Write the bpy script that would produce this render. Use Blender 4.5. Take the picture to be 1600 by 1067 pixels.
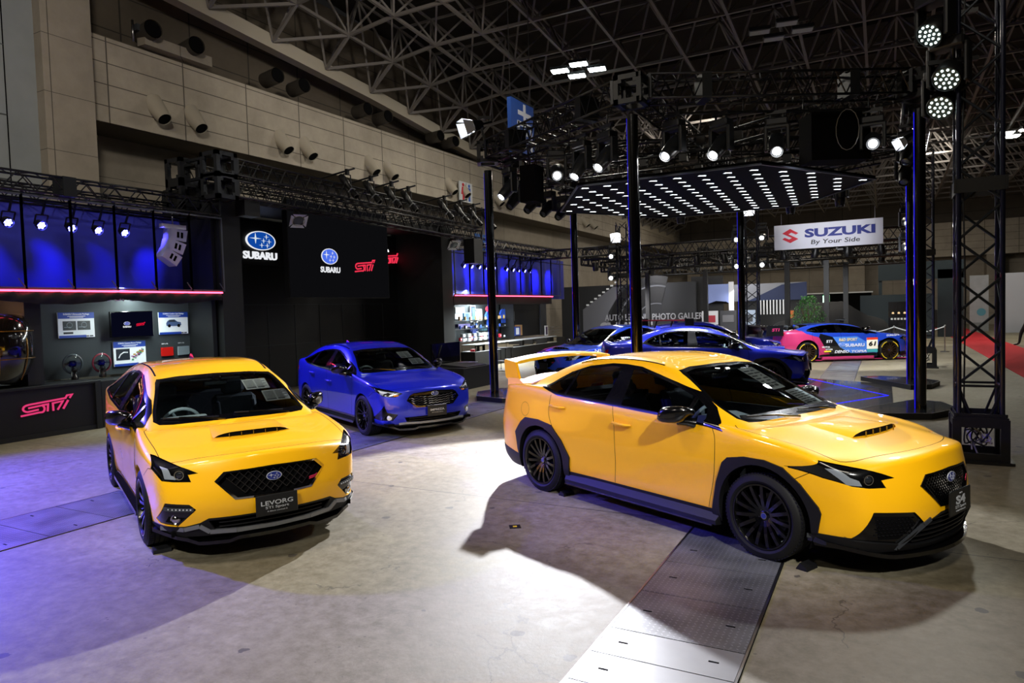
import bpy, bmesh, math, random
import numpy as np
from mathutils import Vector, Matrix
from mathutils.bvhtree import BVHTree
from mathutils.geometry import tessellate_polygon
random.seed(7)
for o in list(bpy.data.objects): bpy.data.objects.remove(o)
scn = bpy.context.scene
COL = scn.collection
PI = math.pi
# ---------------------------------------------------------------- camera
HALL = math.radians(28.5)          # the hall's axes against the view direction
cam_d = bpy.data.cameras.new('camera')
cam = bpy.data.objects.new('camera', cam_d)
COL.objects.link(cam)
scn.camera = cam
cam_d.sensor_width = 36.0
cam_d.lens = 1074.85 / 1600 * 36
cam_d.clip_start = 0.05
cam_d.clip_end = 300
_p, _r = 0.0437285, 0.0294714
_right = Vector((1, 0, 0)); _up = Vector((0, math.sin(_p), math.cos(_p))); _fwd = Vector((0, math.cos(_p), -math.sin(_p)))
_rx = _right * math.cos(_r) - _up * math.sin(_r)
_ux = _right * math.sin(_r) + _up * math.cos(_r)
_rot = Matrix((_rx, _ux, -_fwd)).transposed()
cam.matrix_world = Matrix.Translation((0, 0, 1.9257)) @ Matrix.Rotation(HALL, 4, 'Z') @ _rot.to_4x4()
# ---------------------------------------------------------------- colour management and world
scn.view_settings.view_transform = 'Standard'
scn.view_settings.look = 'None'
scn.view_settings.gamma = 1.0
scn.view_settings.use_curve_mapping = False
scn.view_settings.exposure = 0.0
wd = bpy.data.worlds.new('world'); scn.world = wd; wd.use_nodes = True
wd.node_tree.nodes['Background'].inputs[0].default_value = (0.55, 0.52, 0.5, 1)
wd.node_tree.nodes['Background'].inputs[1].default_value = 0.013
# ---------------------------------------------------------------- lights
def area(name, loc, target, power, size, color=(1, 1, 1), size_y=None, spread=PI):
    l = bpy.data.lights.new(name, 'AREA'); l.energy = power; l.color = color
    l.shape = 'RECTANGLE' if size_y else 'SQUARE'; l.size = size
    if size_y: l.size_y = size_y
    l.spread = spread
    o = bpy.data.objects.new(name, l); COL.objects.link(o); o.location = loc
    o.rotation_euler = (Vector(target) - Vector(loc)).to_track_quat('-Z', 'Y').to_euler()
    return o
def spot(name, loc, target, power, angle, color=(1, 1, 1), blend=0.15, radius=0.06):
    l = bpy.data.lights.new(name, 'SPOT'); l.energy = power; l.color = color
    l.spot_size = math.radians(angle); l.spot_blend = blend; l.shadow_soft_size = radius
    o = bpy.data.objects.new(name, l); COL.objects.link(o); o.location = loc
    o.rotation_euler = (Vector(target) - Vector(loc)).to_track_quat('-Z', 'Y').to_euler()
    return o
# hall lamps (floodlight clusters under the roof), warm-neutral
for (x, y, p) in ((-9.3, 22.5, 500), (5.3, 38.0, 600), (-8.5, 2.0, 450), (1.5, 2.0, 200), (-3.6, -6.0, 200), (-8.0, 48., 900), (-2.0, 34.8, 500)):
    area('hall_lamp', (x, y, 9.2 if y > 30 else 10.0), (x, y, 0), p, 1.4, (1, .90, .76))
for (x, y, tx, ty, p) in ((-6., 3., -16, 10, 1500), (-6., 12., -16, 19, 1500), (-6, 30, -16, 36, 1600), (2., 40., 4, 60, 1500)):
    spot('wall_band_fill', (x, y, 9.6), (tx, ty, 7.4), p, 75, (1, .92, .80), 1., .5)  # added fill on the wall bands, without fixtures
# white front-of-house spots on the truss behind the viewer
spot('front_spot', (2.4, .6, 5.2), (-1.4, 6.3, .9), 2000, 32, (1, .98, .93), .6, .12)
spot('front_spot', (-2.2, -1.8, 5.4), (-6.2, 5.2, .8), 2300, 28, (1, .98, .93), .6, .12)
spot('front_spot', (-5.2, -.8, 5.4), (-8.0, 9.6, .8), 450, 22, (.85, .88, 1), .6, .12)
# canopy moving heads that throw the long shadows towards the viewer
spot('canopy_spot', (-5.7, 12.0, 4.22), (-2.4, 4.2, 0), 5600, 60, (.92, .93, 1), .2, .06)
spot('canopy_spot', (-.2, 12.5, 4.2), (-1.2, 7.5, .8), 500, 26, (.93, .95, 1), .4, .07)
spot('canopy_spot', (-4.9, 11.3, 4.2), (-6.8, 7.6, 0), 700, 45, (.90, .88, 1), .4, .07)
spot('canopy_spot', (-3.6, 15.6, 4.25), (-3.6, 16.0, 0), 2200, 130, (.9, .93, 1), .5, .5)
spot('tower_wash', (.6, 9.3, 4.2), (-1.5, 5.2, .3), 500, 50, (.97, 1, .98), .5, .12)
# blue wash from the booth truss
spot('blue_spot', (-12.2, 3.6, 4.3), (-8.5, 4.4, 0), 6500, 75, (.10, .08, 1), .8, .1)
spot('blue_spot', (-12.2, 9.0, 4.3), (-8.9, 9.0, .3), 2400, 75, (.12, .09, 1), .8, .1)
spot('blue_spot', (-9.8, 1.2, 4.8), (-3.0, 6.6, .5), 3500, 26, (.10, .08, 1), .7, .1)
# lamps over the racing cars and far booth, then added fill lights
spot('race_lamp', (-.9, 20.4, 4.6), (-1.2, 25.0, .2), 2400, 80, (1, 1, 1), .5, .2)
area('far_booth_lamp', (-6., 33, 4.0), (-6., 36, 1.2), 260, 1.5, (1, .97, .93), 9.)
area('gallery_fill', (-11., 34.2, 3.7), (-11., 36, 1.4), 170, .3, (1, .98, 1), 8.)  # fill added to brighten the gallery wall, no fixture there
area('banner_wall_fill', (-6.6, 37.2, 3.6), (-6.6, 38.2, 2.4), 60, .3, (1, .98, 1), 5.)  # unseen fill added for the grey banner wall
spot('banner_fill', (-1.9, 25.2, 4.2), (-1.9, 28.5, 4.45), 330, 70, (.95, .96, 1), .8, .3)  # added spot that brightens the white banner, no lamp body
spot('sign_light', (-5.5, 16.5, 5.9), (-8.85, 17.2, 6.95), 60, 45, (.95, .96, 1), .8, .3)  # added spot that brightens the hanging blue sign

# ---------------------------------------------------------------- materials
MATS = {}
def lin(c):
    if isinstance(c, str):
        c = c.lstrip('#'); c = [int(c[i:i + 2], 16) / 255 for i in (0, 2, 4)]
    return tuple((x / 12.92 if x <= .04045 else ((x + .055) / 1.055) ** 2.4) for x in c)
def mat(name, col='#808080', rough=.5, metal=0., coat=0., emit=None, power=0., spec=.5, noise=0., nscale=8., bump=0., bscale=40., coat_rough=.03, trans=0.):
    if name in MATS: return MATS[name]
    m = bpy.data.materials.new(name); m.use_nodes = True
    nt = m.node_tree; b = nt.nodes['Principled BSDF']
    c = lin(col)
    b.inputs['Base Color'].default_value = (*c, 1)
    b.inputs['Roughness'].default_value = rough
    b.inputs['Metallic'].default_value = metal
    b.inputs['Coat Weight'].default_value = coat
    b.inputs['Coat Roughness'].default_value = coat_rough
    b.inputs['Specular IOR Level'].default_value = spec
    b.inputs['Transmission Weight'].default_value = trans
    if emit is not None:
        b.inputs['Emission Color'].default_value = (*lin(emit), 1)
        b.inputs['Emission Strength'].default_value = power
    if noise or bump:
        tc = nt.nodes.new('ShaderNodeTexCoord')
        if noise:
            n = nt.nodes.new('ShaderNodeTexNoise'); n.inputs['Scale'].default_value = nscale; n.inputs['Detail'].default_value = 6
            nt.links.new(tc.outputs['Object'], n.inputs['Vector'])
            mx = nt.nodes.new('ShaderNodeMix'); mx.data_type = 'RGBA'
            mx.inputs['A'].default_value = (*[x * (1 - noise) for x in c], 1); mx.inputs['B'].default_value = (*[min(1, x * (1 + noise)) for x in c], 1)
            nt.links.new(n.outputs['Fac'], mx.inputs['Factor']); nt.links.new(mx.outputs['Result'], b.inputs['Base Color'])
        if bump:
            n2 = nt.nodes.new('ShaderNodeTexNoise'); n2.inputs['Scale'].default_value = bscale; n2.inputs['Detail'].default_value = 4
            nt.links.new(tc.outputs['Object'], n2.inputs['Vector'])
            bp = nt.nodes.new('ShaderNodeBump'); bp.inputs['Strength'].default_value = bump; bp.inputs['Distance'].default_value = .02
            nt.links.new(n2.outputs['Fac'], bp.inputs['Height']); nt.links.new(bp.outputs['Normal'], b.inputs['Normal'])
    MATS[name] = m
    return m
def glass_mat(name, tint, ior=1.5, rough=0.0):
    if name in MATS: return MATS[name]
    m = bpy.data.materials.new(name); m.use_nodes = True; nt = m.node_tree; nt.nodes.clear()
    out = nt.nodes.new('ShaderNodeOutputMaterial'); mx = nt.nodes.new('ShaderNodeMixShader')
    tr = nt.nodes.new('ShaderNodeBsdfTransparent'); tr.inputs[0].default_value = (*tint, 1)
    gl = nt.nodes.new('ShaderNodeBsdfGlossy'); gl.inputs['Roughness'].default_value = rough
    fr = nt.nodes.new('ShaderNodeFresnel'); fr.inputs['IOR'].default_value = ior
    nt.links.new(fr.outputs[0], mx.inputs[0]); nt.links.new(tr.outputs[0], mx.inputs[1]); nt.links.new(gl.outputs[0], mx.inputs[2])
    nt.links.new(mx.outputs[0], out.inputs[0]); MATS[name] = m
    return m
def emat(name, col, power):
    return mat(name, '#000000', 1., emit=col, power=power, spec=0)
M_YEL = mat('paint_yellow', '#ffbc08', .42, 0., coat=1., coat_rough=.03, spec=.3)
M_BLU = mat('paint_blue', '#1626b8', .33, .4, coat=1., coat_rough=.03)
M_BLK = mat('gloss_black', '#050506', .18, coat=.6)
M_PLA = mat('black_plastic', '#0e0e10', .5, spec=.35)
M_GRY = mat('grey_plastic', '#33363b', .45)
M_BADGE = mat('badge_silver', '#d4d8e0', .35, .3)
M_RUB = mat('tyre_rubber', '#0b0b0c', .65, spec=.3)
M_RIM = mat('black_alloy', '#0b0b0d', .25, .6, coat=.5)
M_STL = mat('steel', '#9a9a9c', .3, 1.)
M_CHR = mat('chrome', '#d8d8dc', .08, 1.)
M_DRK = mat('dark_liner', '#050506', .95, spec=.1)
M_SEAM = mat('seam_shadow', '#060606', .9, spec=.05)
M_INT = mat('cabin_trim', '#3a4044', .7)
M_SEAT = mat('seat_fabric', '#454c53', .8)
M_DASH = mat('dash_trim', '#93a2a8', .65)
M_DRL = mat('lamp_reflector', '#8f979e', .3, .3)
M_GLS = glass_mat('car_glass', (.80, .86, .86), 1.5)
M_GLSS = glass_mat('car_side_glass', (.45, .48, .5), 1.55)
M_GLSD = glass_mat('car_glass_dark', (.22, .24, .25), 1.5)
M_LENS = glass_mat('lamp_lens', (.75, .78, .8), 1.5)
M_WHT = mat('white_plastic', '#d9dde2', .35)
M_RED = mat('tail_red', '#a00812', .25, coat=.8)
M_AMB = mat('amber_lens', '#e08a08', .3, coat=.5)
# ---------------------------------------------------------------- object helpers
def empty(name, loc=(0, 0, 0), rz=0., label=None, cat=None, group=None, parent=None):
    o = bpy.data.objects.new(name, None); COL.objects.link(o)
    o.location = loc; o.rotation_euler = (0, 0, rz); o.empty_display_size = .2
    if parent: o.parent = parent
    return tag(o, label, cat, group)
def tag(o, label=None, cat=None, group=None, kind=None):
    if label: o['label'] = label
    if cat: o['category'] = cat
    if group: o['group'] = group
    if kind: o['kind'] = kind
    return o
def copy_tree(o, parent=None):
    c = o.copy(); COL.objects.link(c)
    if parent: c.parent = parent
    for ch in o.children: copy_tree(ch, c)
    return c
class MB:
    def __init__(s): s.v = []; s.f = []; s.m = []; s.sm = []; s.mats = []
    def mi(s, m):
        if m not in s.mats: s.mats.append(m)
        return s.mats.index(m)
    def add(s, vs, fs, m, smooth=False, M=None):
        b = len(s.v); k = s.mi(m)
        if M is not None: vs = [M @ Vector(v) for v in vs]
        s.v += [tuple(v) for v in vs]
        for f in fs: s.f.append(tuple(i + b for i in f)); s.m.append(k); s.sm.append(smooth)
        return s
    def box(s, c, d, m, rz=0., M=None, bev=0.):
        x, y, z = [t / 2 for t in d]
        b = min(bev, x * .9, y * .9, z * .9)
        R = Matrix.Translation(c) @ Matrix.Rotation(rz, 4, 'Z')
        if M is not None: R = M @ R
        if b > 0:
            vs = []; idx = {}
            for sx in (-1, 1):
                for sy in (-1, 1):
                    for sz in (-1, 1):
                        for a in range(3):
                            p = [sx * (x - b), sy * (y - b), sz * (z - b)]; p[a] = (sx * x, sy * y, sz * z)[a]
                            idx[(sx, sy, sz, a)] = len(vs); vs.append(tuple(p))
            fs = []
            for a in range(3):
                o1, o2 = [(1, 2), (2, 0), (0, 1)][a]
                for sa in (-1, 1):
                    q = []
                    for s1, s2 in ((-1, -1), (1, -1), (1, 1), (-1, 1)):
                        k = [0, 0, 0]; k[a] = sa; k[o1] = s1; k[o2] = s2; q.append(idx[(*k, a)])
                    fs.append(q if sa > 0 else q[::-1])
            for a in range(3):
                o1, o2 = [(1, 2), (2, 0), (0, 1)][a]
                for s1 in (-1, 1):
                    for s2 in (-1, 1):
                        k0 = [0, 0, 0]; k1 = [0, 0, 0]; k0[a] = -1; k1[a] = 1
                        for k in (k0, k1): k[o1] = s1; k[o2] = s2
                        q = [idx[(*k0, o1)], idx[(*k1, o1)], idx[(*k1, o2)], idx[(*k0, o2)]]
                        fs.append(q if s1 * s2 > 0 else q[::-1])
            for sx in (-1, 1):
                for sy in (-1, 1):
                    for sz in (-1, 1):
                        q = [idx[(sx, sy, sz, a)] for a in range(3)]
                        fs.append(q if sx * sy * sz > 0 else q[::-1])
            return s.add(vs, fs, m, False, R)
        vs = [(sx * x, sy * y, sz * z) for sx in (-1, 1) for sy in (-1, 1) for sz in (-1, 1)]
        fs = [(0, 1, 3, 2), (4, 6, 7, 5), (0, 4, 5, 1), (2, 3, 7, 6), (0, 2, 6, 4), (1, 5, 7, 3)]
        return s.add(vs, fs, m, False, R)
    def bar(s, a, b, w, m, h=None):
        a = Vector(a); b = Vector(b); d = b - a; L = d.length
        if L < 1e-6: return s
        q = d.to_track_quat('X', 'Z').to_matrix().to_4x4()
        return s.box((L / 2, 0, 0), (L, w, h or w), m, M=Matrix.Translation(a) @ q)
    def tube(s, pts, r, m, n=8, cap=True, rs=None, closed=False):
        pts = [Vector(p) for p in pts]; N = len(pts); vs = []
        up = None
        for i, p in enumerate(pts):
            if closed: d = pts[(i + 1) % N] - pts[i - 1]
            else: d = (pts[min(i + 1, N - 1)] - pts[max(i - 1, 0)])
            if d.length < 1e-9: d = Vector((0, 0, 1))
            d.normalize()
            if up is None:
                up = Vector((0, 0, 1)) if abs(d.z) < .9 else Vector((1, 0, 0))
            u = up - d * up.dot(d)
            if u.length < 1e-6: u = d.orthogonal()
            u.normalize(); w = d.cross(u); up = u
            rr = rs[i] if rs else r
            for k in range(n):
                a = 2 * PI * k / n; vs.append(p + (u * math.cos(a) + w * math.sin(a)) * rr)
        fs = []
        for i in range(N if closed else N - 1):
            j = (i + 1) % N
            for k in range(n): fs.append((i * n + k, i * n + (k + 1) % n, j * n + (k + 1) % n, j * n + k))
        if cap and not closed: fs.append(tuple(range(n))[::-1]); fs.append(tuple((N - 1) * n + k for k in range(n)))
        return s.add(vs, fs, m, n > 5)
    def cyl(s, a, b, r, m, n=16, r2=None):
        return s.tube([a, b], r, m, n, True, [r, r if r2 is None else r2])
    def lathe(s, prof, m, n=32, M=None, smooth=True, axis='Z', close=False):
        vs = []; N = len(prof)
        for k in range(n):
            a = 2 * PI * k / n
            for r, h in prof:
                if axis == 'Z': vs.append((r * math.cos(a), r * math.sin(a), h))
                elif axis == 'Y': vs.append((r * math.cos(a), h, r * math.sin(a)))
                else: vs.append((h, r * math.cos(a), r * math.sin(a)))
        fs = []
        for k in range(n):
            j = (k + 1) % n
            for i in range(N if close else N - 1):
                i2 = (i + 1) % N; fs.append((k * N + i, j * N + i, j * N + i2, k * N + i2))
        return s.add(vs, fs, m, smooth, M)
    def prism(s, poly, h0, h1, m, axis='Z', M=None, side=None):
        """poly: 2-D outline; extruded from h0 to h1 along axis"""
        n = len(poly)
        def P(a, b, h): return {'Z': (a, b, h), 'Y': (a, h, b), 'X': (h, a, b)}[axis]
        vs = [P(a, b, h0) for a, b in poly] + [P(a, b, h1) for a, b in poly]
        tri = tessellate_polygon([[Vector((a, b, 0)) for a, b in poly]])
        s.add(vs, [t for t in tri] + [tuple(i + n for i in t) for t in tri], m, False, M)
        s.add(vs, [(i, (i + 1) % n, (i + 1) % n + n, i + n) for i in range(n)], side or m, False, M)
        return s
    def sphere(s, c, r, m, n=12, sc=(1, 1, 1)):
        vs = []; fs = []; h = n // 2
        for i in range(h + 1):
            for k in range(n):
                t = PI * i / h; a = 2 * PI * k / n
                vs.append((c[0] + r * sc[0] * math.sin(t) * math.cos(a), c[1] + r * sc[1] * math.sin(t) * math.sin(a), c[2] + r * sc[2] * math.cos(t)))
        for i in range(h):
            for k in range(n): fs.append((i * n + k, (i + 1) * n + k, (i + 1) * n + (k + 1) % n, i * n + (k + 1) % n))
        return s.add(vs, fs, m, True)
    def build(s, name, parent=None, fix=True):
        me = bpy.data.meshes.new(name); me.from_pydata(s.v, [], s.f)
        for m in s.mats: me.materials.append(m)
        me.polygons.foreach_set('material_index', s.m)
        me.polygons.foreach_set('use_smooth', s.sm)
        if fix:
            bm = bmesh.new(); bm.from_mesh(me); bmesh.ops.remove_doubles(bm, verts=bm.verts, dist=1e-5)
            bmesh.ops.recalc_face_normals(bm, faces=bm.faces)
            for e in bm.edges:
                if len(e.link_faces) == 2 and e.calc_face_angle(0) > .7: e.smooth = False
            bm.to_mesh(me); bm.free()
        me.update()
        o = bpy.data.objects.new(name, me); COL.objects.link(o)
        if parent: o.parent = parent
        return o
_font_cache = {}
def text_mesh(body, width, height, m, depth=.004, shear=0., bold=0., M=None, name='lettering', parent=None, space=1.0):
    """letters built as a mesh in the local XZ plane (facing -Y), centred, fitted to width x height"""
    cu = bpy.data.curves.new(name, 'FONT'); cu.body = body; cu.align_x = 'CENTER'; cu.align_y = 'CENTER'
    cu.extrude = .01; cu.offset = bold; cu.shear = shear; cu.space_character = space; cu.resolution_u = 3
    t = bpy.data.objects.new(name, cu); COL.objects.link(t)
    dg = bpy.context.evaluated_depsgraph_get(); dg.update()
    me = bpy.data.meshes.new_from_object(t.evaluated_get(dg)); bpy.data.objects.remove(t); bpy.data.curves.remove(cu)
    n = len(me.vertices); co = np.empty(n * 3); me.vertices.foreach_get('co', co); co = co.reshape(-1, 3)
    lo = co.min(0); hi = co.max(0); c = (lo + hi) / 2; d = hi - lo
    out = np.zeros_like(co)
    out[:, 0] = (co[:, 0] - c[0]) / d[0] * width; out[:, 2] = (co[:, 1] - c[1]) / d[1] * height
    out[:, 1] = -(co[:, 2] - lo[2]) / max(d[2], 1e-9) * depth
    me.vertices.foreach_set('co', out.ravel()); me.materials.clear(); me.materials.append(m)
    if M is not None: me.transform(M)
    me.update()
    o = bpy.data.objects.new(name, me); COL.objects.link(o)
    if parent: o.parent = parent
    return o

# ================================================================ car body generator
def interp(tab, x):
    xs = [t[0] for t in tab]
    if xs[0] > xs[-1]: tab = tab[::-1]; xs = xs[::-1]
    if x <= xs[0]: return tab[0][1]
    if x >= xs[-1]: return tab[-1][1]
    for i in range(len(xs) - 1):
        if xs[i] <= x <= xs[i + 1]:
            t = (x - xs[i]) / (xs[i + 1] - xs[i]); return tab[i][1] * (1 - t) + tab[i + 1][1] * t
def curve(pts, n=5, closed=False):
    """Catmull-Rom through 2-D or 3-D points"""
    P = [Vector((*p, 0)) if len(p) == 2 else Vector(p) for p in pts]; N = len(P); out = []
    for i in range(N if closed else N - 1):
        p0 = P[(i - 1) % N] if closed or i > 0 else P[0] * 2 - P[1]
        p1 = P[i]; p2 = P[(i + 1) % N]
        p3 = P[(i + 2) % N] if closed or i + 2 < N else P[-1] * 2 - P[-2]
        for k in range(n):
            t = k / n
            out.append(.5 * ((2 * p1) + (p2 - p0) * t + (2 * p0 - 5 * p1 + 4 * p2 - p3) * t * t + (3 * p1 - p0 - 3 * p2 + p3) * t ** 3))
    if not closed: out.append(P[-1])
    return [tuple(p)[:len(pts[0])] for p in out]
def arc(cx, cz, r, a0, a1, n=12):
    return [(cx + r * math.cos(math.radians(a0 + (a1 - a0) * i / n)), cz + r * math.sin(math.radians(a0 + (a1 - a0) * i / n))) for i in range(n + 1)]
def fcv(k, y): return k * .64 / .8 ** 2.5 * abs(y) ** 2.5
def body_surface(sp, level=3):
    st = sp['st']; K = len(st); J = 6
    ky = sp.get('fcurve', .45); kr = sp.get('rcurve', .38)
    fcols = [0, .17, .34, .51, .67, sp['corner'][0]]
    lower = []          # rows of loops, outer side is +y here
    W = sp['W']
    for (z, dy, xf, xr) in sp['rows']:
        row = []
        for y in fcols: row.append((xf - fcv(ky, y), y + (dy if y == fcols[-1] else 0), z))
        for s in st[1:-1]:
            x, ye, ze = s[0]
            zz = z
            if zz > ze - .09: zz = ze - .09 + (zz - (ze - .09)) * .2
            row.append((x, interp(W, x) + dy, zz))
        for y in [0, .17, .34, .51, .67, sp['corner'][1]][::-1]: row.append((xr + kr * y * y, y + (dy if y == sp['corner'][1] else 0), z))
        lower.append(row)
    xf, zf, cz = sp['fedge']; xr, zr, czr = sp['redge']
    edge = [(xf - fcv(ky, y), y, zf - cz * y * y) for y in fcols[:-1]] + [st[0][0]]
    edge += [s[0] for s in st[1:-1]]
    edge += [st[-1][0]] + [(xr + kr * y * y, y, zr - czr * y * y) for y in [.67, .51, .34, .17, 0]]
    lower.append(edge)
    upper = []
    for i, s in enumerate(st):
        if i == 0: upper.append([edge[j] for j in range(6)]); continue
        if i == K - 1: upper.append([edge[len(edge) - 1 - j] for j in range(6)]); continue
        e, p4, p3, p0 = s[:4]; pw = s[4] if len(s) > 4 else 2.2
        r = [(p0[0], 0, p0[1])]
        for f in (.36, .7):
            y = p3[1] * f
            r.append((p0[0] + (p3[0] - p0[0]) * f * f, y, p0[1] - (p0[1] - p3[2]) * f ** pw))
        upper.append(r + [p3, p4, e])
    bm = bmesh.new(); cache = {}
    def V(p, sgn):
        q = (round(p[0], 5), round(p[1] * sgn, 5) + 0.0, round(p[2], 5))
        if q not in cache: cache[q] = bm.verts.new(q)
        return cache[q]
    cl = bm.edges.layers.float.new('crease_edge')
    for sgn in (1, -1):
        L = len(lower[0])
        for t in range(len(lower) - 1):
            for i in range(L - 1):
                q = [V(lower[t][i], sgn), V(lower[t][i + 1], sgn), V(lower[t + 1][i + 1], sgn), V(lower[t + 1][i], sgn)]
                bm.faces.new(q if sgn > 0 else q[::-1])
        for i in range(K - 1):
            for j in range(5):
                q = [V(upper[i][j], sgn), V(upper[i][j + 1], sgn), V(upper[i + 1][j + 1], sgn), V(upper[i + 1][j], sgn)]
                bm.faces.new(q[::-1] if sgn > 0 else q)
    bmesh.ops.recalc_face_normals(bm, faces=bm.faces)
    def crease(a, b, v):
        for sgn in (1, -1):
            A = V(a, sgn); B = V(b, sgn); e = bm.edges.get((A, B))
            if e: e[cl] = max(e[cl], v)
    cw = sp['cowl']
    for j in range(5): crease(upper[cw][j], upper[cw][j + 1], .55)
    for i in range(cw, K - 1): crease(upper[i][5], upper[i + 1][5], sp.get('belt_crease', .35))
    for i in range(0, cw): crease(upper[i][5], upper[i + 1][5], sp.get('fender_crease', .2))
    for j in range(5): crease(upper[0][j], upper[0][j + 1], .35)
    for j in range(5): crease(upper[K - 1][j], upper[K - 1][j + 1], sp.get('tail_crease', .5))
    for (i, j, i2, j2, v) in sp.get('creases', []): crease(upper[i][j], upper[i2][j2], v)
    for (t, i0, i1, v) in sp.get('lower_creases', []):
        for i in range(i0, i1): crease(lower[t][i], lower[t][i + 1], v)
    # push the cage out so that the limit surface meets the given points
    target = {v: v.co.copy() for v in bm.verts}
    for it in range(3):
        lim = {}
        for v in bm.verts:
            if v.is_boundary:
                nb = [e.other_vert(v) for e in v.link_edges if e.is_boundary]
                lim[v] = (v.co * 4 + nb[0].co + nb[1].co) / 6; continue
            n = len(v.link_edges); s = v.co * (n * n)
            for e in v.link_edges: s += e.other_vert(v).co * 4
            for f in v.link_faces:
                vs = list(f.verts); s += vs[(vs.index(v) + 2) % 4].co
            lim[v] = s / (n * (n + 5))
        for v in bm.verts: v.co += (target[v] - lim[v]) * .8
    me = bpy.data.meshes.new('cage'); bm.to_mesh(me); bm.free()
    o = bpy.data.objects.new('cage', me); COL.objects.link(o)
    md = o.modifiers.new('s', 'SUBSURF'); md.levels = md.render_levels = level
    dg = bpy.context.evaluated_depsgraph_get(); dg.update()
    S = bpy.data.meshes.new_from_object(o.evaluated_get(dg))
    bpy.data.objects.remove(o)
    return S
class Surf:
    def __init__(s, me):
        me.calc_loop_triangles()
        s.co = [v.co.copy() for v in me.vertices]; s.no = [v.normal.copy() for v in me.vertices]
        s.tri = [tuple(t.vertices) for t in me.loop_triangles]
        s.bvh = BVHTree.FromPolygons(s.co, s.tri)
    def normal(s, p):
        loc, n, i, d = s.bvh.find_nearest(p)
        a, b, c = s.tri[i]; A, B, Cc = s.co[a], s.co[b], s.co[c]
        v0 = B - A; v1 = Cc - A; v2 = loc - A
        d00 = v0.dot(v0); d01 = v0.dot(v1); d11 = v1.dot(v1); d20 = v2.dot(v0); d21 = v2.dot(v1); den = d00 * d11 - d01 * d01
        if abs(den) < 1e-14: return n
        v = (d11 * d20 - d01 * d21) / den; w = (d00 * d21 - d01 * d20) / den; u = 1 - v - w
        r = s.no[a] * u + s.no[b] * v + s.no[c] * w
        return r.normalized() if r.length > 1e-6 else n
    def hit(s, o, d):
        return s.bvh.ray_cast(Vector(o), Vector(d))
class Cutter:
    """right-hand half of the body (y<=0), split into tagged regions"""
    def __init__(s, me):
        s.surf = Surf(me); bm = bmesh.new(); bm.from_mesh(me)
        bmesh.ops.delete(bm, geom=[v for v in bm.verts if v.co.y > 1e-4], context='VERTS')
        s.bm = bm; s.tg = bm.faces.layers.int.new('part'); s.names = ['body']
    def tid(s, n):
        if n not in s.names: s.names.append(n)
        return s.names.index(n)
    def cut(s, poly, axis, name, cond=None, on=None):
        proj = {'side': lambda c: (c.x, c.z), 'front': lambda c: (-c.y, c.z), 'top': lambda c: (c.x, -c.y)}[axis]
        if len(poly[0]) == 3: poly = [p[:2] for p in poly]
        lo = (min(p[0] for p in poly), min(p[1] for p in poly)); hi = (max(p[0] for p in poly), max(p[1] for p in poly))
        onids = None if on is None else {s.tid(t) for t in on}
        def okf(f):
            if onids is not None and f[s.tg] not in onids: return False
            c = f.calc_center_median(); return cond is None or cond(c, f.normal)
        cand = {}
        def bb(f):
            q = [proj(v.co) for v in f.verts]
            return (min(a for a, b in q), min(b for a, b in q), max(a for a, b in q), max(b for a, b in q))
        for f in s.bm.faces:
            b = bb(f)
            if b[2] < lo[0] or b[0] > hi[0] or b[3] < lo[1] or b[1] > hi[1]: continue
            if okf(f): cand[f] = b
        n = len(poly)
        for i in range(n):
            a = poly[i]; c = poly[(i + 1) % n]; e = 1e-5
            if math.hypot(c[0] - a[0], c[1] - a[1]) < 1e-6: continue
            x0, x1 = min(a[0], c[0]) - e, max(a[0], c[0]) + e; y0, y1 = min(a[1], c[1]) - e, max(a[1], c[1]) + e
            nn = (c[1] - a[1], -(c[0] - a[0]))
            sel = []
            for f, b in cand.items():
                if b[2] < x0 or b[0] > x1 or b[3] < y0 or b[1] > y1: continue
                sg = [(proj(v.co)[0] - a[0]) * nn[0] + (proj(v.co)[1] - a[1]) * nn[1] for v in f.verts]
                if min(sg) < -1e-7 and max(sg) > 1e-7: sel.append(f)
            if not sel: continue
            if axis == 'side': co = (a[0], 0, a[1]); no = (nn[0], 0, nn[1])
            elif axis == 'front': co = (0, -a[0], a[1]); no = (0, -nn[0], nn[1])
            else: co = (a[0], -a[1], 0); no = (nn[0], -nn[1], 0)
            geom = set(sel)
            for f in sel: geom.update(f.edges); geom.update(f.verts)
            for f in sel: cand.pop(f)
            r = bmesh.ops.bisect_plane(s.bm, geom=list(geom), dist=1e-7, plane_co=co, plane_no=no)
            for g in r['geom']:
                if isinstance(g, bmesh.types.BMFace): cand[g] = bb(g)
        k = s.tid(name)
        for f in cand:
            c = proj(f.calc_center_median()); ins = False; j = n - 1
            for i in range(n):
                a = poly[i]; b = poly[j]
                if (a[1] > c[1]) != (b[1] > c[1]) and c[0] < (b[0] - a[0]) * (c[1] - a[1]) / (b[1] - a[1]) + a[0]: ins = not ins
                j = i
            if ins: f[s.tg] = k
    def ribbon(s, pts, axis, w=.005, name='seam', cond=None, on=None, closed=False):
        P = [tuple(p[:2]) for p in pts]
        if closed: P.append(P[0])
        for a, b in zip(P[:-1], P[1:]):
            d = Vector((b[0] - a[0], b[1] - a[1]))
            if d.length < 1e-5: continue
            d.normalize(); n = Vector((-d.y, d.x)) * w / 2; t = d * w * .3
            s.cut([(a[0] + n.x - t.x, a[1] + n.y - t.y), (a[0] - n.x - t.x, a[1] - n.y - t.y), (b[0] - n.x + t.x, b[1] - n.y + t.y), (b[0] + n.x + t.x, b[1] + n.y + t.y)], axis, name, cond, on)
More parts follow.
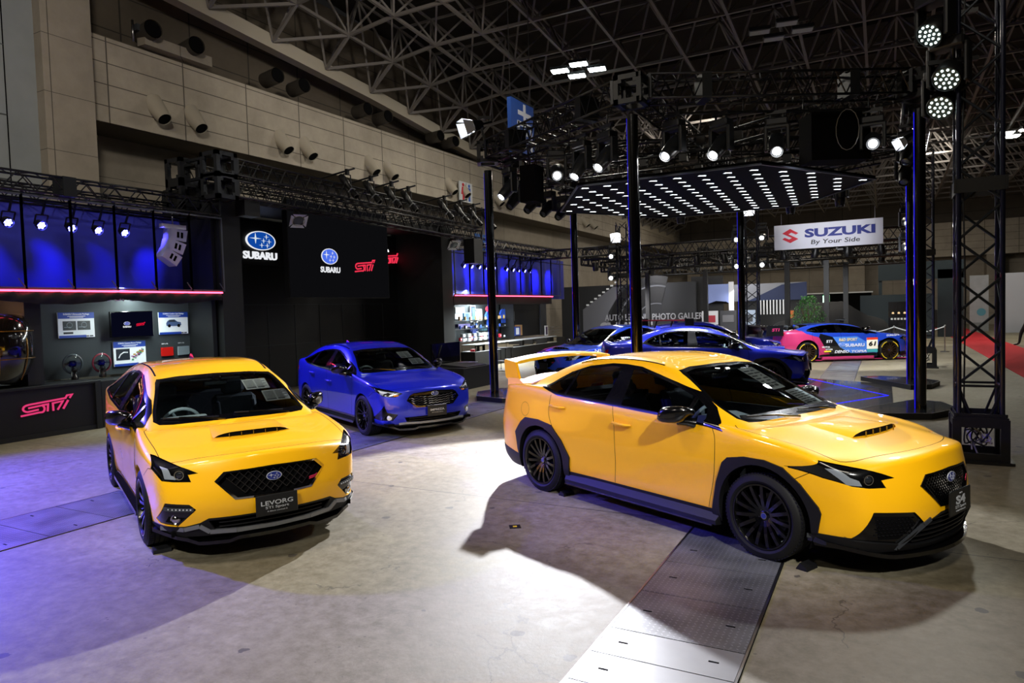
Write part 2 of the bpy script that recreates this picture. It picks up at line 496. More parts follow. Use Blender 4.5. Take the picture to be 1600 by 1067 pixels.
    def extract(s, names, mats, obname, parent, disp=None, walls=None, wall_mat=None, wall_disp=None, mirror='merge', flat=False, filt=None):
        """names: tags; mats: {tag: material}; disp(p, n) -> new point; walls: neighbour tags (None = all) where a wall joins back"""
        ids = {s.tid(t): t for t in names}
        faces = [f for f in s.bm.faces if f[s.tg] in ids and (filt is None or filt(f.calc_center_median()))]
        if not faces: return None
        fs = set(faces); vi = {}; P = []; N = []; Q = []
        def vid(v):
            if v.index_ not in vi if False else v not in vi:
                vi[v] = len(P); n = s.surf.normal(v.co); P.append(v.co.copy()); N.append(n)
                Q.append(Vector(disp(v.co, n)) if disp else v.co.copy())
            return vi[v]
        F = []; FN = []; FM = []
        ml = list(dict.fromkeys(mats[t] for t in names))
        if wall_mat and wall_mat not in ml: ml.append(wall_mat)
        for f in faces:
            ix = [vid(v) for v in f.verts]; F.append(ix); FN.append(None if flat else [N[i] for i in ix]); FM.append(ml.index(mats[ids[f[s.tg]]]))
        PV = list(Q)
        if walls is not None:
            wid = None if walls == 'all' else {s.tid(t) if t else -1 for t in walls}
            base = {}
            for f in faces:
                for l in f.loops:
                    e = l.edge; oth = [g for g in e.link_faces if g is not f]
                    if oth and oth[0] in fs: continue
                    if all(abs(v.co.y) < 1e-4 for v in e.verts): continue
                    k = oth[0][s.tg] if oth else -1
                    if wid is not None and k not in wid: continue
                    a = vid(l.vert); b = vid(l.link_loop_next.vert)
                    q = []
                    for i in (a, b):
                        if i not in base:
                            base[i] = len(PV); PV.append(Vector(wall_disp(P[i], N[i])) if wall_disp else P[i])
                        q.append(base[i])
                    F.append([b, a, q[0], q[1]]); FN.append(None); FM.append(ml.index(wall_mat) if wall_mat else 0)
        # mirrored side
        out = []
        def make(PVv, Ff, nm):
            me = bpy.data.meshes.new(nm); me.from_pydata([tuple(p) for p in PVv], [], [tuple(f[0]) for f in Ff])
            for m in ml: me.materials.append(m)
            me.polygons.foreach_set('material_index', [f[2] for f in Ff]); me.polygons.foreach_set('use_smooth', [True] * len(Ff))
            me.update()
            ln = []
            for p, f in zip(me.polygons, Ff):
                if f[1] is None: ln += [p.normal.copy()] * len(f[0])
                else: ln += f[1]
            me.normals_split_custom_set([tuple(n) for n in ln])
            o = bpy.data.objects.new(nm, me); COL.objects.link(o); o.parent = parent; return o
        R = [(f, n, m) for f, n, m in zip(F, FN, FM)]
        fl = lambda p: Vector((p[0], -p[1], p[2]))
        nV = len(PV)
        L = [([i for i in f[::-1]], None if n is None else [fl(k) for k in n[::-1]], m) for f, n, m in R]
        if mirror == 'merge':
            L2 = [([i + nV for i in f], n, m) for f, n, m in L]
            return [make(PV + [fl(p) for p in PV], R + L2, obname)]
        if mirror == 'none': return [make(PV, R, obname)]
        return [make(PV, R, obname), make([fl(p) for p in PV], L, obname)]
def along(n_off): return lambda p, n: p + n * n_off
def shift(dx=0, dy=0, dz=0): return lambda p, n: p + Vector((dx, dy, dz))

# ---------------------------------------------------------------- wheels, mirrors, cabins, badges
def make_wheel(R=.327, w=.235, rim=.235, kind='multi', m_rim=None, parent=None, face=-1, yellow_mark=False):
    """wheel centred on its hub, outer face towards -y; parts under one child of the car"""
    m_rim = m_rim or M_RIM
    hw = w / 2
    t = MB()
    prof = [(rim + .008, -hw + .012), (rim + .02, -hw - .001), (R - .055, -hw - .008), (R - .02, -hw + .004), (R - .004, -hw + .022)]
    for gy in (-.062, -.024, .014, .052):
        prof += [(R, gy), (R, gy + .004), (R - .009, gy + .006), (R - .009, gy + .012), (R, gy + .014)]
    prof += [(R - .004, hw - .022), (R - .02, hw - .004), (R - .055, hw), (rim + .01, hw - .005)]
    t.lathe(prof, M_RUB, 56, axis='Y')
    for k in range(72):      # shoulder blocks of the tread
        a = 2 * PI * k / 72; c, s_ = math.cos(a), math.sin(a)
        M = Matrix(((c, 0, -s_, 0), (0, 1, 0, 0), (s_, 0, c, 0), (0, 0, 0, 1)))
        t.box((R - .005, -hw + .034, 0), (.013, .034, .02), M_RUB, M=M)
    tyre = t.build('tyre', parent)
    if yellow_mark:
        ym = MB()
        for a0 in (20, 110, 200, 290):
            a = [math.radians(a0 + 50 * i / 10) for i in range(11)]
            vs = [(r * math.cos(x), -hw - .0095, r * math.sin(x)) for x in a for r in (R - .052, R - .03)]
            ym.add(vs, [(2 * i, 2 * i + 1, 2 * i + 3, 2 * i + 2) for i in range(10)], emat_free('tyre_yellow', '#e0c010'))
        ym.build('sidewall_marking', parent)
    r = MB(); ro = -hw + .004
    r.lathe([(rim + .012, ro), (rim + .012, ro - .008), (rim, ro - .008), (rim - .006, ro + .006), (rim - .02, ro + .05), (rim - .03, hw - .01), (rim + .012, hw - .005)], m_rim, 48, axis='Y')
    def spoke(a, r0, r1, w0, w1, y0, y1, th=.03, skew=0.):
        c, s_ = math.cos(a), math.sin(a)
        M = Matrix(((c, 0, -s_, 0), (0, 1, 0, 0), (s_, 0, c, 0), (0, 0, 0, 1)))
        n = 5; vs = []
        for i in range(n):
            f = i / (n - 1); rr = r0 + (r1 - r0) * f; ww = (w0 + (w1 - w0) * f) / 2
            yy = y0 + (y1 - y0) * f - .012 * math.sin(f * PI); z = skew * f
            vs += [(rr, yy, z - ww * .7), (rr, yy, z + ww * .7), (rr, yy + th, z + ww), (rr, yy + th, z - ww)]
        fs = [(0, 3, 2, 1), ((n - 1) * 4, (n - 1) * 4 + 1, (n - 1) * 4 + 2, (n - 1) * 4 + 3)]
        for i in range(n - 1):
            for k in range(4): fs.append((i * 4 + k, i * 4 + (k + 1) % 4, (i + 1) * 4 + (k + 1) % 4, (i + 1) * 4 + k))
        r.add(vs, fs, m_rim, False, M)
    if kind == 'multi':
        for k in range(5):
            a = math.radians(72 * k + 18)
            for da, sk in ((-24, 0), (0, 0), (24, 0)):
                spoke(a + math.radians(da), .03, rim - .006, .040, .036, -.068, ro + .006)
    elif kind == 'twin':
        for k in range(5):
            a = math.radians(72 * k + 18)
            for sg in (-1, 1): spoke(a + math.radians(sg * 9), .03, rim - .006, .04, .03, -.07, ro + .006, skew=sg * .014)
            spoke(a + math.radians(36), .03, rim - .006, .016, .012, -.05, ro + .012)
    elif kind == 'five':
        for k in range(5):
            a = math.radians(72 * k + 18)
            for sg in (-1, 1): spoke(a + math.radians(sg * 12), .04, rim - .006, .026, .02, -.06, ro + .006)
            spoke(a, .03, .12, .07, .05, -.066, -.072)
    else:
        for k in range(10): spoke(math.radians(36 * k + 18), .04, rim - .004, .03, .034, -.03, ro + .004)
    r.lathe([(0, -.078), (.03, -.078), (.04, -.07), (.055, -.062), (.07, -.03), (.07, .02)], m_rim, 24, axis='Y')
    c = r; c.cyl((0, -.081, 0), (0, -.076, 0), .024, M_CHR, 20); c.cyl((0, -.0825, 0), (0, -.078, 0), .021, mat('badge_blue', '#1b2f8a', .3, .4, coat=1), 20)
    for k in range(5):
        a = math.radians(72 * k + 54); r.cyl((.052 * math.cos(a), -.074, .052 * math.sin(a)), (.052 * math.cos(a), -.05, .052 * math.sin(a)), .009, M_STL, 6)
    r.build('alloy_wheel', parent)
    d = MB(); d.lathe([(.06, .0), (.158, .0), (.158, .022), (.06, .022)], M_STL, 40, axis='Y', close=True); d.lathe([(.0, -.03), (.07, -.03), (.075, 0), (.075, .03)], mat('hub_grey', '#4a4a4c', .6, .5), 24, axis='Y')
    d.build('brake_disc', parent)
    cp = MB(); vs = []
    for i in range(8):
        a = math.radians(145 + 62 * i / 7)
        for rr, yy in ((.105, -.035), (.17, -.035), (.17, .045), (.105, .045)): vs.append((rr * math.cos(a), yy, rr * math.sin(a)))
    cp.add(vs, [(i * 4 + k, i * 4 + (k + 1) % 4, i * 4 + 4 + (k + 1) % 4, i * 4 + 4 + k) for i in range(7) for k in range(4)] + [(0, 1, 2, 3), (31, 30, 29, 28)], M_GRY)
    cp.build('brake_caliper', parent)
def emat_free(n, c): return mat(n, c, .6)
def star4(cx, cz, w, h, k=.17):
    p = []
    for i in range(8):
        a = math.radians(90 + 45 * i); r = 1 if i % 2 == 0 else k
        p.append((cx + w * r * math.cos(a), cz + h * r * math.sin(a)))
    return p
def star_badge(name, w, h, parent=None, blue=None, ring=None, star=None, th=.006, M=None):
    """oval badge of six stars in the local XZ plane facing -Y"""
    blue = blue or mat('badge_blue', '#1b2f8a', .3, .4, coat=1); ring = ring or M_BADGE; star = star or M_BADGE
    b = MB(); n = 40; el = lambda s: [(w / 2 * s * math.cos(2 * PI * i / n), h / 2 * s * math.sin(2 * PI * i / n)) for i in range(n)]
    b.prism(el(1), -th, 0, ring, 'Y', M); b.prism(el(.91), -th * 1.25, 0, blue, 'Y', M)
    b.prism(star4(-.2 * w, .1 * h, .2 * w, .27 * h), -th * 1.7, -th, star, 'Y', M)
    for x, z in ((.17, .22), (.07, .0), (.26, -.02), (-.0, -.24), (.19, -.24)):
        b.prism(star4(x * w, z * h, .09 * w, .13 * h), -th * 1.7, -th, star, 'Y', M)
    return b.build(name, parent, fix=False)
def sti_mark(name, w, h, m, parent=None, th=.01, M=None):
    """italic three letter mark in local XZ, facing -Y: built of bars"""
    b = MB()
    def bar(pts, t):
        P = [Vector((x * w - w / 2, z * h - h / 2)) for x, z in pts]; n = len(P); L = []; R_ = []
        for i in range(n):
            d0 = (P[i] - P[i - 1]).normalized() if i else None; d1 = (P[i + 1] - P[i]).normalized() if i < n - 1 else None
            d = d0 if d1 is None else d1 if d0 is None else (d0 + d1).normalized()
            nn = Vector((-d.y, d.x)); kk = 1. if d0 is None or d1 is None else 1 / max(.5, nn.dot(Vector((-d0.y, d0.x))))
            L.append(P[i] + nn * t / 2 * kk); R_.append(P[i] - nn * t / 2 * kk)
        for i in range(n - 1):
            b.prism([tuple(L[i]), tuple(L[i + 1]), tuple(R_[i + 1]), tuple(R_[i])], -th, 0, m, 'Y', M)
    T = h * .085 + w * .006
    arcp = lambda cx, cz, rx, rz, a0, a1, n=8: [(cx + rx * math.cos(math.radians(a0 + (a1 - a0) * i / n)), cz + rz * math.sin(math.radians(a0 + (a1 - a0) * i / n))) for i in range(n + 1)]
    bar([(.845, .80), (.17, .655)] + arcp(.15, .44, .095, .20, 100, 262) + [(.335, .305)], T)
    bar([(.845, .76), (.885, .955), (.985, .975), (.935, .78)], T)
    bar([(.15, .455), (.38, .525), (.42, .53)] + arcp(.39, .32, .055, .20, 70, -80) + [(.34, .13), (.01, .045)], T)
    bar([(.40, .54), (.515, .56), (.50, .13)], T)
    bar([(.61, .12), (.605, .58), (.80, .64), (.69, .15)], T)
    bar([(.905, .66), (.80, .17)], T * 1.1)
    return b.build(name, parent, fix=False)
def front_M(x, y, z, rz=0., tilt=0.):
    """local XZ sign facing -Y -> placed facing +x of the car"""
    return Matrix.Translation((x, y, z)) @ Matrix.Rotation(rz, 4, 'Z') @ Matrix.Rotation(PI / 2, 4, 'Z') @ Matrix.Rotation(tilt, 4, 'X')
def make_mirror(parent, c, m_shell, sx=.15, sy=.115, sz=.085, foot=None, side=-1):
    b = MB(); n = 20; vs = []; k = 10
    for i in range(k + 1):
        t = PI * i / k
        for j in range(n):
            a = 2 * PI * j / n; ca, sa = math.cos(a), math.sin(a)
            e = lambda v, p: math.copysign(abs(v) ** p, v)
            x = sx * e(math.cos(t), .75); rr = e(math.sin(t), .8)
            vs.append((c[0] + x + .03 * math.sin(a) , side * (abs(c[1]) + sy * rr * e(ca, .75) - .05 * (x / sx)), c[2] + sz * rr * e(sa, .8) * (1 + .2 * ca)))
    fs = [(i * n + j, i * n + (j + 1) % n, (i + 1) * n + (j + 1) % n, (i + 1) * n + j) for i in range(k) for j in range(n)]
    b.add(vs, fs, m_shell, True)
    f = foot
    b.tube([(f[0] + .03, side * abs(f[1]), f[2]), (f[0] - .01, side * (abs(f[1]) + .06), f[2] + .015), (c[0] + .02, side * abs(c[1]), c[2] - sz * .8)], .03, m_shell, 10, rs=[.045, .035, .03])
    o = b.build('door_mirror', parent)
    g = MB(); g.prism([(side * (abs(c[1]) + sy * .75 * math.cos(2 * PI * i / 20)), c[2] + sz * .8 * math.sin(2 * PI * i / 20)) for i in range(20)], c[0] - sx * .93, c[0] - sx * .9, M_CHR, 'X')
    g.build('mirror_glass', o)
    return o
def make_seat(parent, x, y, m, rear=False, w=.5):
    b = MB()
    b.box((x, y, .42), (.5, w, .16), m, bev=.04)
    M = Matrix.Translation((x - .24, y, .46)) @ Matrix.Rotation(-.3, 4, 'Y')
    b.box((0, 0, .3), (.14, w, .62), m, M=M, bev=.05)
    if not rear:
        b.box((.04, w / 2 - .05, .28), (.1, .08, .5), m, M=M, bev=.03); b.box((.04, -w / 2 + .05, .28), (.1, .08, .5), m, M=M, bev=.03)
        b.box((0, 0, .70), (.1, .26, .18), m, M=M, bev=.04)
    else:
        for dy in (-w / 3, w / 3): b.box((0, dy, .68), (.09, .24, .15), m, M=M, bev=.04)
    return b.build('rear_bench' if rear else 'front_seat', parent)
def make_cabin(parent, sp, rhd=True):
    cx = sp.get('cabin_dx', 0)
    b = MB(); yb = .70
    b.prism([(1.07 + cx, .5), (1.07 + cx, .955), (.84 + cx, .975), (.62 + cx, .90), (.50 + cx, .80), (.55 + cx, .5)], -yb, yb, M_DASH, 'Y')
    s = -1 if rhd else 1
    b.prism([(.84 + cx, .94), (.60 + cx, .98), (.50 + cx, .97), (.48 + cx, .9), (.6 + cx, .85)], s * .37 - .2, s * .37 + .2, M_DASH, 'Y')
    b.box((.55 + cx, 0, .70), (.12, .3, .4), M_BLK, bev=.03)
    b.build('dashboard', parent)
    f = MB(); f.box((-.3 + cx, 0, .24), (2.5, 1.42, .04), M_DRK); f.box((-.05 + cx, 0, .42), (1.1, .22, .3), M_INT, bev=.03)
    for sy in (-1, 1): f.box((-.2 + cx, sy * .745, .57), (2.3, .03, .66), M_INT)
    f.box((1.0 + cx, 0, .6), (.03, 1.44, .66), M_DRK); f.box((sp.get('cabin_back', -1.4), 0, .6), (.04, 1.44, .7), M_DRK)
    f.box((sp.get('cabin_back', -1.4) - .2, 0, .95), (.5, 1.2, .03), M_INT)
    f.build('cabin_floor', parent)
    for y in (-.37, .37): make_seat(parent, -.15 + cx, y, M_SEAT)
    make_seat(parent, -.98 + cx, 0, M_SEAT, True, 1.2)
    w = MB(); M = Matrix.Translation((.40 + cx, s * .37, .87)) @ Matrix.Rotation(-PI / 2 + .42, 4, 'Y')
    w.tube([M @ Vector((.185 * math.cos(2 * PI * i / 28), .185 * math.sin(2 * PI * i / 28), 0)) for i in range(28)], .016, M_DASH, 8, closed=True)
    w.box((0, 0, -.01), (.13, .12, .05), M_BLK, M=M, bev=.02)
    for a in (0, 120, 240):
        a = math.radians(a + 90); w.bar(M @ Vector((.04 * math.cos(a), .04 * math.sin(a), 0)), M @ Vector((.18 * math.cos(a), .18 * math.sin(a), 0)), .03, M_DASH, .012)
    w.bar(M @ Vector((0, 0, 0)), M @ Vector((0, 0, .0)) + Vector((.25, 0, -.1)), .06, M_DRK)
    w.build('steering_wheel', parent)
    r = MB(); rx, rz_ = sp.get('rvm', (.28, 1.28)); r.box((rx, 0, rz_), (.03, .24, .06), M_BLK, bev=.015); r.box((rx + .05, 0, rz_ + .05), (.1, .09, .05), M_BLK, bev=.015)
    r.box((rx - .04, .0, rz_ + .045), (.12, .5, .02), M_INT, bev=.005)
    r.build('rear_view_mirror', parent)

# ================================================================ the cars
# station: (belt/fender edge), (outer hood | mid glass), (hood | roof rail), (centre x, z), dome power
SEDAN = dict(
    corner=(.80, .80), fedge=(2.205, .842, .10), redge=(-2.24, 1.085, .12), cowl=5, fcurve=.45, rcurve=.30,
    W=[(1.93, .80), (1.78, .868), (1.6, .897), (1.34, .907), (1.12, .900), (.95, .890), (.7, .886), (-.5, .886), (-.85, .895), (-1.15, .908), (-1.4, .912), (-1.65, .903), (-1.88, .875), (-2.03, .82)],
    rows=[(.20, -.055, 2.25, -2.26), (.30, -.02, 2.285, -2.32), (.45, -.012, 2.30, -2.345), (.62, 0, 2.28, -2.345), (.745, 0, 2.255, -2.33)],
    st=[((1.90, .80, .775),),
        ((1.78, .858, .822), (1.84, .69, .842), (1.91, .50, .862), (1.99, .868)),
        ((1.60, .872, .868), (1.64, .71, .884), (1.68, .50, .905), (1.76, .912)),
        ((1.34, .878, .900), (1.38, .73, .918), (1.42, .50, .938), (1.48, .945)),
        ((1.14, .872, .920), (1.20, .75, .941), (1.27, .56, .957), (1.38, .960)),
        ((.97, .862, .935), (1.06, .775, .957), (1.12, .69, .972), (1.19, .980), 2.),
        ((.72, .862, .955), (.72, .80, 1.02), (.76, .672, 1.105), (.84, 1.13), 2.),
        ((.42, .862, .975), (.42, .765, 1.125), (.47, .63, 1.255), (.53, 1.275), 2.),
        ((.10, .862, .992), (.12, .725, 1.205), (.205, .592, 1.362), (.24, 1.382), 2.),
        ((-.16, .862, 1.002), (-.15, .71, 1.235), (-.13, .572, 1.415), (-.10, 1.452), 2.4),
        ((-.5, .862, 1.012), (-.5, .705, 1.245), (-.5, .565, 1.425), (-.5, 1.463), 2.4),
        ((-.85, .862, 1.024), (-.85, .705, 1.23), (-.87, .555, 1.395), (-.86, 1.438), 2.4),
        ((-1.15, .862, 1.042), (-1.16, .72, 1.175), (-1.2, .545, 1.322), (-1.2, 1.365), 2.4),
        ((-1.4, .862, 1.06), (-1.42, .735, 1.125), (-1.5, .55, 1.222), (-1.53, 1.255), 2.2),
        ((-1.65, .852, 1.065), (-1.68, .74, 1.09), (-1.76, .57, 1.135), (-1.83, 1.135), 2.),
        ((-1.86, .835, 1.055), (-1.9, .70, 1.08), (-1.95, .52, 1.10), (-2.03, 1.11), 2.),
        ((-2.03, .80, 1.01),)],
    win_cf=dict(), cabin_back=-1.3, rvm=(.30, 1.27),
    ws_poly=[(0, .988), (.30, .986), (.55, .981), (.665, .985), (.70, 1.01), (.675, 1.09), (.62, 1.22), (.575, 1.325), (.55, 1.355), (.35, 1.372), (0, 1.38)],
    rw=[(0, 1.17), (.48, 1.165), (.53, 1.19), (.47, 1.36), (.3, 1.39), (0, 1.40)],
    trim=[(.985, .925), (.84, .946), (.35, .985), (-.17, 1.010), (-.6, 1.028), (-1.05, 1.045), (-1.34, 1.115), (-1.22, 1.20), (-1.08, 1.27), (-.82, 1.345), (-.5, 1.385), (-.3, 1.385), (-.1, 1.37), (.13, 1.318), (.36, 1.26), (.60, 1.19), (.80, 1.08)],
    glass=[[(.80, .965), (.62, .985), (.62, 1.14), (.74, 1.07)], [(.585, .985), (.2, 1.015), (-.14, 1.03), (-.19, 1.345), (-.08, 1.345), (.13, 1.295), (.36, 1.235), (.585, 1.155)],
           [(-.36, 1.045), (-.92, 1.065), (-.94, 1.29), (-.80, 1.325), (-.5, 1.36), (-.34, 1.36)], [(-.955, 1.065), (-1.05, 1.07), (-1.27, 1.12), (-1.2, 1.175), (-1.06, 1.25), (-.975, 1.28)]],
    door_f=[(.885, .937), (.915, .85), (.91, .6), (.835, .29)], door_m=[(-.245, 1.02), (-.222, .86), (-.222, .5), (-.245, .29)], door_r=[(-.87, .29), (-1.00, .52), (-1.10, .70), (-1.17, .85), (-1.15, 1.045)],
    sill=.285, handles=[(-.12, .862), (-1.03, .937)], fuel=(-1.585, .86),
    headlamp=[(.862, .822), (.80, .802), (.70, .772), (.62, .742), (.553, .712), (.64, .700), (.618, .648), (.72, .650), (.80, .662), (.862, .70), (.905, .745)],
    drl=[(.862, .77), (.825, .775), (.80, .72), (.765, .70), (.755, .664), (.815, .668)], proj=(.715, .705, .03),
    grille=[(0, .722), (.305, .712), (.372, .640), (.20, .478), (0, .470)],
    intake=[(.715, .488), (.446, .472), (.362, .388), (.53, .247), (.79, .285), (.79, .30)], intake_in=[(.70, .455), (.47, .44), (.41, .385), (.53, .285), (.66, .29)],
    lower=[(0, .435), (.20, .42), (.352, .392), (.50, .245), (.42, .232), (0, .225)], frame=[(0, .45), (.19, .44), (.364, .385), (.53, .252), (.79, .300), (.95, .300), (.95, .15), (0, .15)],
    arch=(1.3375, .335, .385), arch2=(-1.3375, .335, .372), hoodline=[(2.142, 0), (2.125, .2), (2.07, .4), (1.985, .6), (1.93, .71), (1.84, .78), (1.6, .80), (1.3, .808), (1.10, .80), (1.03, .77)],
    plate=(2.335, .492), plate_w=.33, hoodback=[(1.05, .74), (1.10, .60), (1.17, 0)], emblem=(2.245, .655), sti=(2.2, .30, .60),
)
WRX = dict(SEDAN)
def merge(a, **k): d = dict(a); d.update(k); return d
WAGON = merge(SEDAN, mir_y=.945, mir_w=.088,
    fedge=(2.175, .820, .09), redge=(-2.28, .98, .1), rcurve=.28,
    W=[(1.93, .80), (1.78, .850), (1.6, .878), (1.34, .888), (1.12, .882), (.95, .872), (.7, .868), (-.5, .868), (-.85, .875), (-1.15, .888), (-1.4, .892), (-1.65, .885), (-1.88, .865), (-2.08, .80)],
    rows=[(.20, -.055, 2.215, -2.30), (.30, -.02, 2.235, -2.36), (.45, -.012, 2.265, -2.385), (.62, 0, 2.245, -2.385), (.735, 0, 2.225, -2.35)],
    st=[((1.89, .80, .765),),
        ((1.78, .84, .805), (1.84, .68, .822), (1.91, .50, .835), (1.99, .842)),
        ((1.60, .855, .850), (1.64, .70, .864), (1.68, .50, .876), (1.76, .885)),
        ((1.34, .860, .888), (1.38, .72, .902), (1.42, .50, .915), (1.48, .928)),
        ((1.12, .855, .915), (1.16, .74, .930), (1.22, .56, .945), (1.30, .955)),
        ((.93, .845, .930), (.98, .765, .948), (1.03, .69, .962), (1.10, .972), 2.),
        ((.70, .845, .948), (.68, .79, 1.02), (.71, .672, 1.105), (.78, 1.13), 2.),
        ((.42, .845, .965), (.40, .76, 1.12), (.43, .635, 1.25), (.49, 1.27), 2.),
        ((.08, .845, .985), (.06, .725, 1.20), (.13, .60, 1.350), (.155, 1.372), 2.),
        ((-.20, .845, .998), (-.2, .71, 1.25), (-.18, .582, 1.425), (-.16, 1.462), 2.4),
        ((-.55, .845, 1.012), (-.55, .705, 1.27), (-.55, .575, 1.445), (-.55, 1.486), 2.4),
        ((-.95, .845, 1.028), (-.95, .705, 1.265), (-.95, .57, 1.44), (-.95, 1.482), 2.4),
        ((-1.35, .845, 1.045), (-1.35, .71, 1.245), (-1.35, .56, 1.42), (-1.35, 1.462), 2.4),
        ((-1.70, .84, 1.06), (-1.70, .72, 1.215), (-1.70, .55, 1.385), (-1.70, 1.43), 2.4),
        ((-1.97, .83, 1.06), (-1.97, .73, 1.17), (-1.95, .545, 1.34), (-1.98, 1.385), 2.4),
        ((-2.05, .81, 1.02), (-2.1, .73, 1.08), (-2.14, .56, 1.15), (-2.17, 1.17), 2.2),
        ((-2.08, .80, .93),)],
    cabin_back=-2.0, rvm=(.22, 1.26), cabin_dx=-.06,
    ws_poly=[(0, .975), (.30, .973), (.55, .970), (.66, .975), (.70, 1.0), (.68, 1.08), (.625, 1.21), (.585, 1.31), (.56, 1.340), (.35, 1.356), (0, 1.364)],
    rw=[(0, 1.12), (.50, 1.115), (.55, 1.14), (.50, 1.31), (.3, 1.33), (0, 1.34)],
    trim=[(.97, .92), (.84, .938), (.35, .975), (-.17, 1.003), (-.6, 1.02), (-1.2, 1.045), (-1.72, 1.10), (-1.80, 1.14), (-1.66, 1.24), (-1.35, 1.325), (-.95, 1.38), (-.5, 1.40), (-.3, 1.392), (-.1, 1.37), (.10, 1.315), (.33, 1.25), (.58, 1.17), (.78, 1.065)],
    glass=[[(.80, .955), (.62, .975), (.62, 1.12), (.74, 1.05)], [(.585, .975), (.2, 1.005), (-.14, 1.022), (-.19, 1.355), (-.08, 1.34), (.10, 1.288), (.33, 1.225), (.585, 1.135)],
           [(-.36, 1.035), (-1.04, 1.062), (-1.10, 1.335), (-.9, 1.36), (-.5, 1.375), (-.34, 1.372)], [(-1.10, 1.065), (-1.62, 1.112), (-1.74, 1.142), (-1.62, 1.225), (-1.35, 1.30), (-1.16, 1.325)]],
    door_r=[(-.90, .29), (-1.00, .52), (-1.08, .70), (-1.16, .85), (-1.16, 1.045)],
    headlamp=[(.835, .842), (.808, .835), (.74, .800), (.675, .770), (.62, .745), (.553, .710), (.622, .700), (.605, .643), (.72, .648), (.797, .657), (.85, .745)],
    drl=[(.80, .775), (.755, .76), (.74, .70), (.715, .69), (.70, .665), (.785, .672)], proj=(.68, .70, .032),
    grille=[(0, .715), (.378, .706), (.448, .637), (.312, .480), (0, .474)],
    intake=[(.785, .482), (.628, .467), (.584, .423), (.709, .286), (.811, .30), (.83, .33)], intake_in=[(.76, .37), (.65, .355), (.70, .31), (.78, .32)],
    lower=[(0, .335), (.50, .326), (.45, .238), (0, .232)], frame=[(0, .345), (.50, .345), (.56, .31), (.66, .285), (.822, .29), (.95, .29), (.95, .15), (0, .15)],
    arch=(1.335, .335, .362), arch2=(-1.335, .335, .362), hoodline=[(2.135, 0), (2.12, .2), (2.065, .4), (1.985, .6), (1.93, .71), (1.86, .775), (1.6, .79), (1.3, .80), (1.06, .795), (.97, .76)],
    hoodback=[(.97, .74), (1.02, .60), (1.10, 0)], plate=(2.30, .402), emblem=(2.232, .628), sti=(2.19, .335, .565), handles=[(-.12, .845), (-1.03, .90)],
)
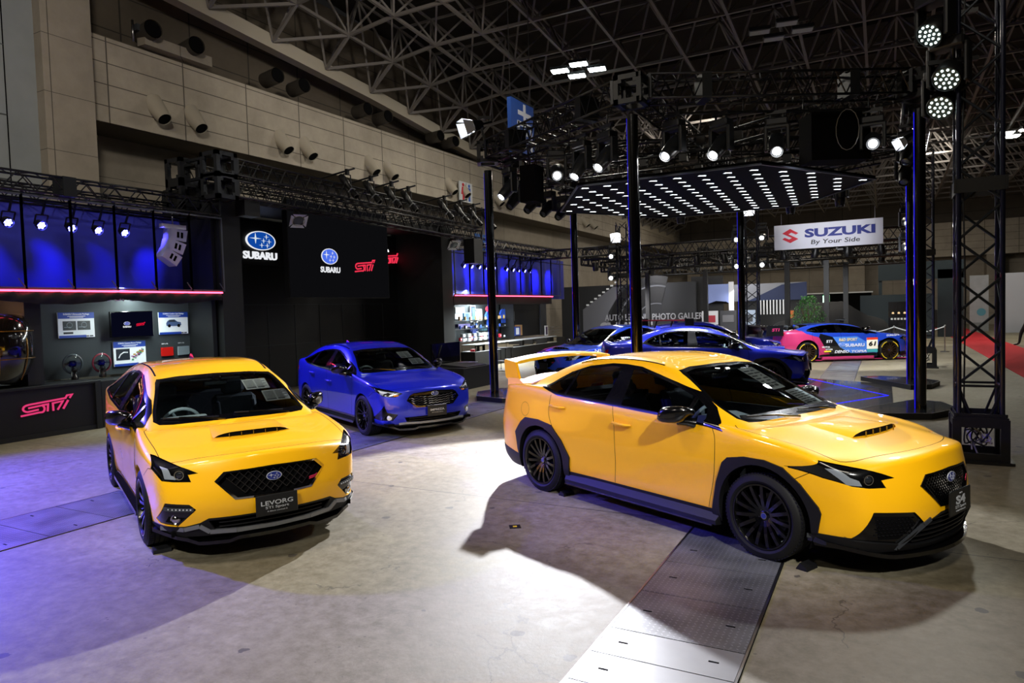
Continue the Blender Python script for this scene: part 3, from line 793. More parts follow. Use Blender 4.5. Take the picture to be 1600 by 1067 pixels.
HATCH = merge(WAGON, tail_wrap=1,
    fedge=(2.12, .765, .04), redge=(-2.10, .93, .1), rcurve=.28,
    W=[(1.88, .79), (1.76, .838), (1.6, .868), (1.34, .880), (1.12, .875), (.95, .868), (.7, .866), (-.5, .866), (-.85, .872), (-1.15, .882), (-1.4, .884), (-1.65, .872), (-1.82, .845), (-1.95, .79)],
    rows=[(.20, -.055, 2.14, -2.15), (.30, -.02, 2.18, -2.21), (.45, -.012, 2.20, -2.225), (.60, 0, 2.18, -2.22), (.685, 0, 2.165, -2.19)],
    corner=(.79, .79),
    st=[((1.84, .79, .745),),
        ((1.75, .828, .795), (1.80, .68, .805), (1.86, .50, .812), (1.95, .818)),
        ((1.60, .846, .838), (1.62, .70, .848), (1.66, .50, .855), (1.72, .868)),
        ((1.34, .852, .878), (1.36, .72, .888), (1.38, .50, .890), (1.42, .912)),
        ((1.12, .850, .905), (1.12, .74, .918), (1.16, .56, .925), (1.22, .945)),
        ((.90, .842, .925), (.92, .76, .942), (.96, .68, .955), (1.02, .968), 2.),
        ((.68, .842, .94), (.66, .785, 1.01), (.68, .668, 1.09), (.75, 1.115), 2.),
        ((.42, .842, .952), (.40, .755, 1.11), (.43, .628, 1.225), (.49, 1.245), 2.),
        ((.10, .842, .965), (.10, .72, 1.185), (.175, .585, 1.325), (.20, 1.345), 2.),
        ((-.18, .842, .978), (-.18, .70, 1.22), (-.14, .565, 1.385), (-.12, 1.425), 2.4),
        ((-.5, .842, .992), (-.5, .69, 1.235), (-.5, .56, 1.405), (-.5, 1.445), 2.4),
        ((-.9, .842, 1.015), (-.9, .69, 1.225), (-.9, .55, 1.385), (-.9, 1.43), 2.4),
        ((-1.25, .842, 1.04), (-1.25, .70, 1.20), (-1.25, .54, 1.355), (-1.25, 1.40), 2.4),
        ((-1.55, .835, 1.06), (-1.56, .70, 1.17), (-1.56, .53, 1.305), (-1.56, 1.355), 2.4),
        ((-1.78, .82, 1.05), (-1.80, .71, 1.12), (-1.80, .53, 1.23), (-1.82, 1.285), 2.4),
        ((-1.90, .80, 1.0), (-1.94, .71, 1.04), (-1.97, .54, 1.08), (-2.0, 1.10), 2.2),
        ((-1.94, .79, .89),)],
    cabin_back=-1.85, rvm=(.24, 1.25), cabin_dx=-.10,
    ws_poly=[(0, .972), (.30, .970), (.55, .966), (.655, .972), (.69, 1.0), (.665, 1.07), (.61, 1.19), (.57, 1.285), (.545, 1.315), (.35, 1.332), (0, 1.340)],
    rw=[(0, 1.10), (.48, 1.095), (.53, 1.11), (.48, 1.24), (.3, 1.26), (0, 1.27)],
    trim=[(.93, .92), (.82, .932), (.35, .955), (-.17, .982), (-.6, 1.005), (-.95, 1.03), (-1.25, 1.06), (-1.46, 1.12), (-1.42, 1.17), (-1.22, 1.245), (-.9, 1.305), (-.5, 1.335), (-.3, 1.335), (-.1, 1.32), (.10, 1.275), (.33, 1.205), (.55, 1.135), (.75, 1.04)],
    glass=[[(.78, .95), (.62, .962), (.62, 1.085), (.72, 1.03)], [(.585, .965), (.2, .985), (-.14, 1.002), (-.19, 1.305), (-.08, 1.295), (.10, 1.25), (.33, 1.18), (.585, 1.10)],
           [(-.34, 1.012), (-.93, 1.045), (-1.0, 1.265), (-.8, 1.292), (-.5, 1.31), (-.32, 1.308)], [(-1.03, 1.062), (-1.25, 1.08), (-1.41, 1.125), (-1.37, 1.16), (-1.2, 1.225), (-1.08, 1.25)]],
    door_f=[(.885, .93), (.90, .85), (.895, .6), (.83, .29)], door_r=[(-.88, .29), (-.98, .52), (-1.06, .70), (-1.12, .85), (-1.12, 1.035)],
    headlamp=[(.862, .828), (.80, .800), (.74, .78), (.65, .755), (.57, .73), (.495, .705), (.545, .685), (.610, .652), (.70, .655), (.772, .672), (.83, .74)],
    drl=[(.80, .772), (.72, .748), (.62, .722), (.62, .708), (.70, .72), (.75, .715), (.77, .685), (.80, .70)], proj=(.70, .70, .022),
    grille=[(0, .725), (.35, .700), (.415, .665), (.465, .590), (.325, .482), (0, .474)],
    intake=[(.765, .534), (.73, .42), (.59, .385), (.66, .285), (.80, .29), (.845, .32)], intake_in=[(.74, .37), (.66, .36), (.68, .31), (.76, .31)],
    lower=[(0, .345), (.50, .335), (.46, .262), (0, .25)], frame=[(0, .23), (.56, .232), (.70, .225), (.95, .23), (.95, .15), (0, .15)],
    arch=(1.335, .33, .355), arch2=(-1.335, .33, .355), hoodline=[(2.10, 0), (2.085, .2), (2.035, .4), (1.95, .6), (1.89, .70), (1.82, .765), (1.6, .785), (1.3, .795), (1.04, .79), (.93, .76)],
    plate=(2.235, .415), emblem=(2.16, .675), sti=None, handles=[(-.13, .80), (-.96, .905)],
)
def build_car(name, sp, paint, loc, rz, label, cat='car', level=3, clad=None, lamp_detail=True, wheel='multi', wing=False, scoop=None, mirror_m=None, group=None, lip=True,
              glass=None, rear_lamps=True, door_skirt=True, grille_kind='mesh', side_glass=None, livery=None):
    root = empty(name, loc, rz, label, cat, group)
    me = body_surface(sp, level)
    c = Cutter(me); glass = glass or M_GLS
    side_only = lambda p, n: p.y < -.45
    up = lambda p, n: n.z > .45
    A1, A2 = sp['arch'], sp['arch2']
    # wheel openings
    for (ax, az, ar) in (A1, A2):
        c.cut([(ax + ar, .0)] + arc(ax, az, ar, 0, 180, 22) + [(ax - ar, .0)], 'side', 'opening', lambda p, n: p.y < -.55)
    # lower black regions
    c.cut(sp['frame'], 'front', 'bumper_lower', lambda p, n: p.x > 1.6, on=['body'])
    if clad:
        c.cut(clad['front'], 'side', 'clad', side_only, on=['body'])
        c.cut(clad['rear'], 'side', 'clad', side_only, on=['body'])
    c.cut([(A1[0] - A1[2] + .02, sp['sill']), (A2[0] + A2[2] - .02, sp['sill']), (A2[0] + A2[2] - .02, 0), (A1[0] - A1[2] + .02, 0)], 'side', 'skirt', side_only, on=['body'])
    c.cut([(A2[0] - A2[2] + .02, .34), (-2.2, .40), (-2.6, .40), (-2.6, 0), (A2[0] - A2[2] + .02, 0)], 'side', 'rear_lower', None, on=['body'])
    # grille, intakes, lamps
    fx = lambda p, n: p.x > 1.5
    c.cut(sp['lower'], 'front', 'lower_grille', fx)
    c.cut(sp['intake'], 'front', 'intake', fx)
    c.cut(sp['intake_in'], 'front', 'intake_in', fx, on=['intake'])
    gp = sp['grille']; cxg = sum(p[0] for p in gp) / len(gp) * .5; czg = .6
    gi = [(p[0] if p[0] == 0 else p[0] - .022, p[1] + (-.014 if p[1] > .6 else .014)) for p in gp]
    c.cut(gp, 'front', 'grille_frame', fx); c.cut(gi, 'front', 'grille', fx)
    c.cut(sp['headlamp'], 'front', 'headlamp', lambda p, n: p.x > 1.55)
    c.cut(sp['drl'], 'front', 'drl', lambda p, n: p.x > 1.55, on=['headlamp'])
    # tail lamps
    if rear_lamps:
        c.cut([(.80, .99), (.62, .97), (.60, .90), (.80, .86), (.95, .88), (.95, .98)], 'front', 'tail', lambda p, n: p.x < -1.7 and n.x < -.75)
        if sp.get('tail_wrap'): c.cut([(-1.78, .985), (-2.3, .99), (-2.3, .90), (-1.90, .905)], 'side', 'tail', side_only, on=['body'])
    # glazing
    c.cut(sp['ws_poly'], 'front', 'ws_frit', lambda p, n: p.x > -.1 and p.x < 1.3 and p.z > .955 and n.x > .15)
    wi = [(p[0] - (.028 if p[0] > .5 else 0), p[1] + (.045 if p[1] < 1.0 and p[0] < .68 else .02 if p[1] < 1.1 and p[0] < .68 else (-.018 if p[1] > 1.25 else 0))) for p in sp['ws_poly']]
    c.cut(wi, 'front', 'windshield', lambda p, n: p.z > .955 and n.x > .1, on=['ws_frit'])
    c.cut(sp['rw'], 'front', 'rear_window', lambda p, n: p.x < -.7 and n.x < -.12)
    gside = lambda p, n: p.y < -.5
    c.cut(sp['trim'], 'side', 'trim', gside, on=['body'])
    gn = ['front_quarter_glass', 'front_door_glass', 'rear_door_glass', 'rear_quarter_glass']
    for g, nm in zip(sp['glass'], gn): c.cut(g, 'side', nm, gside, on=['trim'])
    # cowl panel behind the hood
    c.cut([(1.25, 0), (1.22, .3), (1.12, .6), (1.0, .76), (.9, .72), (.9, 0)], 'top', 'cowl', lambda p, n: p.z > .9 and p.z < 1.02 and n.z > .3, on=['body']) if False else None
    # shut lines and panels
    hl = sp['hoodline']
    c.cut(hl + sp.get('hoodback', [(.97, .74), (1.02, .60), (1.13, 0)]), 'top', 'hood', lambda p, n: p.z > .70 and n.z > .35, on=['body'])
    c.ribbon(curve(hl, 3), 'top', .006, 'seam', lambda p, n: p.z > .70 and n.z > .3, on=['hood', 'body'])
    sl = sp['sill']
    df, dm, dr = sp['door_f'], sp['door_m'], sp['door_r']
    c.cut(curve(df, 3) + curve(dm[::-1], 2), 'side', 'front_door', side_only, on=['body'])
    c.cut(curve(dm, 2) + curve(dr, 3), 'side', 'rear_door', side_only, on=['body'])
    for ln in (df, dm, dr): c.ribbon(curve(ln, 3), 'side', .006, 'seam', side_only, on=['body', 'front_door', 'rear_door'])
    hlp = sp['headlamp']
    c.cut([(1.5, .66), (1.78, .80), (2.5, .80), (2.5, 0), (1.5, 0)], 'side', 'front_bumper', lambda p, n: p.x > 1.5 and n.x > -.3, on=['body'])
    c.ribbon([(1.60, .655), (1.74, .735), (1.85, .74)], 'side', .005, 'seam', side_only, on=['body', 'front_bumper'])
    if sp.get('fuel'):
        fx_, fz = sp['fuel']; c.ribbon([(fx_ + .075 * math.cos(2 * PI * i / 20), fz + .075 * math.sin(2 * PI * i / 20)) for i in range(20)], 'side', .003, 'seam', side_only, on=['body'], closed=True)
    c.cut([(.15, 0), (.15, .56), (-.8, .545), (-1.0, .53), (-1.0, 0)], 'top', 'roof', lambda p, n: p.z > 1.3 and n.z > .6, on=['body'])
    lv = {}
    for q_, (poly, m) in enumerate(livery or []):
        c.cut(poly, 'side', 'liv%d' % q_, side_only, on=['body', 'front_door', 'rear_door', 'rear_lower', 'front_bumper', 'skirt']); lv['liv%d' % q_] = m
    # ---- turn the regions into parts
    inn = along(-.012)
    B = c.extract
    B(['body', 'seam'] + list(lv), {'body': paint, 'seam': M_SEAM, **lv}, 'body_shell', root, walls=['opening', 'lower_grille', 'grille_frame', 'tail', None], wall_mat=paint, wall_disp=along(-.03), mirror='merge')
    B(['roof'], {'roof': paint}, 'roof_panel', root)
    B(['hood'], {'hood': paint}, 'hood', root)
    for d in ('front_door', 'rear_door'): B([d], {d: paint}, d, root, mirror='copy')
    B(['front_bumper'], {'front_bumper': paint}, 'front_bumper', root, walls=['opening', 'intake', 'grille_frame', 'bumper_lower'], wall_mat=paint, wall_disp=along(-.03))
    B(['bumper_lower'], {'bumper_lower': M_PLA}, 'lower_bumper_trim', root, disp=along(.004), walls='all', wall_mat=M_PLA, wall_disp=along(-.02))
    if clad:
        for fl_ in (lambda p: p.x > 0, lambda p: p.x < 0): B(['clad'], {'clad': M_PLA}, 'wheel_arch_moulding', root, disp=along(.016), walls='all', wall_mat=M_PLA, wall_disp=along(-.035), mirror='copy', filt=fl_)
    B(['skirt'], {'skirt': M_PLA if clad else (M_BLK if sp is HATCH or sp.get('skirt_black') else paint)}, 'side_sill', root, disp=along(.004), mirror='copy')
    B(['rear_lower'], {'rear_lower': M_PLA}, 'rear_diffuser', root, disp=along(.006), walls='all', wall_mat=M_PLA, wall_disp=along(-.02))
    B(['lower_grille'], {'lower_grille': M_DRK}, 'lower_grille', root, disp=shift(-.07), walls='all', wall_mat=M_PLA, wall_disp=along(.004))
    ins = B(['intake', 'intake_in'], {'intake': M_BLK, 'intake_in': M_DRK}, 'fog_lamp_bezel', root, disp=shift(-.02), walls='all', wall_mat=M_BLK, wall_disp=lambda p, n: p, mirror='copy')
    gf = B(['grille_frame'], {'grille_frame': M_CHR if sp['grille'][1][0] > .37 and grille_kind != 'bars' else M_BLK}, 'grille_surround', root, disp=along(.006), walls='all', wall_mat=M_BLK, wall_disp=along(-.03))
    gr = B(['grille'], {'grille': M_DRK}, 'radiator_grille', root, disp=shift(-.035), walls='all', wall_mat=M_BLK, wall_disp=lambda p, n: p)
    hl_o = B(['headlamp', 'drl'], {'headlamp': M_BLK, 'drl': M_DRL}, 'headlamp', root, disp=along(-.012), walls='all', wall_mat=M_BLK, wall_disp=lambda p, n: p, mirror='copy')
    B(['trim'], {'trim': M_BLK if not clad else M_BLK}, 'window_frame', root, disp=along(.003), walls=['body', 'front_door', 'rear_door', 'seam'], wall_mat=M_BLK, mirror='copy')
    for nm in gn: B([nm], {nm: side_glass or M_GLSS}, nm, root, disp=along(-.004), walls='all', wall_mat=M_BLK, wall_disp=along(.003), mirror='copy')
    B(['ws_frit'], {'ws_frit': M_BLK}, 'windshield_surround', root, disp=along(-.001))
    B(['windshield'], {'windshield': glass}, 'windshield', root)
    B(['rear_window'], {'rear_window': side_glass or M_GLSS}, 'rear_window', root)
    if rear_lamps: B(['tail'], {'tail': M_RED}, 'tail_lamp', root, disp=along(.004), walls='all', wall_mat=M_RED, mirror='copy')
    B(['body', 'roof'], {'body': M_INT, 'roof': M_INT}, 'headliner', root, disp=along(-.022), filt=lambda p: p.z > .98 and p.x < 1.0 and p.x > sp['cabin_back'])
    surf = c.surf
    # lamp lens over each headlamp, projector inside, bars of the grille
    py, pz, pr = sp['proj']
    for k, o in enumerate(hl_o or []):
        s_ = -1 if k == 0 else 1
        h = surf.hit((3, s_ * py, pz), (-1, 0, 0))[0]
        if h:
            p = MB(); Mx = Matrix.Translation((h.x - .004, s_ * py, pz)) @ Matrix.Rotation(s_ * .5, 4, 'Z')
            p.lathe([(0, .012), (pr * .5, .01), (pr * .8, .004), (pr, -.01)], mat('projector_glass', '#30343a', .05, .6, coat=1), 20, M=Mx, axis='X')
            p.lathe([(pr, -.008), (pr, .006), (pr * 1.18, .006), (pr * 1.18, -.012)], M_CHR, 20, M=Mx, axis='X')
            p.build('projector', o)
            if grille_kind == 'bars':
                a = MB(); h2 = surf.hit((3, s_ * .60, .675), (-1, 0, 0))[0]
                a.box((h2.x + .0, s_ * .60, .675), (.014, .08, .02), M_AMB, rz=s_ * .5, bev=.004); a.build('indicator', o)
    for k, o in enumerate(ins or []):
        s_ = -1 if k == 0 else 1
        if grille_kind == 'bars' or grille_kind == 'hex':
            fy, fz = (.70, .335) if grille_kind == 'bars' else (.72, .345)
            h = surf.hit((3, s_ * fy, fz), (-1, 0, 0))[0]; rr = .032
            p = MB(); Mx = Matrix.Translation((h.x - .012, s_ * fy, fz)) @ Matrix.Rotation(s_ * .5, 4, 'Z')
            p.lathe([(0, .012), (rr * .6, .008), (rr, -.004), (rr * 1.2, 0)], M_WHT if grille_kind == 'bars' else M_CHR, 20, M=Mx, axis='X'); p.build('fog_lamp', o)
        if grille_kind == 'hex':
            p = MB(); pts = []
            for i in range(9):
                yy = .60 + .19 * i / 8; h = surf.hit((3, s_ * yy, .425), (-1, 0, 0))[0]; pts.append((h.x + .004, s_ * yy, .425 + .01 * i / 8))
            for a, b in zip(pts[:-1], pts[1:]): p.bar(a, b, .02, M_CHR if False else M_GRY, .026)
            for i in range(1, 8): p.box((pts[i][0] + .012, pts[i][1], pts[i][2] + .002), (.006, .011, .009), M_WHT)
            p.build('daylight_strip', o)
        if grille_kind == 'mesh':
            p = MB(); h = surf.hit((3, s_ * .725, .37), (-1, 0, 0))[0]
            h1 = surf.hit((3, s_ * .742, .44), (-1, 0, 0))[0]; h2 = surf.hit((3, s_ * .80, .30), (-1, 0, 0))[0]
            p.bar((h1.x - .012, h1.y, .445), (h2.x - .014, h2.y, .295), .012, mat('bezel_gold', '#9a7a30', .4, .5), .018); p.build('daylight_strip', o)
            p = MB()
            for r_ in range(6):
                for q_ in range(10):
                    yy = .44 + q_ * .026 + (r_ % 2) * .013; zz = .43 - r_ * .022
                    if yy > .70 - (.435 - zz) * .1: continue
                    hh = surf.hit((3, s_ * yy, zz), (-1, 0, 0))[0]
                    if hh: p.box((hh.x - .018, hh.y, zz), (.01, .016, .006), M_BLK)
            p.build('intake_mesh', o)
    def ingr(y, z, poly, m=.012):
        y = abs(y); ins_ = False; n = len(poly); P = [(-1, poly[0][1])] + list(poly) + [(-1, poly[-1][1])]; n = len(P); j = n - 1
        for i in range(n):
            a, b = P[i], P[j]
            if (a[1] > z) != (b[1] > z) and y < (b[0] - a[0]) * (z - a[1]) / (b[1] - a[1]) + a[0]: ins_ = not ins_
            j = i
        return ins_
    g = MB()
    if grille_kind == 'bars':
        for zz in (.515, .548, .581, .614, .647):
            pts = []
            for i in range(25):
                y = -.46 + .92 * i / 24; z2 = zz - .03 * math.cos(y / .46 * PI / 2) + .012 + .006 * math.cos(i * PI)
                if ingr(y, z2, gi, .01):
                    h = surf.hit((3, y, z2), (-1, 0, 0))[0]
                    if h: pts.append((h.x - .012, y, z2))
            for a, b in zip(pts[:-1], pts[1:]): g.bar(a, b, .012, M_CHR, .009)
        h = surf.hit((3, 0, .69), (-1, 0, 0))[0]
        for s_ in (-1, 1): g.bar((h.x, 0, .688), (h.x - .07, s_ * .38, .678), .03, M_BLK, .045)
    else:
        step = .032 if grille_kind == 'mesh' else .066
        zs = step * (.55 if grille_kind == 'mesh' else .5)
        rr = 0; z = .49
        while z < .72:
            y = -.46 + (rr % 2) * step / 2
            while y < .46:
                if ingr(y, z, gi) and ingr(y + step * .5, z, gi) and ingr(y - step * .5, z, gi):
                    h = surf.hit((3, y, z), (-1, 0, 0))[0]; h2 = surf.hit((3, y + step / 2, z + zs), (-1, 0, 0))[0]; h3 = surf.hit((3, y - step / 2, z + zs), (-1, 0, 0))[0]
                    if h and h2 and h3:
                        o_ = .014; ww = .006 if grille_kind == 'mesh' else .009
                        if ingr(y + step / 2, z + zs, gi): g.bar((h.x - o_, y, z), (h2.x - o_, y + step / 2, z + zs), ww, M_BLK, .006)
                        if ingr(y - step / 2, z + zs, gi): g.bar((h.x - o_, y, z), (h3.x - o_, y - step / 2, z + zs), ww, M_BLK, .006)
                y += step
            z += zs; rr += 1
    if gr: g.build('grille_mesh', gr[0])
    lw = MB()
    for zz in np.arange(sp['lower'][-1][1] + .03, sp['lower'][0][1] - .02, .035):
        pts = []
        for i in range(15):
            y = -.42 + .84 * i / 14
            if ingr(y, zz, sp['lower']):
                h = surf.hit((3, y, zz), (-1, 0, 0))[0]
                if h: pts.append((h.x - .03, y, zz))
        for a, b in zip(pts[:-1], pts[1:]): lw.bar(a, b, .03, M_PLA, .009)
    lw.build('grille_bars', root)
    ex, ez = sp['emblem']; h = surf.hit((3, 0, ez), (-1, 0, 0))[0]
    star_badge('front_emblem', .125, .072, root, M=front_M(h.x + .004, 0, ez))
    if sp.get('sti'):
        _, sy, sz = sp['sti']; h = surf.hit((3, sy, sz), (-1, 0, 0))[0]
        sti_mark('grille_badge', .085, .034, mat('badge_pink', '#d8305a', .4), root, .004, front_M(h.x, sy, sz, .3))
    # plate
    px, pz = sp['plate']
    pl = MB(); pl.box((px, 0, pz), (.012, .34, .172), mat('plate_black', '#141517', .4), bev=.004); pl.box((px - .04, 0, pz), (.07, .12, .06), M_DRK)
    plate = pl.build('number_plate', root)
    # wheel wells, underside
    for nm, (ax, az, ar) in (('front', A1), ('rear', A2)):
        for s_ in (-1, 1):
            w = MB(); n = 20; vs = []
            for i in range(n + 1):
                a = math.radians(-25 + 230 * i / n)
                for yy in (.60, .875 - .02): vs.append((ax + (ar + .012) * math.cos(a), s_ * yy, az + (ar + .012) * math.sin(a)))
            w.add(vs, [(2 * i, 2 * i + 1, 2 * i + 3, 2 * i + 2) for i in range(n)], M_DRK)
            w.prism([(ax + (ar + .012) * math.cos(math.radians(-25 + 230 * i / n)), az + (ar + .012) * math.sin(math.radians(-25 + 230 * i / n))) for i in range(n + 1)], s_ * .58, s_ * .60, M_DRK, 'Y')
            w.build('wheel_well', root)
    u = MB(); u.box((0, 0, .22), (4.0, 1.5, .04), M_DRK); u.build('underside', root)
    # sills / skirts and front lip
    for s_ in (-1, 1):
        k = MB(); x0, x1 = A2[0] + A2[2] + .01, A1[0] - A1[2] - .01; yb = interp(sp['W'], 0) - .03
        skm = M_PLA if clad else M_BLK
        k.add([(x0, s_ * (yb - .02), .29), (x1, s_ * (yb - .02), .28), (x1 - .02, s_ * (yb + .045), .20), (x0 + .02, s_ * (yb + .045), .205), (x1 - .02, s_ * (yb + .045), .165), (x0 + .02, s_ * (yb + .045), .17), (x1, s_ * (yb - .12), .15), (x0, s_ * (yb - .12), .15)],
              [(0, 1, 2, 3), (3, 2, 4, 5), (5, 4, 6, 7), (0, 3, 5, 7), (1, 2, 4, 6)], skm)
        if clad: k.box(((x0 + x1) / 2, s_ * (yb + .035), .165), (x1 - x0 - .08, .06, .012), M_BLK)
        k.build('side_skirt', root)
        f = MB(); f.add([(A1[0] - A1[2] - .0, s_ * .60, .20), (A1[0] - A1[2], s_ * .80, .20), (A1[0] - A1[2] + .0, s_ * .80, .09), (A1[0] - A1[2] + .0, s_ * .62, .09)], [(0, 1, 2, 3)], M_DRK); f.build('deflector', root) if False else None
    if lip:
        k = MB(); vs = []; n = 24; yl = .86
        for i in range(n + 1):
            y = -yl + 2 * yl * i / n
            xx = sp['rows'][0][2] + .055 - .45 * y * y
            if abs(y) > .7: xx -= (abs(y) - .7) * .9
            zz = .165 + .07 * max(0, (abs(y) - .55) / .3) ** 1.5 - (.022 if .30 < abs(y) < .62 and sp is not SEDAN else 0)
            vs += [(xx, y, zz + .016), (xx, y, zz - .012), (xx - .25, y * .97, zz - .012), (xx - .25, y * .97, zz + .05)]
        fs = []
        for i in range(n):
            for q_ in range(4): fs.append((i * 4 + q_, i * 4 + (q_ + 1) % 4, i * 4 + 4 + (q_ + 1) % 4, i * 4 + 4 + q_))
        k.add(vs, fs + [(0, 1, 2, 3), (n * 4 + 3, n * 4 + 2, n * 4 + 1, n * 4)], M_BLK); k.build('front_lip', root)
    # frame edge of the lower intake
    k = MB()
    if grille_kind == 'mesh' and sp['grille'][2][0] < .4:
        for s_ in (-1, 1):
            L = [(.31, .41), (.375, .375), (.54, .225), (.86, .268)]; pts = []
            for y, z in L:
                h = surf.hit((3, s_ * y, z), (-1, 0, 0))[0]; pts.append((h.x + .004, s_ * y, z))
            k = MB()
            for a, b in zip(pts[:-1], pts[1:]): k.bar(a, b, .014, M_GRY, .028)
            k.build('bumper_frame_trim', root)
    else:
        pts = []
        L = [(-.80, .262), (-.66, .262), (-.56, .285), (-.49, .232), (-.3, .222), (0, .218), (.3, .222), (.49, .232), (.56, .285), (.66, .262), (.80, .262)] if grille_kind == 'hex' else [(-.57, .235), (-.48, .245), (-.25, .238), (0, .235), (.25, .238), (.48, .245), (.57, .235)]
        for y, z in L:
            h = surf.hit((3, y, z), (-1, 0, 0))[0]
            if h: pts.append((h.x + .006, y, z))
        for a, b in zip(pts[:-1], pts[1:]): k.bar(a, b, .03, mat('lip_silver', '#8a8d92', .35, .6), .032)
        k.build('bumper_frame_trim', root)
    # mirrors, handles, wheels
    mm = mirror_m or M_BLK
    for s_ in (-1, 1):
        make_mirror(root, (.60, sp.get('mir_y', .975), 1.035), mm, sx=.12, sy=sp.get('mir_w', .10), sz=.072, foot=(.66, .85, .955), side=s_)
        for (hx, hz) in sp['handles']:
            h = surf.hit((hx, s_ * 2, hz), (0, -s_, 0))[0]
            if not h: continue
            k = MB()
            cup = [(hx + .05 * math.cos(2 * PI * i / 16), hz + .012 + .034 * math.sin(2 * PI * i / 16)) for i in range(16)]
            k.tube([(hx + .115, h.y + s_ * .004, hz - .004), (hx + .09, h.y + s_ * .03, hz - .002), (hx, h.y + s_ * .036, hz), (hx - .09, h.y + s_ * .03, hz + .004), (hx - .115, h.y + s_ * .004, hz + .006)], .012, paint, 10, rs=[.008, .013, .014, .013, .008])
            k.build('door_handle', root)
    wh = None
    hubs = [(sx * A1[0], s_) for sx in (1, -1) for s_ in (-1, 1)]
    for i, (hx, s_) in enumerate(hubs):
        e_ = empty('wheel', (hx, s_ * (interp(sp['W'], hx) - .125), A1[1] - .008 if False else .327), 0 if s_ < 0 else PI, parent=root)
        if wh is None: make_wheel(kind=wheel, parent=e_, m_rim=sp.get('rim_m'), yellow_mark=bool(sp.get('hatch'))); wh = e_
        else:
            for ch in wh.children: copy_tree(ch, e_)
    # wipers, antenna
    def wsp(y, t):      # point on the windshield, t up from the cowl
        z = .985 + t * .38; h = surf.hit((3, y, z), (-1, 0, 0))[0]; return Vector((h.x + .012, y, z + .008))
    for (ya, yb, nm) in ((-.10, -.62, 'wiper'), (.52, .0, 'wiper')):
        k = MB(); a = wsp(ya, -.0); b = wsp(yb, .075); m_ = wsp((ya + yb) / 2, .03)
        k.tube([a + Vector((.02, 0, -.01)), m_ + Vector((.02, 0, .015)), wsp(yb * .75 + ya * .25, .055) + Vector((.01, 0, .01))], .009, M_BLK, 6)
        k.tube([wsp(ya * .9 + yb * .1 , .03), m_ + Vector((0, 0, .01)), wsp(yb, .08)], .007, M_PLA, 6); k.build(nm, root)
    an = MB(); ax_ = -.95 if sp is not HATCH and not sp.get('hatch') else -1.3
    h = surf.hit((ax_, 0, 3), (0, 0, -1))[0]
    an.add([(ax_ + .09, 0, h.z - .005), (ax_ - .07, .03, h.z - .008), (ax_ - .07, -.03, h.z - .008), (ax_ - .06, .008, h.z + .055), (ax_ - .06, -.008, h.z + .055), (ax_ - .02, 0, h.z + .05)], [(0, 1, 3, 5), (0, 5, 4, 2), (1, 2, 4, 3), (3, 4, 5)], M_BLK if sp is WAGON else paint, True)
    if not wing: an.build('roof_antenna', root)
    # roof channels
    for s_ in (-1, 1):
        k = MB(); pts = []
        for i in range(13):
            x = .12 - 1.15 * i / 12; y = s_ * (.555 if x > -.6 else .555 - (-.6 - x) * .03); h = surf.hit((x, y, 3), (0, 0, -1))[0]; pts.append((x, y, h.z + .001))
        for a, b in zip(pts[:-1], pts[1:]): k.bar(a, b, .014, M_SEAM, .008)
        k.build('roof_channel', root)
    if scoop:
        sx_, sz_, sw, sh = scoop     # mouth x, mouth base z, half width, height
        k = MB(); n = 14; vs = []; m_ = 8; hz = lambda x, y: surf.hit((x, y, 3), (0, 0, -1))[0].z
        base0 = hz(sx_, 0)
        for i in range(m_ + 1):
            f = i / m_; x = sx_ - f * .48; hh = sh * (1 - f) ** .9 * (1 if i else 1)
            for j in range(n + 1):
                g_ = -1 + 2 * j / n; y = g_ * sw * (1.0 + .10 * (1 - f)); e_ = max(0, 1 - abs(g_) ** 5)
                zb = hz(x - .03 * g_ * g_, y)
                vs.append((x - .05 * g_ * g_, y, zb + hh * e_ - (.003 if abs(g_) > .99 or i == m_ else 0)))
        fs = [(i * (n + 1) + j, i * (n + 1) + j + 1, (i + 1) * (n + 1) + j + 1, (i + 1) * (n + 1) + j) for i in range(m_) for j in range(n)]
        k.add(vs, fs, paint, True); sc_ = k.build('hood_scoop', root, fix=False)
        sc_.data.flip_normals() if sc_.data.polygons[0].normal.z < 0 else None
        k = MB(); vs = []
        for j in range(n + 1):
            p = vs_p = vs; g_ = -1 + 2 * j / n; y = g_ * sw * 1.1 * .985; e_ = max(0, 1 - abs(g_) ** 5); x = sx_ - .05 * g_ * g_
            zb = hz(x, y); vs.append((x - .012, y, zb + .001)); vs.append((x - .012, y, zb + sh * e_ - .004))
        k.add(vs, [(2 * j, 2 * j + 2, 2 * j + 3, 2 * j + 1) for j in range(n)], M_DRK)
        for q_ in range(1, 6):
            y = -sw + 2 * sw * q_ / 6; zb = hz(sx_, y); k.box((sx_ - .006, y, zb + sh / 2 - .004), (.008, .004, sh - .01), mat('scoop_vane', '#8a6a10', .5))
        k.build('scoop_opening', sc_)
    make_cabin(root, sp)
    if wing:
        k = MB(); n = 30; vs = []; yw = .73
        for i in range(n + 1):
            g_ = -1 + 2 * i / n; y = g_ * yw; z = 1.335 + .05 * (1 - g_ * g_) if abs(g_) < .93 else 1.335 + .05 * (1 - .93 ** 2)
            x = -1.96 - .0 * g_; cw_ = .175
            vs += [(x, y, z - .022), (x - .03, y, z + .008), (x - cw_, y, z + .03), (x - cw_ - .01, y, z + .018), (x - .08, y, z - .028)]
        fs = [(i * 5 + q_, i * 5 + (q_ + 1) % 5, i * 5 + 5 + (q_ + 1) % 5, i * 5 + 5 + q_) for i in range(n) for q_ in range(5)]
        k.add(vs, fs + [(0, 1, 2, 3, 4), tuple(n * 5 + q_ for q_ in (4, 3, 2, 1, 0))], paint, True)
        wg = k.build('rear_wing', root)
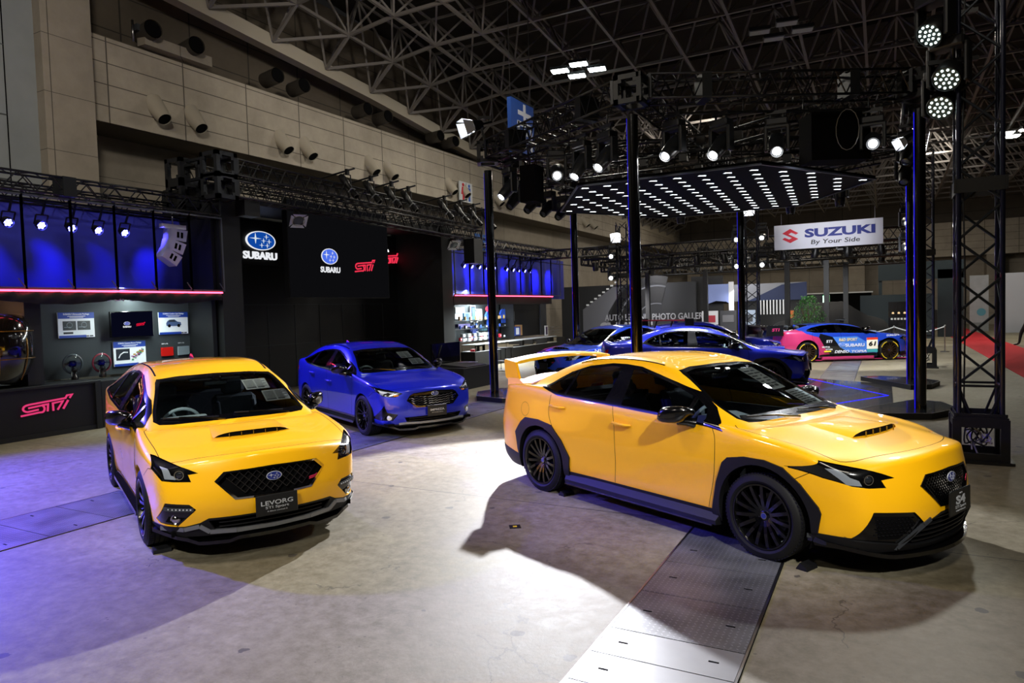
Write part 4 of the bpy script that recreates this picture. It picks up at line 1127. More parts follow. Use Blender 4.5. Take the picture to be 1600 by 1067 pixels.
        for s_ in (-1, 1):
            k = MB(); k.prism([(-1.95, 1.345), (-1.97, 1.35), (-2.15, 1.37), (-2.165, 1.35), (-2.15, 1.17), (-2.12, 1.145), (-1.90, 1.14), (-1.885, 1.155)], s_ * .715, s_ * .745, paint, 'Y')
            k.build('wing_end_plate', wg)
            k = MB(); k.add([(-1.70, s_ * .78, 1.085), (-1.70, s_ * .66, 1.09), (-2.10, s_ * .62, 1.07), (-2.06, s_ * .78, 1.05), (-1.89, s_ * .745, 1.16), (-1.89, s_ * .70, 1.155), (-2.10, s_ * .70, 1.155), (-2.10, s_ * .745, 1.16)],
                  [(0, 1, 2, 3), (4, 5, 6, 7), (0, 1, 5, 4), (1, 2, 6, 5), (2, 3, 7, 6), (3, 0, 4, 7)], paint, True); k.build('wing_stand', wg)
    return root, surf, plate
CLAD = dict(
    front=[(.865, .0), (.875, .28), (.93, .52), (1.0, .69), (1.05, .735), (1.20, .765), (1.38, .768), (1.53, .735), (1.66, .635), (1.78, .485), (1.795, .44), (1.765, .29), (1.75, .0)],
    rear=[(-.93, .0), (-.885, .31), (-.87, .43), (-.98, .60), (-1.12, .735), (-1.34, .772), (-1.56, .772), (-1.64, .72), (-1.77, .59), (-1.745, .40), (-1.72, .34), (-1.70, .0)])
CAR_POS = {'wrx': ((-1.6455, 6.7529, 0), -0.4474), 'lev': ((-6.4722, 5.0046, 0), -0.4592), 'imp': ((-8.1971, 9.8659, 0), -0.4578)}

# ================================================================ the hall
def node_mat(name, build):
    m = bpy.data.materials.new(name); m.use_nodes = True; nt = m.node_tree
    b = nt.nodes['Principled BSDF']; build(nt, b); MATS[name] = m; return m
def N(nt, t, **k):
    n = nt.nodes.new(t)
    for a, v in k.items():
        if a.startswith('i_'): n.inputs[int(a[2:]) if a[2:].isdigit() else a[2:]].default_value = v
        else: setattr(n, a, v)
    return n
def ramp(nt, src, stops):
    r = nt.nodes.new('ShaderNodeValToRGB'); e = r.color_ramp.elements
    while len(e) > 1: e.remove(e[0])
    e[0].position = stops[0][0]; e[0].color = (*stops[0][1], 1)
    for p, c in stops[1:]:
        k = e.new(p); k.color = (*c, 1)
    nt.links.new(src, r.inputs[0]); return r.outputs[0]
def mixc(nt, f, a, b):
    m = nt.nodes.new('ShaderNodeMix'); m.data_type = 'RGBA'
    for s, v in (('Factor', f), ('A', a), ('B', b)):
        if isinstance(v, (tuple, float, int)): m.inputs[s].default_value = (*v, 1) if isinstance(v, tuple) else v
        else: nt.links.new(v, m.inputs[s])
    return m.outputs['Result']
def math_(nt, op, a, b=None, c=None):
    n = nt.nodes.new('ShaderNodeMath'); n.operation = op
    for i, v in enumerate((a, b, c)):
        if v is None: continue
        if isinstance(v, (int, float)): n.inputs[i].default_value = v
        else: nt.links.new(v, n.inputs[i])
    return n.outputs[0]
def concrete(nt, b):
    tc = N(nt, 'ShaderNodeTexCoord'); P = tc.outputs['Object']
    def noise(s, d=6, r=.6, dist=0.):
        n = N(nt, 'ShaderNodeTexNoise', i_Scale=s, i_Detail=float(d), i_Roughness=r, i_Distortion=dist); nt.links.new(P, n.inputs['Vector']); return n.outputs['Fac']
    big = ramp(nt, noise(.35, 5, .6, .6), [(.30, lin('#574e33')), (.5, lin('#777055')), (.68, lin('#928c77'))])
    fine = noise(9, 8, .75)
    c = mixc(nt, .42, big, ramp(nt, fine, [(.32, lin('#463d2d')), (.68, lin('#aca391'))]))
    st = ramp(nt, noise(2.3, 7, .7, 1.0), [(.60, (0, 0, 0)), (.70, (1, 1, 1))])
    c = mixc(nt, math_(nt, 'MULTIPLY', st, .4), c, lin('#5c5444'))
    v = N(nt, 'ShaderNodeTexVoronoi', i_Scale=2.2); nt.links.new(P, v.inputs['Vector'])
    nz = noise(14, 3); dd = math_(nt, 'ADD', v.outputs['Distance'], math_(nt, 'MULTIPLY', math_(nt, 'SUBTRACT', nz, .5), .16))
    blot = math_(nt, 'LESS_THAN', dd, .085)
    c = mixc(nt, math_(nt, 'MULTIPLY', blot, .8), c, lin('#45413c'))
    v2 = N(nt, 'ShaderNodeTexVoronoi', i_Scale=9.); nt.links.new(P, v2.inputs['Vector'])
    c = mixc(nt, math_(nt, 'MULTIPLY', math_(nt, 'LESS_THAN', math_(nt, 'ADD', v2.outputs['Distance'], math_(nt, 'MULTIPLY', math_(nt, 'SUBTRACT', nz, .5), .3)), .05), .5), c, lin('#3a3733'))
    # cracks
    vc = N(nt, 'ShaderNodeTexVoronoi', feature='DISTANCE_TO_EDGE', i_Scale=.45)
    wv = N(nt, 'ShaderNodeVectorMath', operation='ADD'); nt.links.new(P, wv.inputs[0])
    nn = N(nt, 'ShaderNodeTexNoise', i_Scale=2.5, i_Detail=6.); nt.links.new(P, nn.inputs['Vector'])
    sc = N(nt, 'ShaderNodeVectorMath', operation='SCALE'); sc.inputs['Scale'].default_value = .8; nt.links.new(nn.outputs['Color'], sc.inputs[0]); nt.links.new(sc.outputs[0], wv.inputs[1]); nt.links.new(wv.outputs[0], vc.inputs['Vector'])
    ck = math_(nt, 'MULTIPLY', math_(nt, 'LESS_THAN', vc.outputs['Distance'], .0028), math_(nt, 'GREATER_THAN', noise(.8, 2), .52))
    c = mixc(nt, math_(nt, 'MULTIPLY', ck, .55), c, lin('#3f3b34'))
    # cast joints every nine metres
    sp = N(nt, 'ShaderNodeSeparateXYZ'); nt.links.new(P, sp.inputs[0])
    jy = math_(nt, 'ABSOLUTE', math_(nt, 'SUBTRACT', math_(nt, 'MODULO', math_(nt, 'ADD', sp.outputs['Y'], 299.92), 9.0), .0))
    jx = math_(nt, 'MODULO', math_(nt, 'ADD', sp.outputs['X'], 316.1), 9.0)
    j = math_(nt, 'MAXIMUM', math_(nt, 'LESS_THAN', jy, .012), math_(nt, 'LESS_THAN', jx, .012))
    c = mixc(nt, math_(nt, 'MULTIPLY', j, .85), c, lin('#1c1a17'))
    nt.links.new(c, b.inputs['Base Color'])
    rg = math_(nt, 'ADD', math_(nt, 'MULTIPLY', fine, .30), .40); nt.links.new(rg, b.inputs['Roughness'])
    bp = N(nt, 'ShaderNodeBump'); bp.inputs['Strength'].default_value = .25; bp.inputs['Distance'].default_value = .01
    nt.links.new(math_(nt, 'ADD', noise(22, 8, .8), math_(nt, 'MULTIPLY', noise(3, 4), .6)), bp.inputs['Height']); nt.links.new(bp.outputs[0], b.inputs['Normal'])
M_CONC = node_mat('floor_concrete', concrete)
def checker(nt, b):
    tc = N(nt, 'ShaderNodeTexCoord'); P = tc.outputs['Object']
    sp = N(nt, 'ShaderNodeSeparateXYZ'); nt.links.new(P, sp.inputs[0])
    s = 28.
    u = math_(nt, 'MULTIPLY', sp.outputs['X'], s); v = math_(nt, 'MULTIPLY', sp.outputs['Y'], s)
    fu = math_(nt, 'SUBTRACT', math_(nt, 'FRACT', u), .5); fv = math_(nt, 'SUBTRACT', math_(nt, 'FRACT', v), .5)
    par = math_(nt, 'MODULO', math_(nt, 'ADD', math_(nt, 'FLOOR', u), math_(nt, 'FLOOR', v)), 2.)
    sg = math_(nt, 'SUBTRACT', math_(nt, 'MULTIPLY', math_(nt, 'ABSOLUTE', par), 2.), 1.)
    a = math_(nt, 'ADD', fu, math_(nt, 'MULTIPLY', fv, sg)); c_ = math_(nt, 'SUBTRACT', fu, math_(nt, 'MULTIPLY', fv, sg))
    d = math_(nt, 'ADD', math_(nt, 'ABSOLUTE', math_(nt, 'MULTIPLY', a, 2.6)), math_(nt, 'ABSOLUTE', math_(nt, 'MULTIPLY', c_, .9)))
    h = math_(nt, 'LESS_THAN', d, .42)
    n = N(nt, 'ShaderNodeTexNoise', i_Scale=3., i_Detail=6.); nt.links.new(P, n.inputs['Vector'])
    c = ramp(nt, n.outputs['Fac'], [(.3, lin('#5a5b5c')), (.7, lin('#85878a'))])
    c = mixc(nt, math_(nt, 'MULTIPLY', h, .5), c, lin('#b4b6b9'))
    nt.links.new(c, b.inputs['Base Color']); b.inputs['Metallic'].default_value = .55; b.inputs['Roughness'].default_value = .42
    bp = N(nt, 'ShaderNodeBump'); bp.inputs['Strength'].default_value = .6; bp.inputs['Distance'].default_value = .004
    nt.links.new(h, bp.inputs['Height']); nt.links.new(bp.outputs[0], b.inputs['Normal'])
M_TREAD = node_mat('tread_plate', checker)
def panels(bw, bh, c0, c1, gap=.02, dirt=.3):
    def f(nt, b):
        tc = N(nt, 'ShaderNodeTexCoord'); P = tc.outputs['Object']; sp = N(nt, 'ShaderNodeSeparateXYZ'); nt.links.new(P, sp.inputs[0])
        h_ = math_(nt, 'ADD', sp.outputs['X'], sp.outputs['Y'])
        gu = math_(nt, 'MODULO', math_(nt, 'ADD', h_, 400), bw); gv = math_(nt, 'MODULO', math_(nt, 'ADD', sp.outputs['Z'], 100), bh)
        j = math_(nt, 'MAXIMUM', math_(nt, 'LESS_THAN', gu, gap * 1.5), math_(nt, 'LESS_THAN', gv, gap))
        n = N(nt, 'ShaderNodeTexNoise', i_Scale=.9, i_Detail=8., i_Roughness=.7); nt.links.new(P, n.inputs['Vector'])
        c = ramp(nt, n.outputs['Fac'], [(.25, lin(c0)), (.75, lin(c1))])
        c = mixc(nt, math_(nt, 'MULTIPLY', j, .8), c, lin('#1d1a16'))
        nt.links.new(c, b.inputs['Base Color']); b.inputs['Roughness'].default_value = .8
    return f
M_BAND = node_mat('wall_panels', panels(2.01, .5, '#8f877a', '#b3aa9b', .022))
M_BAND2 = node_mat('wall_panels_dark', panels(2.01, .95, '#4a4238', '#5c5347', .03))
M_WALLC = node_mat('wall_concrete', panels(3.0, 1.2, '#7c7468', '#958d80', .012))
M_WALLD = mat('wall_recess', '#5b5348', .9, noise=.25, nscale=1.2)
M_GREYP = mat('pillar_grey', '#7f8486', .8, noise=.15, nscale=2)
M_DECK = mat('roof_deck', '#241f1a', .95, noise=.2)
M_FRAME = mat('space_frame_paint', '#6e6965', .6)
M_TRUSS = mat('truss_black', '#16181c', .35, .3)
M_TRUSD = mat('truss_dark', '#07080a', .45)
M_PANEL = mat('panel_black', '#08090b', .55)
M_PANEL2 = mat('panel_charcoal', '#0f1214', .6)
M_CABLE = mat('cable_black', '#060607', .6)

b = MB(); b.box((0, 30, -.1), (70, 120, .2), M_CONC); fl = b.build('floor'); tag(fl, kind='structure')
# service trenches covered with steel plates
def trench(n, x0, x1, ya, yb, smooth_at=None):
    b = MB(); y = ya; k = 0
    b.box(((x0 + x1) / 2, (ya + yb) / 2, .001), (x1 - x0 + .03, yb - ya, .004), M_DRK)
    while y < yb:
        L = .60
        if smooth_at and abs(y - smooth_at) < .3: L = .32
        m = mat('plate_smooth', '#8b8c8d', .4, .5, noise=.1) if (smooth_at and abs(L - .32) < .01) else M_TREAD
        b.box(((x0 + x1) / 2, y + L / 2, .004), (x1 - x0 - .012, L - .008, .006), m)
        if y < 12:
            for px in (x0 + .14, x1 - .14): b.box((px, y + L / 2, .0078), (.055, .012, .002), M_DRK)
        y += L; k += 1
    for x in (x0 - .004, x1 + .004): b.box((x, (ya + yb) / 2, .004), (.014, yb - ya, .008), M_STL)
    return tag(b.build('trim_%d' % n), kind='structure')
trench(1, -1.47, -.68, .2, 34, 3.42); trench(2, -7.72, -6.68, .4, 30)
# left wall
X0 = -16.
b = MB(); b.box((X0 - .3, 30, 7.62), (.6, 90, 1.98), M_BAND)
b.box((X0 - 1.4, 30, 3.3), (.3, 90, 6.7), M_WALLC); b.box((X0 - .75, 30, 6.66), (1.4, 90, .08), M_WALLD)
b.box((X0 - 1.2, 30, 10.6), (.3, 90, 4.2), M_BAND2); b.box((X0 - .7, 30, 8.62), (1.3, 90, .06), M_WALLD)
tag(b.build('wall_left'), kind='structure')
b = MB(); b.box((X0 + .12, 8.72, 6), (1.1, 1.05, 12), M_WALLC); b.box((X0 + .0, 7.85, 6), (.8, .7, 12), M_GREYP); b.box((X0 + .1, 3.0, 6), (.6, 9.0, 12), M_GREYP)
for y in (2.9, 5.3, 7.6):
    b.box((X0 + .41, y, 6), (.01, .02, 12), M_DRK)
for z in (4.9, 6.2, 7.6, 9.): b.box((X0 + .41, 3.8, z), (.01, 7.6, .02), mat('joint_grey', '#4c5052', .8))
tag(b.build('wall_left_pier'), kind='structure'); bpy.data.objects['wall_left_pier'].name = 'wall_front'
# end wall
YE = 60.
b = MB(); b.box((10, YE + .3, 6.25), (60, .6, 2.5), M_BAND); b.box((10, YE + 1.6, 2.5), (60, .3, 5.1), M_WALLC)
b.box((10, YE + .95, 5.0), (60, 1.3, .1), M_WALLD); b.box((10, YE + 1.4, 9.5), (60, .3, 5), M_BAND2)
for x in (-14.5, -1.9, 7.0, 16.):  b.box((x, YE + .7, 2.5), (1.1, 1.6, 5.0), M_WALLC)
tag(b.build('wall_back'), kind='structure')
b = MB(); b.box((26, 30, 6), (.3, 90, 12), M_WALLD); tag(b.build('wall_right'), kind='structure')
# roof: deck and double-layer space frame on a shallow arch
def zr(y): return interp([(-20, 12.1), (0, 11.5), (12.8, 10.5), (20, 9.95), (27.5, 9.15), (45, 8.3), (62, 8.0)], y)
b = MB()
ys = np.linspace(-12, 62, 30)
vs = []
for y in ys: vs += [(-17.5, y, zr(y) + 3.2), (26.5, y, zr(y) + 3.2)]
b.add(vs, [(2 * i, 2 * i + 1, 2 * i + 3, 2 * i + 2) for i in range(len(ys) - 1)], M_DECK)
for y in np.arange(0, 62, 2.9): b.bar((-17, y, zr(y) + 3.0), (26, y, zr(y) + 3.0), .1, M_DECK, .14)
tag(b.build('ceiling'), kind='structure')
b = MB(); st = 1.8; NX = 24; NY_ = 26; xs = [X0 + .1] + [X0 + 1.1 + st * i for i in range(NX)]; yy = [1.8 + 2.2 * j for j in range(NY_ + 1)]
def bn(i, j): return Vector((xs[i], yy[j], zr(yy[j]) + (-.2 if not i else .65 if i == 1 else .85)))
def tn(i, j): return Vector(((xs[i] + xs[i + 1]) / 2, yy[j] + 1.1, zr(yy[j] + 1.1) + 2.35))
for j in range(NY_): b.bar(bn(0, j) + Vector((-.2, 0, 0)), bn(0, j + 1) + Vector((-.2, 0, 0)), .34, mat('edge_beam', '#b0a898', .6), .42)
for i in range(NX):
    for j in range(NY_):
        if i: b.bar(bn(i, j), bn(i, j + 1), .09, M_FRAME)
        b.bar(bn(i, j), bn(i + 1, j), .09, M_FRAME)
        if i == 0: b.bar(bn(0, j), bn(1, j + 1), .09, M_FRAME)
        T = tn(i, j)
        for q in (bn(i, j), bn(i + 1, j), bn(i, j + 1), bn(i + 1, j + 1)): b.bar(q, T, .06, M_FRAME)
        if i < NX - 1: b.bar(T, tn(i + 1, j), .07, M_FRAME)
        if j < NY_ - 1: b.bar(T, tn(i, j + 1), .07, M_FRAME)
tag(b.build('ceiling_space_frame', fix=False), kind='structure'); bpy.data.objects['ceiling_space_frame'].name = 'trim_3'
# ventilation nozzles
def nozzle(y, side=True):
    b = MB()
    b.tube([(X0 - .12, y, 7.42), (X0 + .12, y + .02, 7.16), (X0 + .32, y + .03, 6.93)], .3, mat('nozzle_paint', '#a39b8c', .6), 20, cap=False, rs=[.25, .20, .165])
    b.tube([(X0 + .31, y + .03, 6.94), (X0 + .2, y + .02, 7.07)], .2, M_DRK, 20, rs=[.15, .14])
    return b.build('ventilation_nozzle')
ny = [11.15, 12.2, 15.2, 16.2, 19.25, 20.3, 24.3, 25.3, 28.3, 29.3, 38.9, 40.2]
wh = ['left of the first pair above the truss', 'right of the first pair above the truss', 'left of the second pair over the black booth', 'right of the second pair over the black booth', 'left of the pair behind the truss spotlights', 'right of the pair behind the truss spotlights', 'left one by the toilet sign', 'right one by the toilet sign', 'mostly hidden by the canopy corner', 'by the canopy corner post', 'left of the far pair seen under the canopy', 'right of the far pair seen under the canopy']
for y, w in zip(ny, wh): tag(nozzle(y), 'beige slanted ventilation nozzle on the wall, ' + w, 'vent', 'slanted air nozzles on the pale wall band')
def duct(y):
    b = MB(); b.tube([(X0 - .2, y, 9.0), (X0 + .45, y - .1, 9.02)], .22, mat('duct_dark', '#3a352f', .6), 20, cap=False); b.tube([(X0 + .44, y - .1, 9.02), (X0 + .2, y - .07, 9.01)], .195, M_DRK, 20)
    return b.build('air_duct_outlet')
cy = [11.0, 12.2, 14.9, 15.95, 18.9, 20.0, 23.3, 24.4, 28.3, 29.4]
ww = ['first', 'second', 'third', 'fourth', 'fifth', 'sixth', 'seventh', 'eighth', 'ninth', 'tenth']
for y, w in zip(cy, ww): tag(duct(y), 'dark round duct outlet above the wall ledge, %s from the concrete pillar' % w, 'vent', 'round duct outlets above the ledge')
b = MB(); b.box((X0 + .10, 11.75, 8.80), (.3, 1.9, .26), M_WALLC); b.tube([(X0 + .1, 10.6, 8.7), (X0 + .1, 10.6, 9.2)], .03, M_STL, 8); b.box((X0 + .1, 10.75, 9.05), (.2, .2, .15), M_GRY)
tag(b.build('duct_box'), 'beige concrete box on the ledge carrying the first two duct outlets', 'box')
# hall floodlight clusters
def flood(x, y, on=True, sc=1., n=4):
    z = zr(y) + .5
    root = empty('hall_floodlight', (x, y, z))
    for k in range(n):
        dx, dy = [(-.55, -.3), (.25, -.55), (-.25, .5), (.6, .25)][k]
        b = MB(); b.box((dx * sc, dy * sc, .06), (.62 * sc, .4 * sc, .1), M_GRY, rz=.2)
        b.box((dx * sc, dy * sc, 0), (.56 * sc, .34 * sc, .03), emat('flood_on', '#f4fff6', 45.) if on else mat('flood_off', '#9a9da0', .4), rz=.2); b.build('lamp', root)
    b = MB(); b.bar((-.8, 0, .2), (.8, 0, .2), .06, M_FRAME); b.bar((0, -.7, .2), (0, .7, .2), .06, M_FRAME); b.build('bracket', root)
    return root
tag(flood(-9.3, 22.5), 'cluster of four lit white floodlights under the roof left of the canopy', 'lamp')
tag(flood(-2.75, 22.7, False), 'cluster of four unlit floodlights high above the canopy', 'lamp')
tag(flood(5.3, 38.0, True, 1.1), 'lit floodlight cluster behind the tall truss tower at the right', 'lamp')

# ================================================================ trusses
def truss(name, a, c, w, h, m, n=None, ch=.025, br=.014, zig=True, parent=None, ends=True):
    """box truss from a to c (centre line), w wide, h high"""
    a = Vector(a); c = Vector(c); d = (c - a); L = d.length; d.normalize()
    up = Vector((0, 0, 1)) if abs(d.z) < .9 else Vector((0, 1, 0))
    s = d.cross(up).normalized(); up = s.cross(d).normalized()
    b = MB(); cs = [s * (w / 2 * i) + up * (h / 2 * j) for i, j in ((-1, -1), (1, -1), (1, 1), (-1, 1))]
    for q in cs: b.tube([a + q, c + q], ch, m, 8)
    n = n or max(2, int(round(L / max(w, h))))
    for k in range(n):
        p0 = a + d * (L * k / n); p1 = a + d * (L * (k + .5) / n); p2 = a + d * (L * (k + 1) / n)
        for f in range(4):
            q0, q1 = cs[f], cs[(f + 1) % 4]
            b.tube([p0 + q0, p1 + q1], br, m, 5, cap=False); b.tube([p1 + q1, p2 + q0], br, m, 5, cap=False)
    if ends:
        for p in (a, c):
            for f in range(4): b.bar(p + cs[f], p + cs[(f + 1) % 4], ch * 2.2, m)
    return b.build(name, parent, fix=False)
def corner_block(name, c, s, m, rz=0.):
    b = MB(); R = Matrix.Translation(c) @ Matrix.Rotation(rz, 4, 'Z'); t = s * .17
    for ax in range(3):
        for i in (-1, 1):
            for j in (-1, 1):
                p = [0, 0, 0]; o = [(1, 2), (0, 2), (0, 1)][ax]; p[o[0]] = i * (s / 2 - t / 2); p[o[1]] = j * (s / 2 - t / 2)
                d = [t, t, t]; d[ax] = s; b.box(p, d, m, M=R)
    for i in (-1, 1):
        for ax in range(2):
            p = [0, 0, 0]; p[ax] = i * (s / 2 - .01); 
            for sx in (-1, 1):
                for sz in (-1, 1):
                    q = list(p); q[1 - ax] = sx * s * .27; q[2] = sz * s * .27; d = [s * .12] * 3; d[ax] = .015; b.box(q, d, m, M=R)
    return b.build(name, fix=False)
# ---------------------------------------------------------------- moving-head lamp
M_HEAD = mat('lamp_housing', '#1b1e22', .38)
def moving_head(name='moving_head_lamp', on=True, big=False, lens_m=None):
    """hangs from its clamp at the origin; head built pointing down -Z, turned by its own empty"""
    root = empty(name); m = M_HEAD; b = MB()
    b.box((0, 0, -.16), (.34, .22, .12), m, bev=.02); b.tube([(-.1, 0, -.1), (-.1, 0, 0)], .02, m, 6); b.tube([(.1, 0, -.1), (.1, 0, 0)], .02, m, 6); b.box((0, 0, .0), (.3, .08, .06), m); b.build('base', root)
    b = MB(); b.box((-.17, 0, -.42), (.06, .16, .42), m, bev=.015); b.box((.17, 0, -.42), (.06, .16, .42), m, bev=.015); b.box((0, 0, -.24), (.36, .16, .05), m, bev=.01); b.build('yoke', root)
    h = empty('head', (0, 0, -.5), parent=root)
    b = MB(); b.lathe([(0, .22), (.09, .2), (.13, .12), (.135, 0), (.115, -.22), (.10, -.32), (.095, -.33), (.085, -.30), (.0, -.30)], m, 24); b.build('housing', h)
    b = MB(); b.lathe([(0, -.322), (.05, -.32), (.066, -.314)], lens_m or (emat('lens_on', '#ffffff', 60.) if on else mat('lens_off', '#5c6470', .1, .5, coat=1.)), 24); b.build('lens', h)
    return root, h
MH_ON, _h1 = moving_head(); MH_OFF, _h2 = moving_head(on=False)
used_mh = {}
def place_head(x, y, z, target, on, label, group):
    if z > 4.9 and y < 20:      # clamp on the nearest rim pipe
        p = Vector((x, y)); best = None
        for k in range(6):
            a, c = hexp(k), hexp(k + 1); m_ = (a + c) / 2; i_ = (HC - m_); i_.z = 0; i_.normalize(); a = (a + i_ * .12).xy; c = (c + i_ * .12).xy
            t = max(.15, min(.85, (p - a).dot(c - a) / (c - a).length_squared)); q = a.lerp(c, t)
            if best is None or (q - p).length < (best - p).length: best = q
        x, y, z = best.x, best.y, 5.08
    src = MH_ON if on else MH_OFF
    r = src if not used_mh.get(on) else copy_tree(src); used_mh[on] = True
    r.location = (x, y, z)
    t = Vector(target); d = t - Vector((x, y, z - .5)); yaw = math.atan2(d.y, d.x); r.rotation_euler = (0, 0, yaw + PI / 2)
    for ch in r.children:
        if ch.type == 'EMPTY':
            ch.rotation_euler = (math.atan2(math.hypot(d.x, d.y), -d.z) * -1, 0, 0)
    return tag(r, label, 'stage light', group)

# ================================================================ hexagonal canopy
HC = Vector((-3.6, 15.7, 0)); HR = 4.75
def hexp(k, R=HR, z=0., a0=-90, c=HC): a = math.radians(a0 + 60 * k); return Vector((c.x + R * math.cos(a), c.y + R * math.sin(a), z))
cn = ['front centre', 'right front', 'right rear', 'rear', 'left rear', 'left front']
blue_glint = emat('column_blue_glint', '#1c12ff', .9)  # glowing strip stands for blue light reflected in the glossy columns
for k in range(6):
    p = hexp(k); root = empty('canopy_column', (p.x, p.y, 0))
    tag(root, 'glossy black round canopy column with a painted blue reflection, at the %s corner of the hexagon' % cn[k], 'column', 'black columns of the hexagonal canopy')
    b = MB(); b.tube([(0, 0, .08), (0, 0, 5.05)], .092, M_BLK, 28); b.build('pole', root)
    b = MB(); a = math.radians(212); b.box((.086 * math.cos(a), .086 * math.sin(a), 2.55), (.016, .014, 4.9), blue_glint, rz=a); b.build('blue_reflection', root)
    bl = corner_block('corner_block', (0, 0, 5.43), .46, M_TRUSD, math.radians(-90 + 60 * k)); bl.parent = root
    # base plate with cut corners, pointing outwards
    b = MB(); a = math.radians(-90 + 60 * k); R = Matrix.Rotation(a, 4, 'Z')
    out = [(-1.25, -1.15), (-.25, -1.30), (.32, -.55), (.32, .55), (-.25, 1.30), (-1.25, 1.15), (-.45, 0)]
    o2 = [(.40, -.42), (.40, .42), (-.15, .98), (-.62, 1.0), (-.62, -1.0), (-.15, -.98)]
    b.prism(o2, .0, .10, M_PANEL, 'Z', R); b.prism([(x * .985 - .003, y * .985) for x, y in o2], .10, .104, mat('base_top', '#1a1d20', .2, coat=.4), 'Z', R)
    for q in range(6): b.bar(R @ Vector((*o2[q], .104)), R @ Vector((*o2[(q + 1) % 6], .104)), .012, M_STL, .008)
    b.build('base_plate', root)
for k in range(6):
    a, c = hexp(k, z=5.46), hexp(k + 1, z=5.46); d = (c - a).normalized()
    t = truss('canopy_truss', a + d * .26, c - d * .26, .38, .38, M_TRUSS, 12, .022, .012)
    tag(t, 'black box truss of the hexagonal canopy between the %s and %s columns' % (cn[k], cn[(k + 1) % 6]), 'truss', 'rim trusses of the hexagonal canopy')
    mid = (a + c) / 2; ang = math.atan2(d.y, d.x)
    for s_ in (-1.2, 1.2): b = MB(); b.box(mid + d * s_ , (.16, .42, .42), mat('truss_joint', '#1c1f22', .5, .4), rz=ang); b.build('joint_plate', t)
    bar = MB(); ins = (HC - mid); ins.z = 0; ins.normalize(); aa = a + ins * .12; cc = c + ins * .12
    bar.tube([aa + d * .6 - Vector((0, 0, .36)), cc - d * .6 - Vector((0, 0, .36))], .024, M_TRUSS, 8)
    for s_ in (-1.6, -.5, .5, 1.6): bar.tube([mid + ins * .12 + d * s_ - Vector((0, 0, .36)), mid + ins * .12 + d * s_ - Vector((0, 0, .18))], .015, M_TRUSS, 6)
    bar.build('hanging_pipe', t)
# inner spokes of the canopy
for k in range(6):
    a, c = hexp(k, 4.4, 5.46), hexp(k, .5, 5.46)
    tag(truss('canopy_spoke', a, c, .3, .3, M_TRUSD, 12, .02, .012), 'dark truss running from the %s corner to the middle of the canopy' % cn[k], 'truss', 'spoke trusses inside the canopy')
# fabric and clutter above the panel
for i in range(5):
    y = 12.9 + i * 1.3; w = math.sqrt(max(.1, 4.0 ** 2 - (y - 15.7) ** 2)) * .8
    b = MB(); b.tube([(-3.6 - w, y, 5.05), (-3.6 + w, y, 5.05)], .024, M_TRUSD, 6)
    for q in range(7): b.box((-3.6 - w + 2 * w * (q + .5) / 7, y, 4.95), (.16, .14, .14), M_TRUSD); b.tube([(-3.6 - w + 2 * w * (q + .5) / 7, y, 5.05), (-3.6 - w + 2 * w * (q + .5) / 7, y, 5.4)], .012, M_TRUSD, 5)
    tag(b.build('lighting_pipe'), 'dark pipe with cables and clamps inside the canopy, %s from the front' % ww[i], 'pipe', 'pipes under the canopy roof')
random.seed(3)
for i in range(7):
    pts = []; y0 = 11.6 + i * .8; x0 = -6.6 + i * .9
    for q in range(9): pts.append((x0 + q * .22, y0 + .3 * math.sin(q), 5.15 - .25 * math.sin(q / 8 * PI) + random.uniform(-.03, .03)))
    b = MB(); b.tube(pts, .014, M_CABLE, 6); tag(b.build('power_cable'), 'black power cable looped under the canopy pipes, %s from the left front corner' % ww[i], 'cable', 'cables hanging under the canopy')
b = MB(); b.tube([(-.52 + .17 * math.cos(q * .42), 12.6, 4.72 + .33 * math.sin(q * .42)) for q in range(16)], .006, mat('cable_grey', '#6a6862', .6), 6)
tag(b.build('cable_loop'), 'pale cable coiled in a loop under the right front canopy truss', 'cable')
b = MB(); b.bar((-.9, 13.1, 5.1), (-.9, 13.1, 5.3), .04, M_TRUSD); b.bar((-.55, 13.3, 5.1), (-.55, 13.3, 5.3), .04, M_TRUSD); b.box((-.75, 13.2, 4.72), (1.0, .5, .8), M_DRK, rz=.5)
tag(b.build('hanging_speaker'), 'large black speaker box hanging inside the canopy right front corner', 'speaker')
b = MB(); b.bar((-6.45, 12.9, 4.9), (-6.45, 12.8, 5.3), .04, M_TRUSD); b.box((-6.45, 12.95, 4.55), (.34, .42, .75), M_DRK)
tag(b.build('hanging_speaker'), 'tall black speaker hanging between the moving heads at the left canopy truss', 'speaker')
# LED ceiling
led = empty('led_ceiling_panel', (HC.x, HC.y, 4.36)); tag(led, 'black hexagonal ceiling panel with rows of white lamps under the canopy', 'ceiling light')
b = MB(); L6 = [(3.45 * math.cos(math.radians(60 * q)), 3.45 * math.sin(math.radians(60 * q))) for q in range(6)]
b.prism(L6, 0, .06, mat('led_panel_black', '#020203', .8, spec=.1)); b.build('panel', led)
b = MB()
for q in range(6): b.bar((*L6[q], -.005), (*L6[(q + 1) % 6], -.005), .035, mat('panel_edge', '#5a6270', .3, .7), .03)
b.build('edge_frame', led)
lamp_e = emat('panel_lamp', '#f4fbff', 9.)
lampm = None; spots_ = []
for i in range(12):
    for j in range(-7, 8):
        x0_, y0_ = j * .46, -2.6 + i * .47; x = x0_ * math.cos(.06) - y0_ * math.sin(.06); y = x0_ * math.sin(.06) + y0_ * math.cos(.06)
        if abs(y) < 2.85 and abs(x) * .866 + abs(y) * .5 < 2.85: spots_.append((x, y))
random.seed(5)
spots_.sort(key=lambda p: math.hypot(p[0] + HC.x, p[1] + HC.y))
